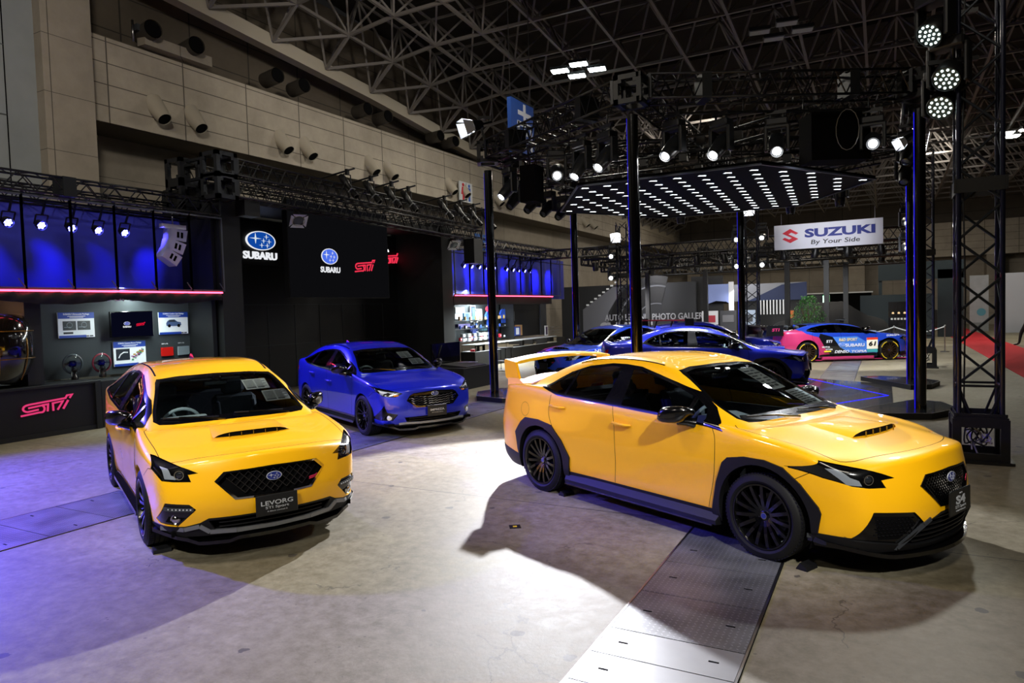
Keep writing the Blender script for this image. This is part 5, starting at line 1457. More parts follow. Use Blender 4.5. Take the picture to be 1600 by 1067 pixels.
b = MB(); b.add([(-.06, -.022, -.012), (.0, -.01, -.012), (.07, -.028, -.012), (.05, 0, -.012), (.085, .03, -.012), (0, .014, -.012), (-.085, .03, -.012), (-.05, 0, -.012)], [(0, 1, 7), (1, 2, 3), (3, 4, 5), (5, 6, 7), (1, 3, 5, 7)], lamp_e)
b.box((0, 0, -.004), (.13, .07, .008), mat('lamp_mount', '#8a8f98', .3, .6))
proto = b.build('ceiling_lamp', led, fix=False)
for q, (x, y) in enumerate(spots_[:99]):
    o = proto if q == 0 else proto.copy()
    if q: COL.objects.link(o); o.parent = led
    o.location = (x, y, 0); o.rotation_euler = (0, 0, .5)
b = MB()
for (x, y) in spots_[99:]:
    M = Matrix.Translation((x, y, 0)) @ Matrix.Rotation(.5, 4, 'Z')
    b.add([M @ Vector(v) for v in [(-.07, -.028, -.012), (.0, -.01, -.012), (.07, -.028, -.012), (.05, 0, -.012), (.085, .03, -.012), (0, .014, -.012), (-.085, .03, -.012), (-.05, 0, -.012)]], [(0, 1, 7), (1, 2, 3), (3, 4, 5), (5, 6, 7), (1, 3, 5, 7)], lamp_e)
if b.v: tag(b.build('ceiling_lamps', led, fix=False), kind='stuff')
# moving heads of the canopy
G = 'moving head lamps on the canopy rim'
for (x, y, z, t, on, l) in (
        (-3.13, 11.35, 5.05, (-4.6, 7.8, 1.2), True, 'lit moving head lamp just right of the front centre column'),
        (-2.36, 11.80, 5.05, (-4.0, 8.0, 1.0), True, 'lit moving head lamp second right of the front centre column'),
        (-1.55, 12.25, 5.05, (-.9, 7, .6), True, 'lit moving head lamp pointing at the viewer near the large speaker'),
        (-.15, 13.05, 5.1, (0, 3, 1.0), True, 'star-bright moving head lamp beside the right front column'),
        (-5.54, 12.20, 5.08, (-1.5, 3.5, .4), True, 'star-bright moving head lamp on the left front truss'),
        (-4.85, 11.80, 5.08, (-6.4, 8.6, .0), True, 'lit moving head lamp midway along the left front truss'),
        (-4.22, 11.45, 5.08, (-5.9, 8.2, .8), True, 'lit moving head lamp nearest left of the front centre column'),
        (-7.2, 13.15, 5.05, (-9.2, 9.6, .4), True, 'dim lit moving head lamp beside the left front column'),
        (-7.3, 14.4, 4.95, (-8.8, 11., 1.), False, 'unlit moving head lamp on the left truss, nearest the left front column'),
        (-7.3, 15.3, 4.95, (-8.8, 11.5, 1.), False, 'unlit moving head lamp on the left truss, second behind the left front column'),
        (-7.3, 16.2, 4.95, (-8.8, 12., 1.), False, 'unlit moving head lamp on the left truss, third behind the left front column'),
        (-7.3, 17.1, 4.95, (-8.8, 12.5, 1.), False, 'unlit moving head lamp on the left truss, fourth behind the left front column'),
        (.2, 14.6, 5.0, (-.6, 10, 1.), False, 'unlit moving head lamp on the right truss, nearest the right front column'),
        (.2, 16.8, 5.0, (-.3, 12, 0.), False, 'unlit moving head lamp on the right truss, farther from the right front column'),
        (-6.2, 18.7, 4.95, (-6.2, 18.6, 0), False, 'unlit moving head lamp hanging under the rear left truss, left one'),
        (-5.0, 19.4, 4.95, (-5.0, 19.3, 0), False, 'unlit moving head lamp hanging under the rear left truss, right one'),
        (-2.2, 19.4, 4.95, (-2.2, 19.3, 0), False, 'unlit moving head lamp hanging under the rear right truss, left one'),
        (-1.0, 18.7, 4.95, (-1.0, 18.6, 0), False, 'unlit moving head lamp hanging under the rear right truss, right one')):
    place_head(x, y, z, t, on, l, G)
# barn-door floodlights
def barn(name, loc, aim, label, group=None, s=.26, on=True):
    root = empty(name, loc); d = Vector(aim) - Vector(loc); root.rotation_euler = d.to_track_quat('-Z', 'Y').to_euler()
    b = MB(); b.lathe([(0, .26), (.09, .24), (.12, .1), (.13, 0)], M_TRUSD, 20); b.tube([(0, 0, .2), (0, .0, .5)], .025, M_TRUSD, 6); b.build('lamp_housing', root)
    b = MB(); b.lathe([(0, -.005), (.06, -.004), (.115, .0)], emat('barn_lens', '#ffffff', 40.) if on else mat('lens_off2', '#5c6470', .1, .5), 20); b.build('lens', root)
    b = MB()
    for a in range(4):
        M = Matrix.Rotation(a * PI / 2, 4, 'Z'); b.add([M @ Vector(v) for v in ((-.11, .12, 0), (.11, .12, 0), (.17, .2, -s), (-.17, .2, -s))], [(0, 1, 2, 3)], mat('barn_grey', '#b8bcc2', .5))
    b.build('barn_doors', root); return tag(root, label, 'stage light', group)
BDL = barn('barn_door_lamp', (-7.95, 13.1, 6.0), (-10.6, 9.5, 4.6), 'bright floodlight with square barn doors above the left canopy corner')
b = MB(); b.bar((-7.72, 13.3, 5.6), (-7.85, 13.2, 6.2), .05, M_TRUSD); b.bar((-7.85, 13.2, 6.2), (-7.6, 13.35, 6.2), .06, M_TRUSD); o = b.build('lamp_arm', BDL); bpy.context.view_layer.update(); o.matrix_parent_inverse = BDL.matrix_world.inverted()
barn('barn_door_lamp', (.30, 13.9, 4.68), (-2.6, 12., 2.6), 'small floodlight with barn doors under the right canopy truss beside the column', s=.16).scale = (.55, .55, .8)
# floor of the hexagon with blue tape lines
b = MB(); H = [(HC.x + 4.3 * math.cos(math.radians(60 * q - 90)), HC.y + 4.3 * math.sin(math.radians(60 * q - 90))) for q in range(6)]
b.prism(H, .0, .012, mat('stage_floor', '#16191c', .22, coat=.3, noise=.2, nscale=3)); tag(b.build('stage_floor'), 'dark glossy hexagonal floor sheet under the canopy', 'flooring')
b = MB(); tape = emat('blue_line', '#2a2cff', 1.6); H2 = [Vector((HC.x + 3.65 * math.cos(math.radians(60 * q)), HC.y + 3.65 * math.sin(math.radians(60 * q)), .015)) for q in range(6)]
for q in range(6): b.bar(H2[q], H2[(q + 1) % 6], .03, tape, .006)
tag(b.build('floor_light_line'), 'thin blue light line drawing a hexagon on the dark stage floor', 'light strip')

# ================================================================ the black and blue booth along the left wall
def sideM(x, y, z, rz=0.):
    """local XZ sign facing -Y -> facing +X of the hall"""
    return Matrix.Translation((x, y, z)) @ Matrix.Rotation(PI / 2 + rz, 4, 'Z')
PINK = emat('pink_sign', '#f0407c', .85)
WHT_E = emat('white_sign', '#f2f4f8', .95)
XB = -12.7
# counter
root = empty('booth_counter', (-13.1, 6.0, 0)); tag(root, 'long black display counter with a pink three letter logo on its front', 'counter')
def rel(b, name, r):
    o = b.build(name, r); o.location = -r.location; return o
b = MB(); b.box((-13.12, 5.35, .42), (.78, 4.2, .84), M_PANEL); b.box((-12.72, 5.35, .04), (.03, 4.2, .08), M_PANEL2); b.box((-12.715, 7.42, .43), (.06, .1, .86), M_PANEL2)
rel(b, 'counter_body', root)
b = MB(); b.box((-13.12, 5.35, .865), (.84, 4.28, .05), M_PANEL2, bev=.008); rel(b, 'counter_top', root)
o = sti_mark('counter_logo', .86, .29, PINK, root, .012, sideM(XB - .02, 6.55, .545)); o.location = -root.location
# charcoal boxed end of counter under the bay
b = MB(); b.box((-13.12, 8.84, .43), (.76, 2.66, .86), M_PANEL2); tag(b.build('display_plinth'), 'charcoal plinth under the accessory wall, right of the black counter', 'plinth')
# accessory wall bay
b = MB(); b.box((-13.72, 8.35, 1.70), (.2, 3.6, 1.6), mat('bay_wall', '#30363a', .75)); b.box((-13.3, 6.47, 1.70), (.9, .26, 1.6), M_PANEL2); b.box((-13.3, 10.1, 1.70), (.9, .1, 1.6), M_PANEL2)
tag(b.build('accessory_display'), 'dark grey accessory display wall with posters and steering wheels', 'display wall')
area('bay_lamp', (-13.2, 8.7, 2.44), (-13.6, 8.7, 1.2), 85, .1, (.85, 1, .95), 3.0)
area('bay_lamp_warm', (-13.3, 5.9, 2.44), (-13.5, 5.9, 1.2), 14, .1, (1, .5, .22), 1.2)
b = MB(); b.box((-13.3, 5.2, 1.7), (.9, .12, 1.6), M_PANEL); b.box((-14.02, 5.6, 1.7), (.15, 1.3, 1.6), mat('bay_brown', '#4a3a2c', .7)); tag(b.build('seat_bay'), 'brown lit bay at the left end of the counter', 'display bay')
# wrapped round exhibit in the left bay
root = empty('wrapped_display', (-13.25, 5.95, .9)); tag(root, 'dark rounded exhibit wrapped in clear film in the brown lit bay', 'exhibit')
b = MB(); b.lathe([(.0, -.60), (.46, -.60), (.58, -.45), (.66, -.15), (.66, .15), (.60, .40), (.52, .52), (.46, .55), (0, .56)], mat('wrap_black', '#15100d', .12, coat=1), 36, M=Matrix.Translation((0, 0, .68)) @ Matrix.Scale(1.0, 4)); b.build('drum', root)
b = MB()
for z in (.52, .98): b.tube([(.655 * math.cos(a), .655 * math.sin(a), z - .04) for a in [2 * PI * q / 40 for q in range(40)]], .008, mat('seam_gold', '#8c6414', .3, .6), 6, closed=True)
for a in (-.2, .5): b.tube([((.67 - .14 * (abs(q - 4) / 4) ** 2) * math.cos(a), (.67 - .14 * (abs(q - 4) / 4) ** 2) * math.sin(a), .12 + 1.05 * q / 8) for q in range(9)], .008, mat('seam_gold', '#8c6414', .3, .6), 6)
b.build('gold_seams', root)
b = MB(); b.box((.64, -.35, .55), (.05, .14, .6), M_RED, bev=.02); b.tube([(.62, -.50 + .16 * math.cos(q * PI / 8), .22 + .25 * math.sin(q * PI / 8)) for q in range(16)], .012, M_CHR, 6, closed=True); b.build('red_trim', root)
# posters
WH = mat('poster_white', '#e9eef2', .5); BLU = mat('poster_blue', '#1c3fa0', .5); DK = mat('poster_photo', '#20262b', .4, noise=.6, nscale=25)
LT = mat('print_white', '#eef2f6', .6)
def poster(y0, y1, z0, z1, title, label, pics, x=-13.58):
    w = y1 - y0; h = z1 - z0; root = empty('poster', (x, (y0 + y1) / 2, (z0 + z1) / 2)); root.rotation_euler = (0, 0, PI / 2); tag(root, label, 'poster')
    b = MB(); b.box((0, 0, 0), (w, .02, h), WH); b.build('board', root)
    b = MB(); b.box((0, -.012, h / 2 - h * .12), (w, .006, h * .24), BLU); b.box((-w * .12, -.012, -h / 2 + h * .05), (w * .74, .006, h * .1), BLU); b.build('blue_band', root)
    o = text_mesh(title, w * .72, h * .085, LT, .002, name='title', parent=root, bold=.01); o.location = (0, -.0155, h / 2 - h * .075)
    b = MB()
    for k in range(2): b.box((0, -.0165, h / 2 - h * (.15 + .045 * k)), (w * (.5 - .12 * k), .002, h * .018), LT)
    for k in range(2): b.box((w * (.28 + .12 * k), -.0125, -h / 2 + h * .05), (w * .1, .002, h * .05), M_GRY)
    b.build('small_print', root)
    pics(root, w, h)
    return root
def pics2(root, w, h):
    for k in (-1, 1):
        b = MB(); b.box((k * w * .2, -.0125, -.02 * h), (w * .36, .004, h * .36), DK); 
        b.tube([(k * w * .2 + .05 * math.cos(q * .4), -.017, -.0 * h + .05 * math.sin(q * .4)) for q in range(16)], .006, mat('pic_grey', '#8a949c', .5), 4, closed=True); b.box((k * w * .2 - .04, -.016, -.08 * h), (.12, .002, .012), mat('pic_grey', '#8a949c', .5)); b.build('photo', root)
    b = MB(); b.box((-w * .24, -.0125, -h * .31), (w * .26, .004, h * .08), DK); b.build('photo', root)
def pics_car(root, w, h):
    b = MB(); c = mat('pic_carblue', '#4a5f88', .4)
    b.prism([(-.17, -.06), (-.18, .0), (-.15, .045), (-.1, .075), (.02, .08), (.09, .03), (.17, .015), (.18, -.04), (.15, -.06)], -.016, -.012, c, 'Y'); b.prism([(-.13, .03), (-.095, .065), (.01, .068), (.06, .03)], -.018, -.012, DK, 'Y')
    for x in (-.11, .115): b.prism([(x + .035 * math.cos(q * .5), -.055 + .035 * math.sin(q * .5)) for q in range(12)], -.019, -.012, M_BLK, 'Y')
    b.build('car_picture', root)
def pics_parts(root, w, h):
    b = MB(); b.box((-w * .22, -.0125, -.03 * h), (w * .42, .004, h * .46), DK); b.tube([(-w * .36, -.018, -.16 * h), (-w * .30, -.018, -.02 * h), (-w * .2, -.018, .06 * h), (-w * .08, -.018, .05 * h)], .012, M_WHT, 6); b.build('photo', root)
    b = MB(); random.seed(2); cs = ['#6a3f94', '#3a8f5a', '#c04a70', '#404a58', '#8a8f98', '#b08a30']
    for k in range(26):
        t = k / 25; b.box((w * (.06 + .36 * t), -.014 - .001 * (k % 4), h * (-.2 + .32 * t + random.uniform(-.09, .09))), (random.uniform(.02, .05), .004, random.uniform(.015, .04)), mat('part_%d' % (k % 6), cs[k % 6], .5), M=None)
    b.build('exploded_drawing', root)
poster(7.26, 7.93, 1.67, 2.15, 'SUBARU Ultrasuede Package', 'blue and white poster with two cabin photographs, left of the wall screen', pics2)
poster(9.29, 9.98, 1.65, 2.125, 'SUBARU Comfort Style Package', 'blue and white poster with a picture of a blue wagon, right of the wall screen', pics_car)
poster(8.28, 8.96, 1.05, 1.545, 'SUBARU Dynamic Motion Package', 'blue and white poster with an exploded parts drawing below the wall screen', pics_parts)
root = empty('wall_screen', (-13.45, 8.61, 1.895)); root.rotation_euler = (0, 0, PI / 2); tag(root, 'small dark wall screen showing a starry oval and red letters between two posters', 'screen')
b = MB(); b.box((0, 0, 0), (.90, .06, .52), M_BLK, bev=.008); b.box((0, .06, 0), (.5, .1, .3), M_DRK); b.build('casing', root)
b = MB(); b.box((0, -.031, 0), (.87, .004, .49), emat('screen_navy', '#0a0c20', .6)); b.build('display', root)
star_badge('screen_emblem', .13, .075, root, emat('badge_e', '#3a50c8', .8), WHT_E, WHT_E, .003, Matrix.Translation((-.12, -.034, .015)))
text_mesh('SUBARU', .17, .035, WHT_E, .002, bold=.03, name='lettering', parent=root).location = (-.12, -.034, -.05)
sti_mark('screen_letters', .2, .075, emat('sti_red', '#e01438', 1.2), root, .003, Matrix.Translation((.17, -.034, -.005)))
# leather samples with captions
for (y, col, nm) in ((9.45, '#c81408', 'red'), (9.84, '#7d8a90', 'grey')):
    b = MB(); b.box((-13.57, y, 1.28), (.03, .28, .19), mat('sample_' + nm, col, .45), bev=.005)
    for dy in (-.12, .12):
        for dz in (-.08, .08): b.cyl((-13.555, y + dy, 1.28 + dz), (-13.548, y + dy, 1.28 + dz), .008, M_STL, 8)
    o = tag(b.build('material_sample'), 'small square %s upholstery sample fixed to the accessory wall' % nm, 'sample')
    t = text_mesh('SUBARU' if False else '\u672c\u9769\u30b5\u30f3\u30d7\u30eb', .15, .03, LT, .002, name='caption', parent=o); t.matrix_world = sideM(-13.60, y - .03, 1.45)
# steering wheels wrapped in film
for (y, z, c_, nm) in ((7.38, 1.185, '#59646a', 'grey rimmed steering wheel in clear film on the wall, the left one'), (7.92, 1.165, '#a03048', 'red rimmed steering wheel in clear film on the wall, the right one')):
    root = empty('steering_wheel', (-13.48, y, z)); root.rotation_euler = (0, 0, PI / 2); tag(root, nm, 'steering wheel')
    b = MB(); b.tube([(.17 * math.cos(q * PI / 16), -.1, .17 * math.sin(q * PI / 16)) for q in range(32)], .018, mat('rim_' + c_, c_, .35, coat=.6), 8, closed=True); b.build('rim', root)
    b = MB(); b.box((0, -.09, 0), (.15, .06, .12), M_BLK, bev=.03); b.cyl((0, -.1, 0), (0, .06, 0), .03, M_BLK, 12); star_badge('hub_badge', .04, .025, root, M_GRY, None, None, .002, Matrix.Translation((0, -.122, .01)))
    for a in (0, 180, 270): b.box((.11 * math.cos(math.radians(a)), -.095, .11 * math.sin(math.radians(a))), (.1 if a != 270 else .05, .02, .035 if a != 270 else .1), M_GRY, bev=.008)
    b.build('hub', root)
    b = MB(); b.lathe([(0, -.135), (.1, -.13), (.17, -.12), (.192, -.1), (.17, -.07)], glass_mat('film', (.85, .88, .9), 1.4, .12), 24, axis='Y'); b.build('clear_film', root)
for (y, nm) in ((7.36, 'small wrapped gear knob below the grey steering wheel'), (7.88, 'small wrapped gear knob below the red steering wheel')):
    b = MB(); b.lathe([(.05, 0), (.045, .04), (.02, .1), (.018, .13), (.035, .15), (.04, .18), (.02, .2), (0, .205)], mat('knob_dark', '#2c2426', .25, coat=1), 16, M=Matrix.Translation((-13.3, y, .89))); b.lathe([(.065, 0), (.06, .1), (.05, .19), (.03, .22)], glass_mat('film', (.85, .88, .9), 1.4, .12), 10, M=Matrix.Translation((-13.3, y, .89)), smooth=False)
    tag(b.build('gear_knob'), nm, 'gear knob')
# fascia with white letters, black drape, red light tube
def fascia(ya, yb, z0, z1, label, x=XB):
    b = MB(); b.box((x - .04, (ya + yb) / 2, (z0 + z1) / 2), (.08, yb - ya, z1 - z0), M_PANEL); return tag(b.build('fascia_panel'), label, 'fascia')
f = fascia(3.2, 10.2, 2.36, 2.52, 'black fascia board above the accessory bays')
for (s, y, w) in (('IO', 7.66, .2), ('UPG', 8.0, .42), ('ICE', 9.62, .3)):
    t = text_mesh(s, w, .11, LT, .004, name='fascia_letters', parent=f, bold=.02, M=sideM(-12.665, y, 2.39))
def drape(ya, yb, z0, sag, label, seed):
    random.seed(seed); b = MB(); n = 90; vs = []
    for i in range(n + 1):
        t = i / n; y = ya + (yb - ya) * t; sg = .07 + abs(math.sin(t * PI * 3.0)) * sag
        for j in range(7):
            v = j / 6; vs.append((XB + .05 + .02 * math.sin(i * 1.3 + j) + .04 * math.sin(v * PI), y, z0 - v * (.05 + sg) + .006 * math.sin(i * .9 + j * 2)))
    b.add(vs, [(i * 7 + j, i * 7 + j + 1, (i + 1) * 7 + j + 1, (i + 1) * 7 + j) for i in range(n) for j in range(6)], mat('drape_black', '#140c10', .7), True)
    return tag(b.build('black_drape', fix=False), label, 'drape')
drape(3.5, 10.15, 2.50, .10, 'black cloth drape sagging under the left red light tube', 4)
RED_E = emat('red_tube', '#ff3c58', 9.)
def tube(ya, yb, label):
    root = empty('red_light_tube', (XB + .06, (ya + yb) / 2, 2.515)); L = yb - ya
    b = MB(); b.tube([(0, -L / 2, 0), (0, L / 2, 0)], .017, RED_E, 10); b.build('tube', root)
    b = MB(); b.box((-.04, 0, 0), (.03, L, .05), mat('tube_holder', '#5a0a12', .5)); b.build('holder', root)
    return tag(root, label, 'light tube', None)
tube(3.0, 10.18, 'glowing red light tube above the accessory bays at the left'); tube(19.4, 27.1, 'glowing red light tube above the merchandise counter')
# blue lit upper section: curtain, mesh frames, lamps
CURT = node_mat('mesh_curtain', lambda nt, b: (lambda tc, w: (b.inputs['Base Color'].__setattr__('default_value', (*lin('#3c42b0'), 1)), b.inputs['Roughness'].__setattr__('default_value', .55), nt.links.new(tc.outputs['Object'], w.inputs['Vector']),
    (lambda bp: (nt.links.new(w.outputs['Fac'], bp.inputs['Height']), nt.links.new(bp.outputs[0], b.inputs['Normal']), bp.inputs['Strength'].__setattr__('default_value', .3)))(N(nt, 'ShaderNodeBump'))))(N(nt, 'ShaderNodeTexCoord'), N(nt, 'ShaderNodeTexWave', i_Scale=60.)))
def curtain(ya, yb, z0, z1, x, label, folds=0.):
    b = MB(); n = int((yb - ya) * 14); vs = []
    for i in range(n + 1):
        y = ya + (yb - ya) * i / n
        for z in (z0, z1): vs.append((x + folds * math.sin(y * 9), y, z))
    b.add(vs, [(2 * i, 2 * i + 1, 2 * i + 3, 2 * i + 2) for i in range(n)], CURT, True); return tag(b.build('lit_curtain', fix=False), label, 'curtain')
curtain(3.0, 10.2, 2.5, 4.2, -13.86, 'blue lit fabric backdrop above the accessory bays')
curtain(19.5, 31.0, 2.45, 4.3, -13.86, 'blue lit fabric backdrop above the merchandise counter', .03)
b = MB(); b.box((-14.3, 6.5, 3.3), (.1, 7.3, 1.5), M_PANEL); b.box((-13.55, 10.16, 3.35), (1.4, .08, 1.6), M_PANEL); tag(b.build('backing_board'), 'black board behind the left blue backdrop', 'board')
SCRIM = glass_mat('scrim', (.80, .80, .92), 1.06, .3)
for (ya, n_, w, lab) in ((4.74, 7, .79, 'left'), (19.5, 9, .95, 'right')):
    for k in range(n_):
        y = ya + k * w; b = MB()
        for yy in (y, y + w): b.box((XB, yy, 3.34), (.04, .03, 1.6), mat('frame_grey', '#6c7078', .35, .7))
        for z in (2.56, 4.13): b.box((XB, y + w / 2, z), (.04, w, .03), mat('frame_grey', '#6c7078', .35, .7))
        b.bar((XB + .02, y + w - .02, 2.58), (XB + .02, y + w - .12, 2.72), .015, mat('frame_grey', '#6c7078', .35, .7))
        o = tag(b.build('scrim_frame'), 'upright metal frame with dark mesh, %s from left, %s blue section' % (ww[k], lab), 'frame', 'mesh frames of the %s blue section' % lab)
        b = MB(); b.add([(XB - .01, y, 2.56), (XB - .01, y + w, 2.56), (XB - .01, y + w, 4.13), (XB - .01, y, 4.13)], [(0, 1, 2, 3)], SCRIM); b.build('mesh', o)
# par lamps
BL_E = emat('par_blue', '#5a5cff', 38.)
par_src = None
def par(y, z, label, group, x=-13.2, on=True):
    global par_src
    if par_src is None:
        root = empty('par_lamp'); b = MB(); b.lathe([(0, .14), (.06, .13), (.085, .06), (.09, -.02), (.082, -.03), (.078, 0)], M_TRUSD, 20, axis='X', M=Matrix.Scale(-1, 4, (1, 0, 0))); b.build('can', root)
        b = MB()
        for q in range(7):
            a = 2 * PI * q / 6; r = 0 if q == 6 else .048; b.lathe([(0, .012), (.018, .006), (.022, -.002)], BL_E, 10, axis='X', M=Matrix.Translation((0, r * math.cos(a), r * math.sin(a))))
        b.build('lens_cluster', root)
        b = MB(); b.bar((-.05, -.1, 0), (-.05, -.1, .18), .02, M_TRUSD); b.bar((-.05, .1, 0), (-.05, .1, .18), .02, M_TRUSD); b.bar((-.05, -.1, .18), (-.05, .1, .18), .02, M_TRUSD); b.bar((-.05, 0, .18), (-.05, 0, .45), .03, M_TRUSD); b.build('yoke', root)
        par_src = root; r = root
    else: r = copy_tree(par_src)
    r.location = (x, y, z); r.rotation_euler = (0, math.radians(28), 0); return tag(r, label, 'stage light', group)
for k, y in enumerate((5.82, 6.35, 6.88, 7.40, 7.89, 8.41)): par(y, 3.70, 'glowing blue lamp hanging in the left blue section, %s from the left end' % ww[k], 'blue lamps of the left blue section')
ps = (20.92, 21.44, 21.98, 22.49, 23.07, 24.08, 24.62, 25.12, 25.63, 26.16)
for k, y in enumerate(ps): par(y, 3.59, 'glowing blue lamp hanging over the merchandise counter, %s from the left end' % ww[k], 'blue lamps of the right blue section')
for k, (y, p_) in enumerate(((5.0, 200), (6.1, 260), (7.1, 330), (8.1, 150), (9.3, 200))): spot('blue_wash', (-13.0, y - .2, 3.9), (-13.86, y + .1, 3.0), p_ * .6, 50, (.06, .05, 1), 1.)
for k, y in enumerate((20.8, 22.2, 23.6, 25., 26.4, 27.8, 29.3)): spot('blue_wash', (-12.9, y, 3.95), (-13.86, y, 3.3), 190 if k < 5 else 330, 56, (.06, .05, 1), 1.)
for (ya, yb, z, n_) in ((4.0, 10.1, 4.12, 'left'), (19.6, 30.8, 4.01, 'right')):
    b = MB(); b.tube([(-13.03, ya, z), (-13.03, yb, z)], .02, M_TRUSD, 8)
    for q in range(6): y = ya + .2 + (yb - ya - .4) * q / 5; b.tube([(-13.03, y, z), (-12.95, y, 4.26)], .014, M_TRUSD, 6)
    tag(b.build('lamp_pipe'), 'black pipe carrying the blue lamps of the %s blue section' % n_, 'pipe')
# line array speakers
root = empty('line_array_speaker', (-13.15, 9.43, 3.95)); tag(root, 'white curved stack of three speakers hanging in the left blue section', 'speaker')
LA = mat('speaker_white', '#c9cad6', .5)
b = MB(); b.box((0, 0, -.04), (.1, .56, .09), LA); b.tube([(0, 0, 0), (0, 0, .25)], .015, M_STL, 6); b.build('hanging_bar', root)
y, z, a = .06, -.1, 0.
for k in range(3):
    a = math.radians(-4 - 13 * k); M = Matrix.Translation((0, y, z)) @ Matrix.Rotation(a, 4, 'X')
    b = MB(); b.add([M @ Vector(v) for v in ((-.12, -.2, 0), (.12, -.2, 0), (.12, .2, 0), (-.12, .2, 0), (-.12, -.2, -.23), (.12, -.2, -.23), (.12, .17, -.24), (-.12, .17, -.24))], [(3, 2, 1, 0), (4, 5, 6, 7), (0, 1, 5, 4), (1, 2, 6, 5), (2, 3, 7, 6), (3, 0, 4, 7)], LA)
    o = b.build('speaker_cabinet', root)
    b = MB()
    for s_ in (-.045, .045): b.box((.122, s_ + .02, -.115), (.006, .05, .12), M_DRK, M=M)
    b.build('slot', o)
    e = M @ Vector((0, -.02, -.25)); y, z = e.y, e.z
# trusses above
for (a, c, l) in (((XB + .05, 2.8, 4.32), (XB + .05, 10.1, 4.32), 'black box truss along the front edge above the left blue section'), ((-13.7, 2.8, 4.32), (-13.7, 10.1, 4.32), 'black box truss at the back above the left blue section'),
                  ((XB + .05, 19.3, 4.40), (XB + .05, 28.4, 4.40), 'black box truss along the front edge above the merchandise counter'), ((-13.7, 19.3, 4.40), (-13.7, 28.4, 4.40), 'black box truss at the back above the merchandise counter')):
    tag(truss('booth_truss', a, c, .3, .3, M_TRUSS, 14, .02, .011), l, 'truss')
b = MB(); b.box((XB + .07, 7.0, 4.32), (.34, .22, .34), mat('truss_joint', '#1c1f22', .5, .4)); tag(b.build('truss_joint'), 'grey joint plate in the truss above the left blue section', 'truss joint')
for q, y in enumerate((19.9, 22.0, 24.2, 26.4)): b = MB(); b.box((-13.2, y, 4.40), (.7, .08, .08), M_TRUSS); tag(b.build('cross_bar'), '%s black cross bar between the trusses above the merchandise counter' % ww[q], 'bar')
# ---- big black stage wall
root = empty('stage_backdrop', (-13.6, 14.9, 0)); tag(root, 'large black panelled stage wall behind the blue hatchback', 'wall panel')
b = MB()
b.box((-14.6, 14.9, 2.45), (.1, 9.2, 5.0), mat('stage_black', '#0b0c0d', .45)); rel(b, 'back_panels', root)
b = MB()
for y in np.arange(11.2, 19.2, .96): b.box((-14.545, y, 1.15), (.012, .012, 2.3), M_GRY)
b.box((-14.545, 14.9, 1.2), (.012, 8.4, .012), M_GRY); b.box((-14.545, 14.9, 2.3), (.012, 8.4, .015), M_GRY); rel(b, 'panel_joints', root)
b = MB(); b.box((-13.65, 10.5, 2.45), (1.9, .55, 4.9), M_PANEL2); rel(b, 'side_pier', root)
b = MB(); b.box((-13.65, 19.05, 2.45), (1.9, .6, 4.9), M_PANEL2); rel(b, 'side_pier', root)
b = MB(); b.box((-13.6, 14.8, 4.65), (1.6, 8.2, .12), M_PANEL); rel(b, 'top_board', root)
# LED screen
root = empty('video_screen', (-12.95, 14.35, 3.5)); root.rotation_euler = (0, 0, PI / 2); tag(root, 'big dark video screen showing a starry oval and red letters', 'screen')
b = MB(); b.box((0, .08, .15), (3.9, .16, 2.45), M_PANEL); b.build('casing', root)
b = MB(); b.box((0, -.006, .15), (3.86, .01, 2.41), emat('led_dark', '#0c0c0e', 1.)); b.build('display', root)
star_badge('screen_emblem', .62, .42, root, emat('badge_e2', '#4a6ce0', 1.1), WHT_E, WHT_E, .008, Matrix.Translation((-.52, -.015, .02)))
text_mesh('SUBARU', .74, .155, WHT_E, .006, bold=.035, name='lettering', parent=root).location = (-.5, -.012, -.33)
sti_mark('screen_letters', .88, .38, emat('sti_red2', '#e8304c', 1.15), root, .008, Matrix.Translation((.88, -.015, -.17)))
# wall signs
root = empty('lit_sign', (-14.5, 12.9, 3.9)); root.rotation_euler = (0, 0, PI / 2); tag(root, 'lit blue oval star emblem over white letters at the left of the stage wall', 'sign')
b = MB(); b.box((0, .02, .0), (1.5, .06, 1.1), M_PANEL); b.build('backing', root)
star_badge('oval_emblem', .98, .5, root, emat('sign_blue', '#1250b4', .75), WHT_E, emat('sign_star', '#dfeaf4', .9), .03, Matrix.Translation((.02, -.02, .08)))
text_mesh('SUBARU', 1.12, .2, WHT_E, .03, bold=.03, name='letters', parent=root).location = (0, -.01, -.31)
root = empty('lit_sign', (-14.5, 19.0 - .25, 3.8)); root.rotation_euler = (0, 0, PI / 2); tag(root, 'pink three letter logo sign at the right of the stage wall', 'sign')
sti_mark('letters', .98, .40, emat('sti_red2', '#e8304c', 1.15), root, .03, Matrix.Translation((0, -.01, 0)))
b = MB(); b.lathe([(0, 0), (.05, -.03), (.07, -.1)], emat('sign_light', '#ffffff', 3.), 12, M=Matrix.Translation((-.3, -.12, .3))); b.build('picture_lamp', root)
bpy.data.objects[root.name].location.y = 18.35
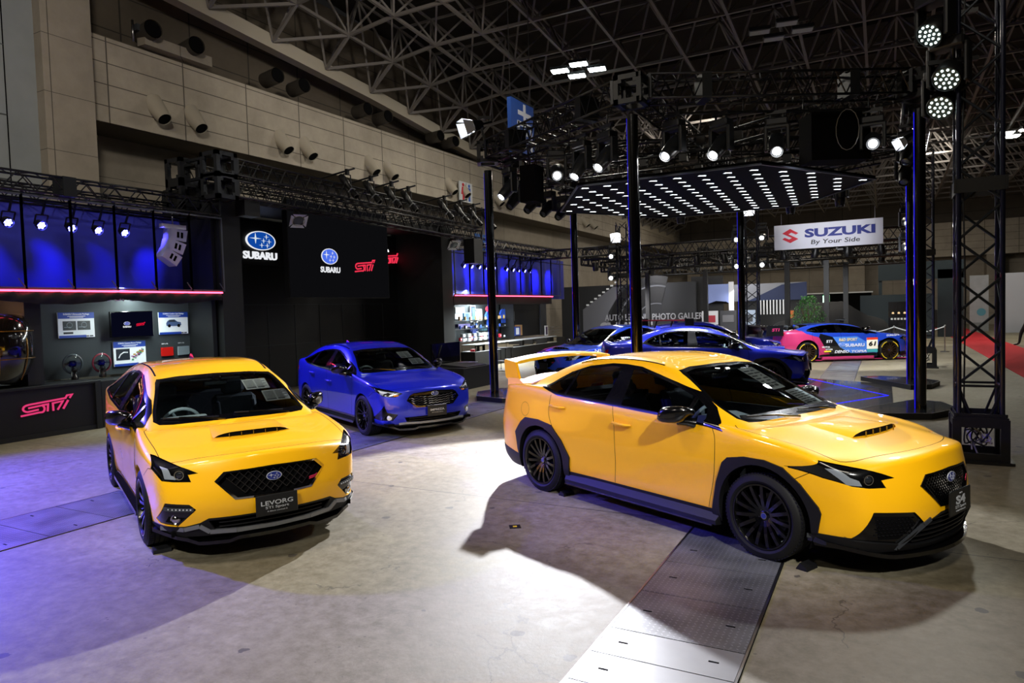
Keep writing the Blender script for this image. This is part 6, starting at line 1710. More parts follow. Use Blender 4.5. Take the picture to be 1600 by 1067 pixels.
# truss crown above the stage wall
for (a, c, l) in (((-12.35, 10.3, 5.18), (-12.35, 20.4, 5.0), 'upper front black truss crowning the stage wall'), ((-13.5, 10.3, 5.18), (-13.5, 20.4, 5.0), 'rear black truss crowning the stage wall'), ((-12.35, 10.3, 4.72), (-12.35, 20.4, 4.55), 'lower front black truss crowning the stage wall')):
    tag(truss('stage_truss', a, c, .42, .34, M_TRUSD, 26, .022, .012), l, 'truss')
for (x, y, z, l) in ((-12.35, 10.0, 5.18, 'upper black corner block at the front left end of the stage truss'), (-12.35, 10.0, 4.72, 'lower black corner block at the front left end of the stage truss'), (-13.5, 10.0, 5.18, 'black corner block at the back left end of the stage truss'), (-13.5, 10.0, 4.66, 'lowest black corner block at the back left end of the stage truss')):
    tag(corner_block('truss_corner', (x, y, z), .52, M_TRUSS), l, 'truss corner')
b = MB(); b.bar((-12.35, 10.0, 5.4), (-13.5, 10.0, 5.4), .06, M_TRUSS); b.bar((-12.35, 10.0, 4.98), (-13.5, 10.0, 4.98), .06, M_TRUSS); tag(b.build('cross_bar'), 'short bars joining the corner blocks left of the stage truss', 'bar')
# profile spots on outrigger arms
for k, (y, s_) in enumerate(zip((13.3, 14.2, 15.05, 15.8, 17.6, 18.5, 19.3, 20.2), ww)):
    root = empty('profile_spotlight', (-11.75, y, 5.35 - .02 * k)); tag(root, 'black profile spotlight on an arm in front of the stage truss, %s from the left' % s_, 'stage light', 'profile spotlights on the stage truss')
    b = MB(); b.tube([(-.9, 0, .1), (.25, 0, .22)], .024, M_TRUSS, 8); b.box((0, 0, .16), (.08, .08, .14), M_TRUSS); b.build('arm', root)
    b = MB(); b.box((0, -.12, -.06), (.02, .02, .34), M_TRUSS); b.box((0, .12, -.06), (.02, .02, .34), M_TRUSS); b.box((0, 0, .1), (.02, .26, .02), M_TRUSS); b.build('yoke', root)
    M = Matrix.Translation((0, 0, -.16)) @ Matrix.Rotation(math.radians(140), 4, 'Y')
    b = MB(); b.lathe([(0, -.34), (.07, -.33), (.09, -.22), (.085, -.05), (.065, .0), (.062, .26), (.08, .30), (.078, .42), (.06, .42), (.055, .3)], M_TRUSD, 16, M=M); b.box((0, 0, .2), (.14, .16, .02), M_GREYP, M=M); b.build('lamp_body', root)
for (y, z, s_) in ((12.05, 4.22, 'left'), (18.75, 4.12, 'right')):
    o = barn('round_lamp', (-12.2, y, z), (-9.5, y - 1.5, 1.), 'black round lamp with a shining rim under the %s end of the stage truss' % s_, s=.02, on=False)
    b = MB(); b.lathe([(.135, -.02), (.145, -.02), (.145, .01)], M_CHR, 24); b.build('bright_rim', o)
random.seed(11)
b = MB(); b.tube([(-12.1, 10.6 + .5 * math.sin(q * .3), 4.95 - .35 * math.sin(q * .3) * (1 if q < 11 else .8)) for q in range(12)], .012, M_CABLE, 6); tag(b.build('power_cable'), 'glossy black cable looped under the left corner of the stage truss', 'cable')
b = MB(); b.box((-12.4, 10.75, 4.36), (.3, .42, .34), M_TRUSD, M=None); tag(b.build('hanging_speaker'), 'black speaker box hanging under the left end of the stage truss', 'speaker')
b = MB(); b.box((-12.0, 19.6, 3.95), (.4, .55, .8), M_TRUSD); tag(b.build('hanging_speaker'), 'black speaker box hanging at the right end of the stage truss', 'speaker')
# ---- merchandise counter
b = MB(); b.box((-13.75, 22.0, 1.6), (.1, 4.6, 1.55), mat('shop_back', '#2c3436', .7)); b.box((-13.75, 26.3, 1.62), (.1, 4.2, 1.56), mat('shop_black', '#0d0e10', .6)); b.box((-13.25, 19.5, 1.62), (.9, .1, 1.56), M_PANEL2); b.box((-13.4, 24.35, 1.6), (.6, .06, 1.55), M_PANEL2); b.box((-13.7, 28.2, 1.63), (.12, .6, 1.6), mat('curtain_grey', '#4a4c52', .7))
tag(b.build('shop_backdrop'), 'dark back wall of the merchandise shop under the red tube', 'wall panel')
fascia(19.4, 27.1, 2.2, 2.5, 'black fascia board above the merchandise shop')
area('shop_lamp', (-13.0, 22.0, 2.3), (-13.6, 22.0, 1.2), 420, .2, (.9, .97, 1), 4.4)
root = empty('shop_counter', (-12.9, 23.7, 0)); tag(root, 'long black shop counter with lit glass display cases on top', 'counter')
b = MB(); b.box((-12.85, 23.9, .27), (.6, 7.0, .54), M_PANEL); b.box((-13.0, 27.9, .36), (.6, 1.0, .72), M_PANEL); rel(b, 'counter_body', root)
CG = glass_mat('case_glass', (.9, .93, .95), 1.45)
for k in range(6):
    y = 20.45 + k * 1.13; b = MB(); b.box((-12.85, y + .56, .545), (.58, 1.1, .02), mat('case_white', '#dfe6ea', .4)); b.box((-12.85, y + .56, .79), (.58, 1.1, .02), mat('case_top', '#cfd8dc', .3))
    for yy in (y + .01, y + 1.11):
        for xx in (-13.12, -12.58): b.box((xx, yy, .67), (.015, .015, .25), M_BLK)
    rel(b, 'glass_case', root)
    b = MB(); b.add([(-12.57, y, .55), (-12.57, y + 1.1, .55), (-12.57, y + 1.1, .78), (-12.57, y, .78)], [(0, 1, 2, 3)], CG); rel(b, 'case_glass', root)
area('case_lamp', (-12.85, 23.8, .775), (-12.85, 23.8, .5), 40, .3, (1, 1, 1), 6.6)
random.seed(21)
GC = [('red', '#c02030'), ('blue', '#2048b8'), ('tan', '#b08a58'), ('white', '#d8dce0'), ('dark', '#22262c'), ('gold', '#b89a48')]
whc = ['first', 'second', 'third', 'fourth', 'fifth', 'sixth', 'seventh', 'eighth', 'ninth', 'tenth', 'eleventh', 'twelfth', 'thirteenth', 'fourteenth', 'fifteenth', 'sixteenth', 'seventeenth', 'eighteenth', 'nineteenth', 'twentieth', 'twenty-first', 'twenty-second']
for k in range(20):
    c = GC[(k * 5 + k // 3) % 6]; b = MB(); h = random.uniform(.06, .16); w = random.uniform(.10, .22)
    b.box((-12.75, 20.62 + k * .33, .556 + h / 2), (random.uniform(.1, .2), w, h), mat('goods_' + c[0], c[1], .5), bev=.006, rz=0); b.box((-12.75, 20.62 + k * .33, .556 + h + .004), (.08, w * .6, .008), M_WHT)
    tag(b.build('boxed_souvenir'), 'small %s souvenir box inside the lit glass cases, %s from the left' % (c[0], whc[k]), 'box', 'souvenirs in the glass cases')
# goods on the lit shelf wall
def shirt(y, z, c, nm, x=-13.5, s=1.):
    b = MB(); P = [(-.16, -.28), (-.15, .1), (-.26, .02), (-.3, .1), (-.16, .26), (-.06, .28), (0, .24), (.06, .28), (.16, .26), (.3, .1), (.26, .02), (.15, .1), (.16, -.28)]
    b.prism([(y + a * s, z + d * s) for a, d in P], x - .03, x + .03, mat('cloth_' + c, c, .8), 'X'); b.tube([(x, y - .12 * s, z + .27 * s), (x, y, z + .36 * s), (x, y + .12 * s, z + .27 * s)], .006, M_STL, 5)
    return tag(b.build('hanging_shirt'), nm, 'shirt')
shirt(23.05, 1.68, '#2a56c8', 'blue shirt hanging high in the shop left of the canopy post')
o = shirt(23.0, 1.98, '#c22a3a', 'red and white jacket hanging above the blue shirt', s=.6)
shirt(24.2, 1.75, '#2a56c8', 'blue shirt hanging in the shop right of the canopy post')
shirt(23.4, 1.12, '#2352c0', 'blue shirt hanging low in the shop left of the canopy post', s=.8)
shirt(21.9, 1.2, '#243878', 'navy and red shirt folded on the shop rail', s=.9)
def flat(y, z, w, h, c, nm, cat, name, x=-13.6, d=.03, fr=None, extra=None):
    b = MB(); b.box((x, y, z), (d, w, h), mat('item_' + c, c, .5), bev=.004)
    if fr: b.box((x - .012, y, z), (d * .9, w + .06, h + .06), mat('item_' + fr, fr, .5))
    if extra: b.box((x + d / 2 + .004, y, z), (.008, w * .5, h * .75), mat('item_' + extra, extra, .5))
    return tag(b.build(name), nm, cat)
flat(21.05, 2.02, .62, .22, '#9aa6a8', 'grey folded bag on the top shop shelf at the left', 'bag', 'folded_bag', d=.14)
flat(20.95, 1.80, .5, .2, '#aab2b4', 'pale wrapped bundle on the shop shelf under the grey bag', 'bundle', 'wrapped_bundle', d=.14)
flat(21.55, 1.78, .42, .3, '#4f8fc0', 'blue model car kit box on the shop shelf', 'box', 'model_box', d=.1, extra='#20405a')
flat(22.05, 1.88, .3, .56, '#1c2026', 'white framed poster of a blue car in the shop', 'poster', 'framed_poster', fr='#e4e9ec', extra='#3a78d0')
flat(22.5, 1.82, .36, .46, '#d5dadd', 'white price board beside the framed poster in the shop', 'board', 'price_board', extra='#b0bac0')
flat(22.25, 1.38, .22, .34, '#1c2026', 'small white framed poster lower in the shop', 'poster', 'framed_poster', fr='#e4e9ec', extra='#2c62b8')
flat(21.3, 1.46, .8, .12, '#5a5488', 'row of purple folded towels on a shop shelf', 'towel', 'folded_towel', d=.14)
flat(22.75, 1.3, .4, .16, '#5a8a98', 'teal model car box on the middle shop shelf', 'box', 'model_box', d=.12)
flat(24.6, 1.12, .5, .36, '#1f3f98', 'blue merchandise box standing on the shop counter', 'box', 'merchandise_box', x=-13.2, d=.22, extra='#dfe4ea')
flat(25.0, 1.15, .28, .42, '#c0935c', 'brown cardboard box beside the blue merchandise box', 'box', 'cardboard_box', x=-13.25, d=.2)
flat(24.55, 1.48, .16, .34, '#d22c32', 'red merchandise bag above the blue box', 'bag', 'merchandise_bag', x=-13.3, d=.1)
flat(25.35, 1.72, .2, .4, '#d8dde2', 'narrow white poster with three pictures on the black shop wall', 'poster', 'narrow_poster', x=-13.68, extra='#4a3c70')
flat(26.9, 1.05, .3, .44, '#d8dde2', 'white poster stand with three pictures at the right of the shop counter', 'poster', 'poster_stand', x=-12.9, extra='#4a3c60')
for k in range(12):
    y = 20.9 + (k % 6) * .38; z = 1.0 + .16 * (k // 6); b = MB(); b.box((-13.35, y, z - .06), (.12, .2, .13), mat('item_grey%d' % (k % 3), ['#8f9698', '#b5b9ba', '#6d7478'][k % 3], .6), bev=.01)
    b.box((-13.285, y, z - .06), (.01, .12, .07), M_WHT); tag(b.build('boxed_goods'), 'grey boxed goods stacked low on the shop shelves, %s of the stack' % whc[k], 'box', 'grey boxes on the low shop shelves')
for k in range(3): b = MB(); b.box((-13.45, 22.0, [.9, 1.33, 1.64][k]), (.3, 4.4, .02), M_PANEL2); tag(b.build('shelf'), '%s dark shelf of the merchandise shop' % ['lowest', 'middle', 'highest'][k], 'shelf')
random.seed(33)
for k in range(30):
    c = GC[(k * 7) % 6]; lvl = k % 3; y = 20.75 + (k // 3) * .36; z = (.92, 1.345, 1.655)[lvl]; b = MB(); h = random.uniform(.07, .15)
    if k % 2: b.lathe([(0, 0), (.035, 0), (.04, h * .7), (.02, h), (0, h)], mat('goods_' + c[0], c[1], .5), 10, M=Matrix.Translation((-13.36, y, z)))
    else: b.box((-13.36, y, z + h / 2), (.08, .12, h), mat('goods_' + c[0], c[1], .5), bev=.005); b.box((-13.318, y, z + h / 2), (.004, .07, h * .5), M_WHT)
    tag(b.build('shelf_souvenir'), 'small %s souvenir on the %s shop shelf, %s from the left' % (c[0], ('lowest', 'middle', 'highest')[lvl], whc[k // 3]), 'souvenir', 'small souvenirs on the shop shelves')
b = MB()
for q in range(4):
    for r_ in range(4): b.box((-12.9 + (r_ % 2) * .2, 27.3 + q * .12, .95 + .1 * r_), (.01, .01, .5 if r_ == 0 else .01), M_STL)
    b.box((-12.8, 27.48, .8 + q * .13), (.3, .5, .01), M_STL)
tag(b.build('wire_rack'), 'wire rack of keyrings at the right end of the shop counter', 'rack')
# open flight case desk beside the blue hatchback
root = empty('control_desk', (-9.75, 15.05, 0), 0); tag(root, 'black lighting control desk with a raised lid right of the blue hatchback', 'desk')
b = MB(); b.box((0, 0, .27), (1.1, 1.35, .54), M_PANEL, bev=.01); b.build('case', root)
b = MB(); b.box((.05, .05, .57), (.8, 1.0, .06), M_PANEL2, M=Matrix.Rotation(.08, 4, 'Y')); 
for q in range(8): b.box((-.2 + .06 * q, .3, .62), (.02, .5, .01), M_STL)
b.build('console', root)
b = MB(); b.box((-.42, 0, .84), (.06, 1.3, .62), M_BLK, M=Matrix.Rotation(.0, 4, 'Y')); b.bar((-.2, -.5, 1.12), (-.42, -.5, .6), .03, M_BLK); b.build('lid', root)
b = MB(); b.box((-10.6, 14.5, .3), (.7, .7, .6), M_PANEL, bev=.01); tag(b.build('equipment_box'), 'low black equipment box behind the control desk', 'box')
b = MB()
for (x, y) in ((-11.3, 19.6), (-10.9, 19.6), (-11.3, 20.0), (-10.9, 20.0)): b.tube([(x, y, 0), (x, y, .72)], .012, M_TRUSD, 6)
b.box((-11.1, 19.8, .73), (.5, .5, .03), M_PANEL); b.box((-11.1, 19.8, .3), (.45, .45, .015), M_TRUSD); tag(b.build('side_table'), 'small black table with thin legs in front of the shop counter', 'table')
# signs on the hall wall
root = empty('toilet_sign', (-15.85, 25.4, 7.1)); root.rotation_euler = (0, 0, PI / 2); tag(root, 'white toilet sign with a red and a blue figure on the hall wall', 'sign')
b = MB(); b.box((0, 0, 0), (1.0, .06, .85), mat('sign_white', '#c8ccd0', .6)); b.box((0, -.032, 0), (.02, .01, .8), M_DRK); b.build('board', root)
for (x, c, sk) in ((-.24, '#c02838', 1), (.24, '#2858b8', 0)):
    b = MB(); m = mat('fig_' + c, c, .6); b.prism([(x + .07 * math.cos(q * .4), .29 + .07 * math.sin(q * .4)) for q in range(16)], -.045, -.03, m, 'Y')
    b.prism([(x - .09, .2), (x + .09, .2), (x + (.16 if sk else .1), -.12), (x + .06, -.12), (x + .06, -.36), (x - .06, -.36), (x - .06, -.12), (x - (.16 if sk else .1), -.12)], -.045, -.03, m, 'Y'); b.build('figure', root)
root = empty('number_sign', (-15.85, 26.6, 4.95)); root.rotation_euler = (0, 0, PI / 2); tag(root, 'blue sign with a white number 7 behind the booth truss', 'sign')
b = MB(); b.box((-.3, .1, 1.05), (.04, .04, 1.3), M_GRY); b.box((.3, .1, 1.05), (.04, .04, 1.3), M_GRY); b.box((0, 0, 0), (1.1, .06, .9), mat('sign_blue2', '#2a5aa0', .6)); b.build('board', root)
text_mesh('7', .2, .26, M_WHT, .01, name='number', parent=root).location = (.25, -.035, -.05)
root = empty('hanging_direction_sign', (-8.85, 17.2, 6.95)); root.rotation_euler = (0, 0, math.radians(90)); tag(root, 'blue hanging hall sign with a white character above the canopy', 'sign')
b = MB(); b.box((0, 0, 0), (1.35, .12, 1.5), mat('sign_blue3', '#2c55a8', .5)); b.box((0, 0, .77), (1.4, .15, .05), M_TRUSD); b.build('board', root)
b = MB()
for x in (-.6, .6): b.tube([(x, 0, .8), (x, 0, 4.6)], .012, M_STL, 5)
b.build('hanging_wire', root)
W = mat('sign_char', '#e4e8ee', .6); b = MB()
b.box((.1, -.065, .42), (.78, .01, .12), W); b.box((.1, -.066, .42), (.13, .01, .55), W); b.box((.1, -.065, .13), (.86, .01, .12), W); b.box((-.28, -.065, -.2), (.12, .01, .75), W); b.box((.48, -.065, -.2), (.12, .01, .75), W); b.box((.1, -.065, -.1), (.5, .01, .1), W); b.box((.1, -.065, -.3), (.5, .01, .1), W); b.box((.1, -.066, -.25), (.1, .01, .55), W)
b.build('white_character', root)

# ================================================================ right-hand towers and the far end of the hall
def tower(name, x, y, w, h, label, z0=.55, group=None, seg=.55):
    root = empty(name, (x, y, 0)); tag(root, label, 'truss tower', group)
    b = MB(); hw = w / 2
    m = mat('tower_blueblack', '#171a2e', .28, .5, coat=.4)
    C4_ = [(-hw, -hw), (hw, -hw), (hw, hw), (-hw, hw)]
    for cx, cy in C4_: b.tube([(cx, cy, z0 - .1), (cx, cy, h)], .027, m, 12)
    b.build('main_tubes', root)
    b = MB(); z = z0 + .32; k = 0
    for f in range(4):
        (ax, ay), (bx, by) = C4_[f], C4_[(f + 1) % 4]; z = z0 + .35; d = 0
        b.tube([(ax, ay, z), (bx, by, z)], .014, M_TRUSS, 6)
        b.tube([(ax, ay, z - .02), ((ax * .72 + bx * .28), (ay * .72 + by * .28), z0)], .014, M_TRUSS, 6); b.tube([(bx, by, z - .02), ((bx * .72 + ax * .28), (by * .72 + ay * .28), z0)], .014, M_TRUSS, 6)
        while z < h - .2:
            z2 = z + seg * .5
            b.tube([(ax, ay, z + .03), (bx, by, z2)] if d == 0 else [(bx, by, z + .03), (ax, ay, z2)], .016, mat('brace_steel', '#2c3036', .3, .6), 6); d = 1 - d; z = z2
    b.build('braces', root)
    b = MB()
    for zc in (z0 - .05, 3.22):
        b = MB()
        for (px, py, dx, dy) in ((0, -hw - .03, w + .1, .012), (0, hw + .03, w + .1, .012), (-hw - .03, 0, .012, w + .1), (hw + .03, 0, .012, w + .1)): b.box((px, py, zc), (dx, dy, .16), M_TRUSD)
        b.build('sleeve_plate', root)
    b = MB(); s = w + .1
    for (cx, cy) in ((-1, -1), (1, -1), (1, 1), (-1, 1)): b.box((cx * s / 2 * .9, cy * s / 2 * .9, .27), (.09, .09, .5), M_TRUSD)
    b.box((0, 0, .02), (s + .12, s + .12, .03), M_TRUSD)
    for sg in (-1, 1): b.box((0, sg * s / 2, .07), (s, .02, .1), M_TRUSD); b.box((sg * s / 2, 0, .07), (.02, s, .1), M_TRUSD); b.box((sg * s / 2, 0, .48), (.02, s, .12), M_TRUSD); b.box((0, sg * s / 2, .48), (s, .02, .12), M_TRUSD)
    b.build('base_frame', root)
    random.seed(int(abs(x) * 10)); b = MB()
    for q in range(7):
        pts = [(random.uniform(-.15, .15), random.uniform(-.15, .15), .08 + .35 * abs(math.sin(t * .9 + q))) for t in range(5)]
        b.tube(curve(pts, 4), .009, M_CABLE if q % 3 else mat('cable_white', '#b9b7b0', .6), 5)
    b.build('cable_bundle', root)
    b = MB(); b.tube([(-hw + .05, -hw + .04, .5), (-hw + .07, -hw + .05, 2.), (-hw + .04, -hw + .04, 3.5), (-hw + .09, -hw + .05, h - .3)], .009, M_CABLE, 6); b.build('riser_cable', root)
    return root
tower('truss_tower', .97, 9.78, .42, 7.6, 'tall black and blue box truss tower at the right behind the yellow sedan', seg=.84)
tower('truss_tower', .98, 22.55, .42, 6.0, 'box truss tower behind the right canopy column', seg=.8)
tower('truss_tower', -4.42, 27.3, .46, 5.6, 'box truss tower behind the rear canopy column', seg=.8)
tower('truss_tower', -9.1, 26.2, .42, 5.2, 'box truss tower left of the front centre canopy column', seg=.8)
# big wash lights on the near tower
def wash(loc, aim, label, on=True):
    root = empty('led_wash_lamp', loc); d = Vector(aim) - Vector(loc); yaw = math.atan2(d.y, d.x); root.rotation_euler = (0, 0, yaw + PI / 2)
    b = MB(); b.box((0, 0, .34), (.36, .24, .12), M_TRUSD, bev=.02); b.box((-.19, 0, .1), (.05, .16, .45), M_TRUSD, bev=.015); b.box((.19, 0, .1), (.05, .16, .45), M_TRUSD, bev=.015); b.build('yoke', root)
    h = empty('head', (0, 0, 0), parent=root); h.rotation_euler = (-math.atan2(math.hypot(d.x, d.y), -d.z), 0, 0)
    b = MB(); b.lathe([(0, .16), (.1, .15), (.15, .06), (.155, -.1), (.145, -.12), (.14, -.10), (0, -.10)], M_TRUSD, 28); b.build('housing', h)
    b = MB(); k = 0
    for r, n in ((0, 1), (.055, 6), (.11, 12)):
        for q in range(n): a = 2 * PI * q / n + r * 3; b.lathe([(0, -.125), (.010, -.12), (.0145, -.108)], emat('wash_led', '#e8fbf6', 4.) if on else M_GRY, 10, M=Matrix.Translation((r * math.cos(a), r * math.sin(a), 0)))
    b.lathe([(.0, -.104), (.135, -.104)], mat('led_plate', '#26332f', .3), 24)
    b.build('led_lenses', h); return tag(root, label, 'stage light', 'round lamps on the tall truss tower')
wash((.66, 9.5, 4.50), (-1.2, 4.6, 0), 'large lit round lamp of many small lenses, upper of two on the tower')
wash((.62, 9.75, 4.24), (-1.6, 4.6, 0.), 'large lit round lamp of many small lenses, lower of two on the tower')
wash((.52, 9.4, 5.0), (-2.8, 6.0, 1.), 'lit round lamp of many small lenses tilted left at the top of the tower')
b = MB(); b.tube([(.7, 9.5, 4.62), (.7, 9.5, 5.6)], .024, M_TRUSS, 8); b.bar((.45, 9.5, 4.66), (.95, 9.6, 4.66), .05, M_TRUSD); b.bar((.45, 9.6, 5.2), (.95, 9.6, 5.2), .05, M_TRUSD); tag(b.build('lamp_bracket'), 'black clamp bracket holding the round lamps to the tower', 'bracket')
b = MB(); 
for q in range(9): b.box((.62, 13.9 + q * .18, 4.78 - q * .01), (.12, .15, .08), mat('led_batten', '#6e6870', .5)); b.box((.68, 13.9 + q * .18, 4.75 - q * .01), (.01, .12, .04), emat('batten_e', '#ffffff', 2.))
tag(b.build('led_batten'), 'narrow batten of small lamps slanting behind the right canopy corner', 'light')
# heads on far towers
far = [(-9.4, 25.9, 3.95, 'upper lamp on the tower left of the centre column'), (-9.42, 25.9, 3.1, 'lower lamp on the tower left of the centre column'), (-4.87, 27.0, 4.35, 'upper lamp left on the tower behind the rear column'), (-4.87, 27.0, 3.35, 'lower lamp left on the tower behind the rear column'),
       (-3.97, 27.0, 4.35, 'upper lamp right on the tower behind the rear column'), (-3.97, 27.0, 3.35, 'lower lamp right on the tower behind the rear column'), (.55, 22.3, 4.05, 'upper lamp on the tower beside the white banner'), (.55, 22.3, 3.35, 'lower lamp on the tower beside the white banner')]
for x, y, z, l in far: place_head(x, y, z + .55, (x + .12 * y * .3, 6, .6), True, 'round lit white ' + l, 'lit heads on the far towers')
for (x, y, z, a, l) in ((-9.15, 25.6, 4.75, (-8, 18, 0), 'white floodlight with barn doors on top of the tower left of the centre column'), (-4.42, 26.9, 5.45, (-3, 12, 1), 'white floodlight with barn doors on top of the tower behind the rear column')): barn('barn_door_lamp', (x, y, z), a, l, s=.22)
# suzuki style truss booth far behind
DX = [(-12.5, 29.5), (1.2, 29.5), (-12.5, 35.5), (1.2, 35.5)]
tr = [((-11.8, 28.8, 4.35), (1.0, 28.8, 4.35), 'front upper'), ((-11.8, 31.0, 3.9), (1.0, 31.0, 3.9), 'second'), ((-11.8, 33.5, 4.3), (1.0, 33.5, 4.3), 'third'), ((-13.5, 36.5, 3.85), (1.5, 36.5, 3.85), 'fourth'), ((-13.5, 38.5, 4.6), (1.5, 38.5, 4.6), 'rearmost')]
for a, c, l in tr: tag(truss('far_truss', a, c, .4, .45, M_TRUSD, 22, .03, .018), '%s dark truss of the far booth running across the hall' % l, 'truss', 'crosswise trusses of the far booth')
for k, x in enumerate((-11.8, -9.2, -6.6, -4.0, -1.4, 1.0)): tag(truss('far_truss', (x, 28.8, 4.1), (x, 38.5, 4.1), .35, .4, M_TRUSD, 18, .03, .016), '%s lengthwise dark truss of the far booth from the left' % ww[k], 'truss', 'lengthwise trusses of the far booth')
tag(truss('far_truss', (-13.6, 26.3, 4.25), (-9.3, 26.3, 4.25), .3, .35, M_TRUSD, 12, .025, .014), 'dark truss joining the merchandise shop to the left tower', 'truss')
for k, (x, y) in enumerate(((-10.4, 33.5), (-7.55, 33.5), (-3.6, 31.0), (-2.1, 31.0), (-1.5, 33.5), (-6.4, 36.5))):
    b = MB(); b.box((x, y, 1.83), (.2, .2, 3.64), M_TRUSD); b.box((x, y, .03), (.7, .7, .05), M_TRUSD); tag(b.build('booth_post'), 'plain black post of the far booth, %s counting from the shop' % ww[k], 'post', 'black posts of the far booth')
random.seed(9)
far_lamp = None
for k in range(22):
    x = -11.3 + (k % 11) * 1.12; y = 28.8 if k < 11 else 33.5
    if far_lamp is None:
        b = MB(); b.lathe([(0, .2), (.1, .18), (.13, 0), (.13, -.15), (.1, -.2), (0, -.19)], M_TRUSD, 12); b.box((0, 0, .3), (.3, .15, .1), M_TRUSD); b.bar((-.15, 0, .3), (-.15, 0, 0), .03, M_TRUSD); b.bar((.15, 0, .3), (.15, 0, 0), .03, M_TRUSD); o = far_lamp = b.build('far_spotlight')
    else: o = far_lamp.copy(); COL.objects.link(o)
    o.location = (x, y, 3.80 if k < 11 else 3.75); o.rotation_euler = (random.uniform(-.2, .2), random.uniform(-.15, .15), random.uniform(0, 6))
    tag(o, 'unlit black spotlight under the %s truss of the far booth, %s from the left' % ('front upper' if k < 11 else 'third', (whc[k % 11])), 'stage light', 'unlit spotlights of the far booth')
# banner
root = empty('hanging_banner', (-1.90, 28.52, 4.46)); root.rotation_euler = (0, 0, 0); tag(root, 'white hanging banner with a red S emblem and navy brand letters', 'banner')
b = MB(); b.box((0, 0, 0), (3.72, .05, .94), mat('banner_white', '#d4d6e2', .6)); b.build('cloth', root)
NV = mat('banner_navy', '#1c2a80', .6); RD = mat('banner_red', '#c81e34', .6); BK = mat('banner_black', '#15161a', .6)
text_mesh('SUZUKI', 2.38, .33, NV, .01, name='brand_letters', parent=root, bold=.045).location = (.42, -.03, .10)
text_mesh('By Your Side', 1.66, .22, BK, .01, name='slogan', parent=root, bold=.012, shear=.1).location = (.28, -.03, -.27)
b = MB(); P = [(0, .26), (.29, .08), (.20, .03), (.04, .12), (-.06, .06), (.29, -.14), (0, -.28), (-.29, -.12), (-.20, -.06), (-.04, -.14), (.06, -.09), (-.29, .10)]; b.prism(P, -.035, -.02, RD, 'Y', Matrix.Translation((-1.28, 0, .05))); b.build('s_emblem', root)
b = MB()
for x in (-1.6, 1.6): b.tube([(x, 0, .45), (x, 0, .9)], .01, M_STL, 5)
b.build('hanging_wire', root)
# gallery wall
root = empty('gallery_backdrop', (-10.5, 36.0, 0)); tag(root, 'dark gallery wall with a tyre picture and large grey letters', 'wall panel')
GW = mat('gallery_dark', '#25272b', .6); GG = mat('gallery_grey', '#6a6c74', .6)
b = MB(); b.box((-1.9, 0, 1.6), (7.6, .2, 3.2), GW); b.build('board', root)
b = MB(); b.prism([(-4.4, .2), (-4.4, 1.9), (-2.6, 3.1), (-2.0, 3.1), (-2.9, 1.7), (-2.9, .2)], -.115, -.1, GG, 'Y'); b.build('grey_field', root)
b = MB()
for r0, r1, m in ((2.2, 2.6, mat('tyre_print', '#101114', .5)), (2.03, 2.1, GG), (1.2, 2.0, mat('tyre_print', '#101114', .5)), (1.1, 1.16, GG)):
    n = 20; A = [math.radians(75 + 110 * q / n) for q in range(n + 1)]
    b.prism([(-.2 + r1 * math.cos(a), 1.0 + r1 * math.sin(a)) for a in A if 1.0 + r1 * math.sin(a) < 9] + [(-.2 + r0 * math.cos(a), 1.0 + r0 * math.sin(a)) for a in A[::-1]], -.12 - r1 * .002, -.1, m, 'Y')
for q in range(8): b.box((-4.1 + q * .24, -.13, 2.15 + q * .17), (.16, .01, .09), LT, M=None)
b.build('tyre_print', root)
GL = mat('gallery_letters', '#a9abb3', .6)
text_mesh('AUTO LEGEND PHOTO GALLERY', 5.6, .34, GL, .012, name='letters', parent=root, bold=.015).location = (-.3, -.12, 1.42)
text_mesh('SWIFT', 3.0, .9, GL, .012, name='letters', parent=root, bold=.03).location = (-1.9, -.12, .72)
b = MB(); b.box((-8.1, 36.3, 1.9), (1.6, .2, 3.1), M_PANEL); b.box((-7.5, 36.1, 2.5), (1.1, .06, 1.0), mat('poster_sky', '#7c8cc0', .5)); b.prism([(-8.05, 2.0), (-7.6, 2.15), (-7.1, 2.1), (-6.95, 2.0)], 36.04, 36.07, M_DRK, 'Y'); b.box((-6.85, 36.1, 2.35), (.25, .07, 1.5), mat('poster_white2', '#c9cbd0', .5))
tag(b.build('picture_wall'), 'black exhibition wall with a sky blue picture right of the tyre gallery', 'wall panel')
for k, (x, c, nm) in enumerate(((-7.8, '#c8ccd2', 'white display board with a small red car photograph'), (-6.9, '#3a3c42', 'dark display board with grey photographs'), (-6.0, '#9fb0c8', 'pale display board with a wheel photograph'))):
    b = MB(); b.box((x, 35.5, 1.15), (.8, .06, 1.0), mat('board_%d' % k, c, .6)); b.box((x, 35.45, 1.25), (.55, .02, .35), mat('board_pic%d' % k, ['#a02a3a', '#6a6c72', '#30343c'][k], .5)); b.box((x, 35.5, .32), (.7, .05, .64), M_PANEL); tag(b.build('display_board'), nm, 'board')
root = empty('booth_banner', (-6.6, 38.2, 2.55)); tag(root, 'grey banner wall with the letters DF2 behind the columns', 'banner')
b = MB(); b.box((0, 0, 0), (6.2, .1, .9), mat('df_grey', '#7d8088', .6)); b.prism([(.2, -.45), (3.1, -.45), (3.1, .45), (1.9, .35)], -.07, -.05, mat('df_navy', '#16264e', .6), 'Y'); b.build('cloth', root)
text_mesh('DF2', 1.1, .42, mat('df_letters', '#c9cbd2', .6), .01, name='letters', parent=root, bold=.02).location = (-1.7, -.06, -.1)
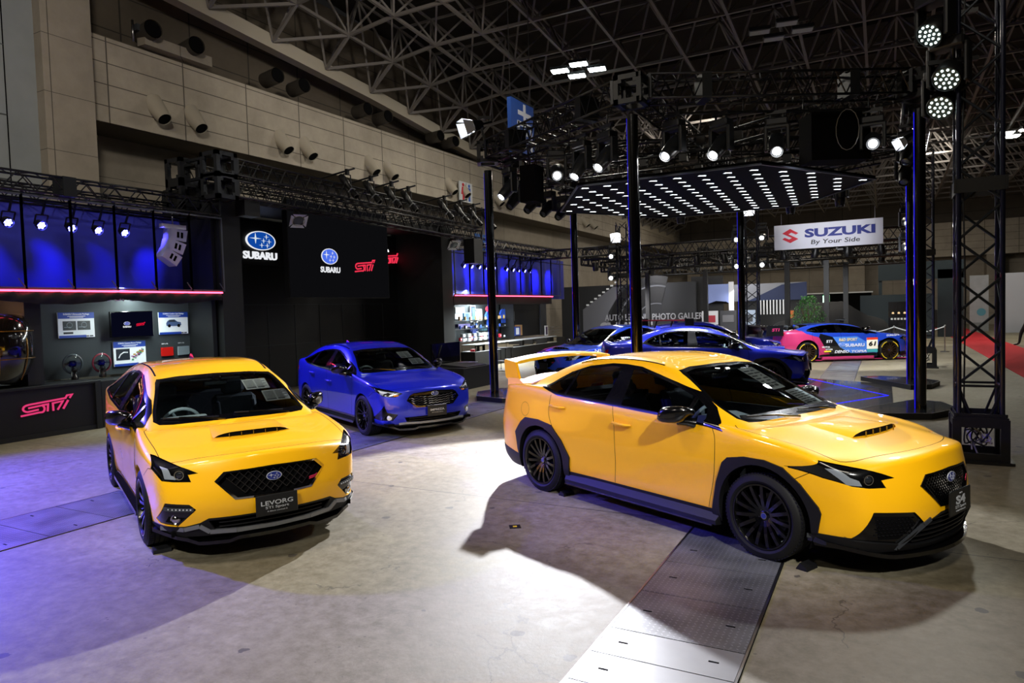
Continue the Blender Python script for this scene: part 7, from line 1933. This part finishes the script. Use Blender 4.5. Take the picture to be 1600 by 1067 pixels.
b = MB(); b.box((-4.9, 38.6, 1.15), (4.2, .5, 2.3), mat('far_black', '#15171a', .6)); b.box((-4.3, 38.3, 1.0), (.3, .06, 1.1), mat('orange_panel', '#c86a28', .5)); b.box((-3.5, 38.3, .9), (.5, .06, .5), mat('brown_panel', '#7a5a3a', .5))
tag(b.build('exhibition_wall'), 'black exhibition wall with an orange panel behind the blue sedan', 'wall panel')
b = MB()
for q in range(9): b.box((-5.9 + q * .16, 38.1, 1.75), (.06, .05, .75), LT)
tag(b.build('slatted_sign'), 'white slatted sign on the far exhibition wall', 'sign')
# plant
root = empty('potted_tree', (-2.75, 30.4, 0)); tag(root, 'green leafy potted tree behind the racing car', 'tree')
b = MB(); b.lathe([(0, 0), (.2, 0), (.26, .4), (.24, .4), (.22, .36), (0, .36)], M_PANEL, 20); b.build('pot', root)
b = MB(); random.seed(8)
for q in range(5): b.tube(curve([(0, 0, .35), (random.uniform(-.12, .12), random.uniform(-.12, .12), 1.0), (random.uniform(-.3, .3), random.uniform(-.3, .3), 1.7)], 4), .015, mat('bark', '#5a4a34', .8), 6)
b.build('trunk', root)
b = MB(); lf = mat('leaf', '#3f8a34', .5)
for q in range(1500):
    a = random.uniform(0, 2 * PI); z = random.uniform(.75, 2.2); rr = (.72 - abs(z - 1.35) * .55) * math.sqrt(random.random()); x, y = rr * math.cos(a), rr * math.sin(a)
    M = Matrix.Translation((x, y, z)) @ Matrix.Rotation(random.uniform(0, 6), 4, 'Z') @ Matrix.Rotation(random.uniform(-.9, .9), 4, 'X')
    b.add([(-.018, 0, 0), (0, -.05, 0), (.018, 0, 0), (0, .06, -.01)], [(0, 1, 2, 3)], lf, False, M)
b.build('foliage', root, fix=False)
# covered car and the green exit light, dark kiosk
def cover(name, x, y, L, H, W, label, rz=0.):
    b = MB(); n = 26; vs = []; R = Matrix.Translation((x, y, 0)) @ Matrix.Rotation(rz, 4, 'Z')
    for i in range(n + 1):
        t = i / n; u = -L / 2 + L * t; hh = H * interp([(0, .35), (.05, .52), (.2, .62), (.32, .97), (.62, 1.), (.8, .66), (.95, .55), (1, .2)], t) + .01 * math.sin(i * 2)
        ww_ = W / 2 * interp([(0, .7), (.1, 1), (.9, 1), (1, .7)], t)
        for yy, zz in ((-ww_ - .08, 0), (-ww_, hh * .6), (-ww_ * .75, hh * .95), (0, hh), (ww_ * .75, hh * .95), (ww_, hh * .6), (ww_ + .08, 0)): vs.append((u, yy + .02 * math.sin(i * 1.7), zz))
    b.add(vs, [(i * 7 + j, i * 7 + j + 1, (i + 1) * 7 + j + 1, (i + 1) * 7 + j) for i in range(n) for j in range(6)], mat('cover_black', '#0f1013', .8), True, R)
    return tag(b.build(name, fix=False), label, 'covered car')
cover('covered_car', -2.4, 36.6, 5.2, 1.95, 2.1, 'car hidden under a black cover behind the potted tree', .25)
b = MB(); b.box((.5, 39.4, 1.1), (3.2, .5, 2.2), mat('kiosk_dark', '#1c2a30', .6)); tag(b.build('dark_kiosk'), 'dark teal exhibition wall behind the rope barrier', 'wall panel')
b = MB(); b.box((-.2, 41, 2.0), (.16, .16, 4.0), mat('kiosk_dark', '#1c2a30', .6)); b.box((1.6, 41, 3.4), (3.8, .3, .9), mat('kiosk_dark', '#1c2a30', .6)); b.box((2.9, 41, 1.7), (1.1, .3, 3.4), mat('kiosk_dark', '#1c2a30', .6)); tag(b.build('kiosk_frame'), 'dark teal portal frame beyond the rope barrier', 'portal')
b = MB(); b.box((.75, 38.9, .92), (1.2, .3, 1.84), M_BLK); 
for q in range(4): b.lathe([(0, .05), (.05, .02), (.05, -.05), (0, -.05)], emat('machine_lamp', '#ffd9a0', 1.), 8, M=Matrix.Translation((.35 + .25 * q, 38.7, 1.3)))
for q in range(6): b.box((.3 + .14 * q, 38.74, 1.0), (.09, .01, .09), LT)
tag(b.build('coffee_machine'), 'black counter machine with warm lamps in the teal kiosk', 'machine')
b = MB(); b.box((-3.1, 44.6, 2.1), (.5, .12, .5), mat('exit_case', '#d0d4d0', .5)); b.box((-3.1, 44.53, 2.1), (.4, .01, .4), emat('exit_white', '#d8ffe8', 5.)); b.box((-3.1, 44.52, 2.1), (.46, .008, .46), emat('exit_green', '#18b860', 1.5)) if False else None
for d in (-.22, .22): b.box((-3.1 + d, 44.53, 2.1), (.04, .012, .48), emat('exit_green', '#18b860', 1.5)); b.box((-3.1, 44.53, 2.1 + d), (.48, .012, .04), emat('exit_green', '#18b860', 1.5))
tag(b.build('exit_light'), 'small glowing green and white exit light on the far wall', 'sign')
b = MB(); b.box((-3.1, 44.7, 1.0), (.14, .14, 2.4), M_TRUSD); tag(b.build('sign_post'), 'dark post carrying the green exit light', 'post')
# rope barrier
RP = [(-3.3, 27.4), (-1.25, 29.6), (.3, 29.6), (1.9, 29.3)]
for k, (x, y) in enumerate(RP):
    b = MB(); b.lathe([(0, 0), (.15, 0), (.15, .02), (.02, .04), (.018, .92), (.03, .94), (.02, .97), (0, .98)], M_STL, 16, M=Matrix.Translation((x, y, 0))); tag(b.build('barrier_post'), 'steel rope barrier post behind the racing car, %s from the left' % ww[k], 'barrier post', 'rope barrier posts')
for k in range(3):
    a, c = Vector((*RP[k], .92)), Vector((*RP[k + 1], .92)); b = MB(); b.tube([a.lerp(c, q / 12) - Vector((0, 0, .2 * math.sin(q / 12 * PI))) for q in range(13)], .02, M_WHT, 8); tag(b.build('barrier_rope'), 'white rope sagging between barrier posts, %s span from the left' % ww[k], 'rope', 'barrier ropes')
# red carpet, far white panels, person
b = MB(); b.box((3.7, 38, .006), (1.62, 42, .012), mat('red_carpet', '#c01c28', .9, noise=.15)); b.box((12.5, 36.6, .005), (16, 6.0, .01), mat('red_carpet', '#c01c28', .9, noise=.15)) if False else None
tag(b.build('red_carpet'), 'long red carpet running down the hall at the right', 'carpet')
b = MB(); b.box((6.2, 45.2, 1.6), (1.3, .1, 3.2), mat('far_panel_white', '#b9bcc6', .6)); tag(b.build('white_panel'), 'plain white exhibition panel at the right edge', 'panel')
b = MB(); b.box((4.75, 47.5, 1.6), (.9, .1, 3.2), mat('far_panel_pale', '#a9adb2', .6, noise=.2, nscale=3)); b.box((4.75, 47.44, .25), (.9, .05, .5), M_GREYP); b.lathe([(0, 0), (.22, 0)], mat('panel_teal', '#5f9cb0', .5), 16, M=Matrix.Translation((4.85, 47.43, 1.1)) @ Matrix.Rotation(PI / 2, 4, 'X')); tag(b.build('patterned_panel'), 'pale patterned panel with a teal spot left of the white panel', 'panel')
b = MB(); b.box((3.2, 54, .6), (.5, .5, 1.2), M_TRUSD); tag(b.build('dark_bin'), 'dark bin beside the far end of the red carpet', 'bin')

# ================================================================ cars on show
def plate_text(plate, lines, px, pz):
    for s, w, h, dz, bold in lines:
        o = text_mesh(s, w, h, mat('plate_silver', '#b9bcc0', .4), .002, name='plate_lettering', parent=plate[0] if isinstance(plate, list) else plate, bold=bold)
        o.matrix_local = front_M(px + .007, 0, pz + dz)
def sheets(surf, root, specs, label):
    """printed sheets lying against the inside of the windshield"""
    for (y0, y1, z0, z1, l) in specs:
        P = []
        for (y, z) in ((y0, z0), (y1, z0), (y1, z1), (y0, z1)):
            h = surf.hit((3, y, z), (-1, 0, 0)); n = surf.normal(h[0]); P.append(h[0] - n * .012)
        M = root.matrix_basis; b = MB(); n = (P[1] - P[0]).cross(P[3] - P[0]).normalized() * .001
        b.add([M @ p for p in P], [(0, 1, 2, 3)], mat('sheet_white', '#e8edf2', .6))
        for k in range(7):
            t = .1 + .12 * k; a, c = P[0].lerp(P[3], t), P[1].lerp(P[2], t); a2, c2 = P[0].lerp(P[3], t + (.05 if k else .09)), P[1].lerp(P[2], t + (.05 if k else .09))
            for u0, u1 in ((.06, .45), (.52, .94 if k % 2 else .8)):
                b.add([M @ (a.lerp(c, u0) + n), M @ (a.lerp(c, u1) + n), M @ (a2.lerp(c2, u1) + n), M @ (a2.lerp(c2, u0) + n)], [(0, 1, 2, 3)], mat('sheet_ink', '#5a6068', .7))
        tag(b.build('information_sheet'), l, 'sheet')
(l, r) = CAR_POS['wrx']
root, surf, plate = build_car('sedan_car', SEDAN, M_YEL, l, r, 'yellow sports sedan with black wheel arches and a rear wing', clad=CLAD, wing=True, scoop=(1.79, .91, .32, .05))
plate_text(plate, [('S4', .15, .062, .012, .04), ('STI Sport', .17, .026, -.038, .01), ('R-Black Limited II', .15, .010, -.062, 0), ('WRX', .05, .010, .058, .01)], *SEDAN['plate'])
sheets(surf, root, [(.16, .42, 1.16, 1.33, 'printed sheet high behind the windshield of the yellow sedan'), (.30, .60, 1.03, 1.14, 'printed sheet low behind the windshield of the yellow sedan')], '')
(l, r) = CAR_POS['lev']
root, surf, plate = build_car('wagon_car', WAGON, M_YEL, l, r, 'yellow sports wagon facing the viewer with a black mesh grille', scoop=(1.68, .885, .31, .045), grille_kind='hex', wheel='twin')
plate_text(plate, [('LEVORG', .26, .036, .018, .012), ('STI Sport', .19, .026, -.022, .008), ('R-Black Limited II', .16, .010, -.05, 0)], *WAGON['plate'])
sheets(surf, root, [(.22, .47, 1.205, 1.295, 'printed sheet high behind the windshield of the yellow wagon'), (.36, .63, 1.09, 1.185, 'printed sheet low behind the windshield of the yellow wagon')], '')
(l, r) = CAR_POS['imp']
root, surf, plate = build_car('hatchback_car', HATCH, M_BLU, l, r, 'blue hatchback with a chrome slatted grille in front of the stage wall', grille_kind='bars', wheel='five')
plate_text(plate, [('IMPREZA', .25, .032, .012, .012), ('STI Performance', .2, .010, -.03, 0)], *HATCH['plate'])
sheets(surf, root, [(.20, .45, 1.17, 1.27, 'printed sheet high behind the windshield of the blue hatchback'), (.32, .58, 1.06, 1.15, 'printed sheet low behind the windshield of the blue hatchback')], '')
# blue sedan on the hexagonal stage
build_car('sedan_car', merge(SEDAN, fuel=None), M_BLU, (-3.72, 16.0, .012), math.radians(17.5), 'blue sedan with black wheel arches on the dark stage under the canopy', clad=CLAD, scoop=(1.79, .91, .32, .05), level=2)
# blue racing sedan behind it
RB = mat('race_blue', '#2348c8', .3, .3, coat=1); RW = mat('race_white', '#dfe3ea', .4); RP_ = mat('race_pink', '#c0306a', .35, .2, coat=1); RK = mat('race_black', '#0c0d12', .3, coat=1); RL = mat('race_light', '#4a86e8', .3, .2, coat=1)
rim_w = mat('white_rim', '#d5d8dc', .4)
root, surf, plate = build_car('racing_sedan', merge(SEDAN, fuel=None, rim_m=rim_w), RB, (-6.6, 17.8, .012), math.radians(243.5), 'blue racing sedan with white lettering on its side windows, behind the blue sedan', clad=CLAD, scoop=(1.79, .91, .32, .05), level=2,
    livery=[([(.3, .45), (.9, .45), (.9, .48), (.3, .48)], RW), ([(.3, .55), (.9, .55), (.9, .58), (.3, .58)], RW), ([(-.9, .5), (-.2, .5), (-.2, .7), (-.9, .7)], RW), ([(-1.9, .72), (-1.3, .72), (-1.2, .8), (-1.9, .8)], RW)])
for s_ in (-1, 1):
    for (s, x, z, w, h) in (('BETTA', .2, 1.12, .34, .09), ('SUNUMU', -.6, 1.14, .4, .09), ('NBR', 1.2, .86, .4, .09), ('SUBARU', -.1, .62, 1.0, .16)):
        hit = surf.hit((x, s_ * 2, z), (0, -s_, 0))[0]
        t = text_mesh(s, w, h, RW, .004, name='side_lettering', parent=root, bold=.02); t.matrix_local = Matrix.Translation((x, hit.y + s_ * .02, z)) @ Matrix.Rotation(PI if s_ > 0 else 0, 4, 'Z') @ Matrix.Rotation(s_ * 0 - (.62 if z > 1 else 0), 4, 'X')
b = MB(); b.box((-2.2, 0, 1.52), (.32, 1.75, .03), mat('wing_red', '#8a2030', .4), M=None); 
for s_ in (-1, 1): b.box((-2.2, s_ * .88, 1.45), (.36, .02, .24), RK); b.bar((-1.95, s_ * .3, 1.1), (-2.15, s_ * .3, 1.5), .03, RK)
b.build('rear_wing', root)
# third blue car, only its bonnet and roof line showing
build_car('hatchback_car', merge(HATCH), M_BLU, (-4.9, 21.9, 0), math.radians(18), 'blue car mostly hidden behind the blue sedan, its bonnet beside the rear column', grille_kind='bars', wheel='five', level=2)
# GT racing coupe
def squash(sp, fy=1.085, k=.70):
    Z = lambda z: z * .93 if z < .95 else .8835 + (z - .95) * k
    p2 = lambda L: [(x, Z(z)) for x, z in L]; f2 = lambda L: [(y * fy, Z(z)) for y, z in L]
    d = dict(sp)
    d['st'] = [tuple((q[0], q[1] * fy, Z(q[2])) if isinstance(q, tuple) and len(q) == 3 else ((q[0], Z(q[1])) if isinstance(q, tuple) else q) for q in s) for s in sp['st']]
    d['W'] = [(x, w * (fy + (.035 if abs(abs(x) - 1.34) < .35 else 0))) for x, w in sp['W']]
    d['rows'] = [(z * .93 - .06, dy, xf, xr) for z, dy, xf, xr in sp['rows']]
    d['corner'] = (sp['corner'][0] * fy, sp['corner'][1] * fy)
    d['fedge'] = (sp['fedge'][0] + .05, Z(sp['fedge'][1]), sp['fedge'][2]); d['redge'] = (sp['redge'][0], Z(sp['redge'][1]), sp['redge'][2])
    for q in ('ws_poly', 'rw', 'headlamp', 'drl', 'grille', 'intake', 'intake_in', 'lower', 'frame'): d[q] = f2(sp[q])
    d['trim'] = p2(sp['trim']); d['glass'] = [p2(g) for g in sp['glass']]
    for q in ('door_f', 'door_m', 'door_r'): d[q] = p2(sp[q])
    d['sill'] = .14; d['handles'] = []; d['fuel'] = None; d['hoodline'] = [(x, y * fy) for x, y in sp['hoodline']]
    d['arch'] = (1.3375, .345, .385); d['arch2'] = (-1.3375, .345, .385); d['hatch'] = 1
    return d
GT = squash(SEDAN); GT['rim_m'] = mat('bronze_rim', '#4a3a2e', .3, .8)
GT['win_shift'] = 1
liv = [([(-2.6, 0), (-2.6, 1.2), (-1.75, 1.2), (-1.35, .92), (-.95, .80), (-.75, .45), (-.55, .2), (.4, .1), (.4, 0)], RP_),
       ([(-.95, .80), (-.75, .45), (-.55, .2), (.2, .14), (.95, .14), (.95, .24), (.1, .26), (-.25, .45), (-.5, .8), (-.9, .92)], RK),
       ([(-.5, .8), (-.25, .45), (.1, .26), (.62, .26), (.62, .6), (.3, .8)], RL), ([(1.0, .3), (1.2, .3), (1.2, .7), (1.0, .62)], RK)]
root, surf, plate = build_car('racing_coupe', GT, RB, (-1.53, 25.45, .0), math.radians(30), 'low blue and pink racing coupe with a huge rear wing and number 61', cat='racing car', level=2, livery=liv, glass=M_GLSD, wheel='multi', side_glass=M_GLSD)
NY = mat('number_white', '#f0ecd8', .5)
for s_ in (-1, 1):
    R_ = Matrix.Rotation(PI if s_ > 0 else 0, 4, 'Z')
    def side_at(x, z, off=.012):
        h = surf.hit((x, s_ * 3, z), (0, -s_, 0))[0]; return Matrix.Translation((x, (h.y if h else s_ * .98) + s_ * off, z)) @ R_
    b = MB(); M = side_at(.78, .56, .02); b.box((0, 0, 0), (.36, .012, .36), NY, M=M); b.box((0, -.002, .15), (.36, .012, .07), mat('number_red', '#e03a20', .5), M=M); b.box((0, -.002, -.235), (.34, .012, .1), mat('number_teal', '#3aa0a8', .5), M=M); o = b.build('number_panel', root)
    t = text_mesh('61', .24, .15, mat('number_black', '#101010', .5), .004, name='number', parent=root, bold=.03, shear=.15); t.matrix_local = M @ Matrix.Translation((0, -.01, -.01))
    for (s, x, z, w, h, m, sh) in (('SUBARU', .22, .52, .62, .105, RW, 0), ('DENSO', -.20, .32, .48, .09, RW, .3), ('TOPIA', .36, .315, .5, .08, RW, .2), ('R&D SPORT', .0, .70, .6, .1, mat('livery_gold', '#d8c890', .5), .1), ('STI', -.62, .66, .2, .09, RW, .2), ('MOTUL', -.72, .48, .26, .05, RW, 0), ('GT300', -.62, .40, .22, .045, RW, 0), ('DUNLOP', 1.42, .80, .34, .06, RW, .1)):
        t = text_mesh(s, w, h, m, .004, name='side_lettering', parent=root, bold=.02, shear=sh); t.matrix_local = side_at(x, z, .012)
    M = side_at(-.2, .545, .012); star_badge('side_emblem', .22, .12, root, RL, RW, RW, .003, M)
    b = MB(); b.box((-.68, 0, 0), (.22, .012, .045), mat('livery_yellow', '#e0c828', .5), M=Matrix.Translation((0, s_ * .985, .34)) @ Matrix.Identity(4)); b.build('sponsor_strip', root)
b = MB(); b.box((-2.35, 0, 1.17), (.34, 1.85, .03), mat('wing_blueblack', '#1a2a58', .3, coat=1)); b.box((-2.5, 0, 1.20), (.1, 1.85, .02), RK)
for s_ in (-1, 1): b.bar((-2.0, s_ * .35, .85), (-2.3, s_ * .35, 1.17), .03, RK, .12)
wg = b.build('rear_wing', root)
for s_ in (-1, 1):
    b = MB(); b.box((-2.36, s_ * .93, 1.05), (.55, .02, .34), RK); b.build('wing_end_plate', wg)
    t = text_mesh('STI', .26, .1, RP_, .004, name='side_lettering', parent=wg, bold=.03, shear=.2); t.matrix_local = Matrix.Translation((-2.34, s_ * .945, 1.08)) @ Matrix.Rotation(PI if s_ > 0 else 0, 4, 'Z')
b = MB(); b.box((.0, 0, .06), (4.5, 1.9, .02), RP_); b.box((2.45, 0, .09), (.3, 1.95, .02), RK)
for s_ in (-1, 1): b.box((0, s_ * .93, .12), (1.7, .12, .1), RP_, bev=.02)
b.build('floor_splitter', root)
b = MB(); b.tube([(-.3, .1, 1.2), (-.35, .1, 1.62)], .006, M_BLK, 5); b.build('radio_antenna', root)
# pale car in the far doorway
root = empty('suv_car', (-5.0, 56.0, 0), math.radians(8)); tag(root, 'cream coloured car standing in the far doorway', 'car')
b = MB(); c_ = mat('suv_cream', '#b9ad86', .4, coat=.6); b.prism([(-2.1, .35), (-2.15, .8), (-1.95, 1.1), (-1.6, 1.55), (-1.2, 1.65), (.4, 1.62), (1.1, 1.12), (1.95, .98), (2.15, .75), (2.15, .35)], -.85, .85, c_, 'Y'); b.build('body_shell', root)
b = MB(); b.prism([(-1.7, 1.15), (-1.5, 1.48), (-.5, 1.52), (-.5, 1.12)], -.87, .87, M_BLK, 'Y'); b.prism([(-.42, 1.12), (-.42, 1.52), (.35, 1.5), (.85, 1.12)], -.87, .87, M_BLK, 'Y'); b.build('side_window', root)
for x in (-1.35, 1.35):
    for s_ in (-1, 1): b = MB(); b.lathe([(0, -.02), (.2, -.02), (.24, .0), (.34, .0), (.34, .2), (0, .2)], M_RUB, 24, axis='Y', M=Matrix.Translation((x, -.9 if s_ < 0 else .7, .34))); b.lathe([(0, -.025), (.19, -.025)], M_STL, 16, axis='Y', M=Matrix.Translation((x, -.9 if s_ < 0 else .7, .34))); b.build('wheel', root)
b = MB(); b.box((-4.2, YE - .15, 1.3), (6.6, .2, 2.6), M_DRK); b.box((-4.2, YE - .3, 2.62), (6.8, .3, .1), M_WHT); b.box((-7.6, YE - .3, 1.3), (.12, .3, 2.6), M_WHT); tag(b.build('door_1'), kind='structure')
area('doorway_lamp', (-5, 57.5, 3.2), (-5, 56, 0), 90, 1., (1, .95, .8))
# wheel chocks under the front wheels of the two yellow cars
for (cp, x, y, lab) in (('wrx', 1.60, -.80, 'black rubber chock in front of the yellow sedan front wheel'), ('lev', 1.60, -.78, 'black rubber chock in front of the yellow wagon front wheel'), ('wrx', -1.08, -.80, 'black rubber chock ahead of the yellow sedan rear wheel')):
    (l, r) = CAR_POS[cp]; M = Matrix.Translation(l) @ Matrix.Rotation(r, 4, 'Z')
    b = MB(); b.prism([(x + .0, .0), (x + .09, .0), (x + .08, .03), (x + .03, .05)], y - .07, y + .07, M_PLA, 'Y', M); tag(b.build('wheel_chock'), lab, 'chock')
b = MB(); b.box((-2.92, 5.33, .002), (.1, .1, .003), mat('mark_black', '#0c0c0c', .6), rz=.6); b.box((-2.92, 5.33, .004), (.035, .035, .002), mat('mark_yellow', '#d8b820', .6), rz=.6); tag(b.build('floor_marker'), 'tiny black and yellow floor marker tape before the yellow sedan', 'marker')
# person at the right edge of the view
def person(x, y, rz, label):
    root = empty('person', (x, y, 0), rz); tag(root, label, 'person')
    me = bpy.data.meshes.new('body'); V = []; E_ = []; R_ = []
    def v(p, r): V.append(p); R_.append(r); return len(V) - 1
    pel = v((0, 0, .95), .15); wa = v((.01, 0, 1.1), .135); ch = v((.02, 0, 1.32), .165); nk = v((.02, 0, 1.48), .07); nk2 = v((.04, 0, 1.56), .055); hd = v((.05, 0, 1.66), .098); ht = v((.045, 0, 1.74), .085)
    E_ += [(pel, wa), (wa, ch), (ch, nk), (nk, nk2), (nk2, hd), (hd, ht)]
    for s_, st in ((1, .28), (-1, -.22)):
        hp = v((0, s_ * .1, .9), .105); kn = v((st * .55 + .06, s_ * .1, .5), .065); an = v((st, s_ * .1, .09), .042); hl = v((st + .06, s_ * .1, .05), .045); to = v((st + .19, s_ * .11, .035), .035)
        E_ += [(pel, hp), (hp, kn), (kn, an), (an, hl), (hl, to)]
        sh = v((.01, s_ * .2, 1.42), .062); el = v((-.04 - st * .3, s_ * .25, 1.15), .047); wr = v((.06 - st * .5, s_ * .24, .93), .03); E_ += [(ch, sh), (sh, el), (el, wr)]
        pa = v((.07 - st * .55, s_ * .24, .87), .036); E_.append((wr, pa))
        for k in range(4): a = v((.04 + .022 * k - st * .55, s_ * .24, .80), .01); c_ = v((.05 + .022 * k - st * .55, s_ * .225, .765 + .006 * abs(k - 1)), .0085); E_ += [(pa, a), (a, c_)]
        t1 = v((.115 - st * .55, s_ * .235, .84), .011); t2 = v((.125 - st * .55, s_ * .225, .80), .009); E_ += [(pa, t1), (t1, t2)]
    me.from_pydata(V, E_, []); o = bpy.data.objects.new('body', me); COL.objects.link(o); o.parent = root
    md = o.modifiers.new('skin', 'SKIN'); sk = me.skin_vertices[0].data
    for q, r in enumerate(R_): sk[q].radius = (r, r)
    sk[0].use_root = True
    md.use_smooth_shade = True; s2 = o.modifiers.new('s', 'SUBSURF'); s2.levels = s2.render_levels = 2
    dg = bpy.context.evaluated_depsgraph_get(); dg.update(); m2 = bpy.data.meshes.new_from_object(o.evaluated_get(dg)); o.modifiers.clear(); o.data = m2
    m2.materials.clear(); m2.materials.append(mat('skin', '#b98a70', .6)); m2.materials.append(mat('suit_black', '#121318', .8)); m2.materials.append(M_BLK); m2.materials.append(mat('hair_black', '#0d0b0a', .7))
    for p in m2.polygons:
        c = p.center; p.material_index = 2 if c.z < .09 else 1 if (c.z < 1.5 and not (c.z < .93 and abs(c.y) > .2)) else 3 if (c.z > 1.69 or (c.z > 1.58 and c.x < .02)) else 0
        p.use_smooth = True
    b = MB(); b.sphere((.14, 0, 1.63), .016, mat('skin', '#b98a70', .6), 10, (1.2, .8, 1.5)); 
    for s_ in (-1, 1): b.sphere((.132, s_ * .033, 1.665), .009, M_BLK, 8); b.sphere((.045, s_ * .098, 1.645), .022, mat('skin', '#b98a70', .6), 8, (.7, .4, 1.3))
    b.box((.137, 0, 1.60), (.01, .045, .008), mat('lips', '#8a4a44', .6)); b.build('face', root)
    return root
person(4.93, 33.2, math.radians(150), 'person in dark clothes walking at the right edge of the view')
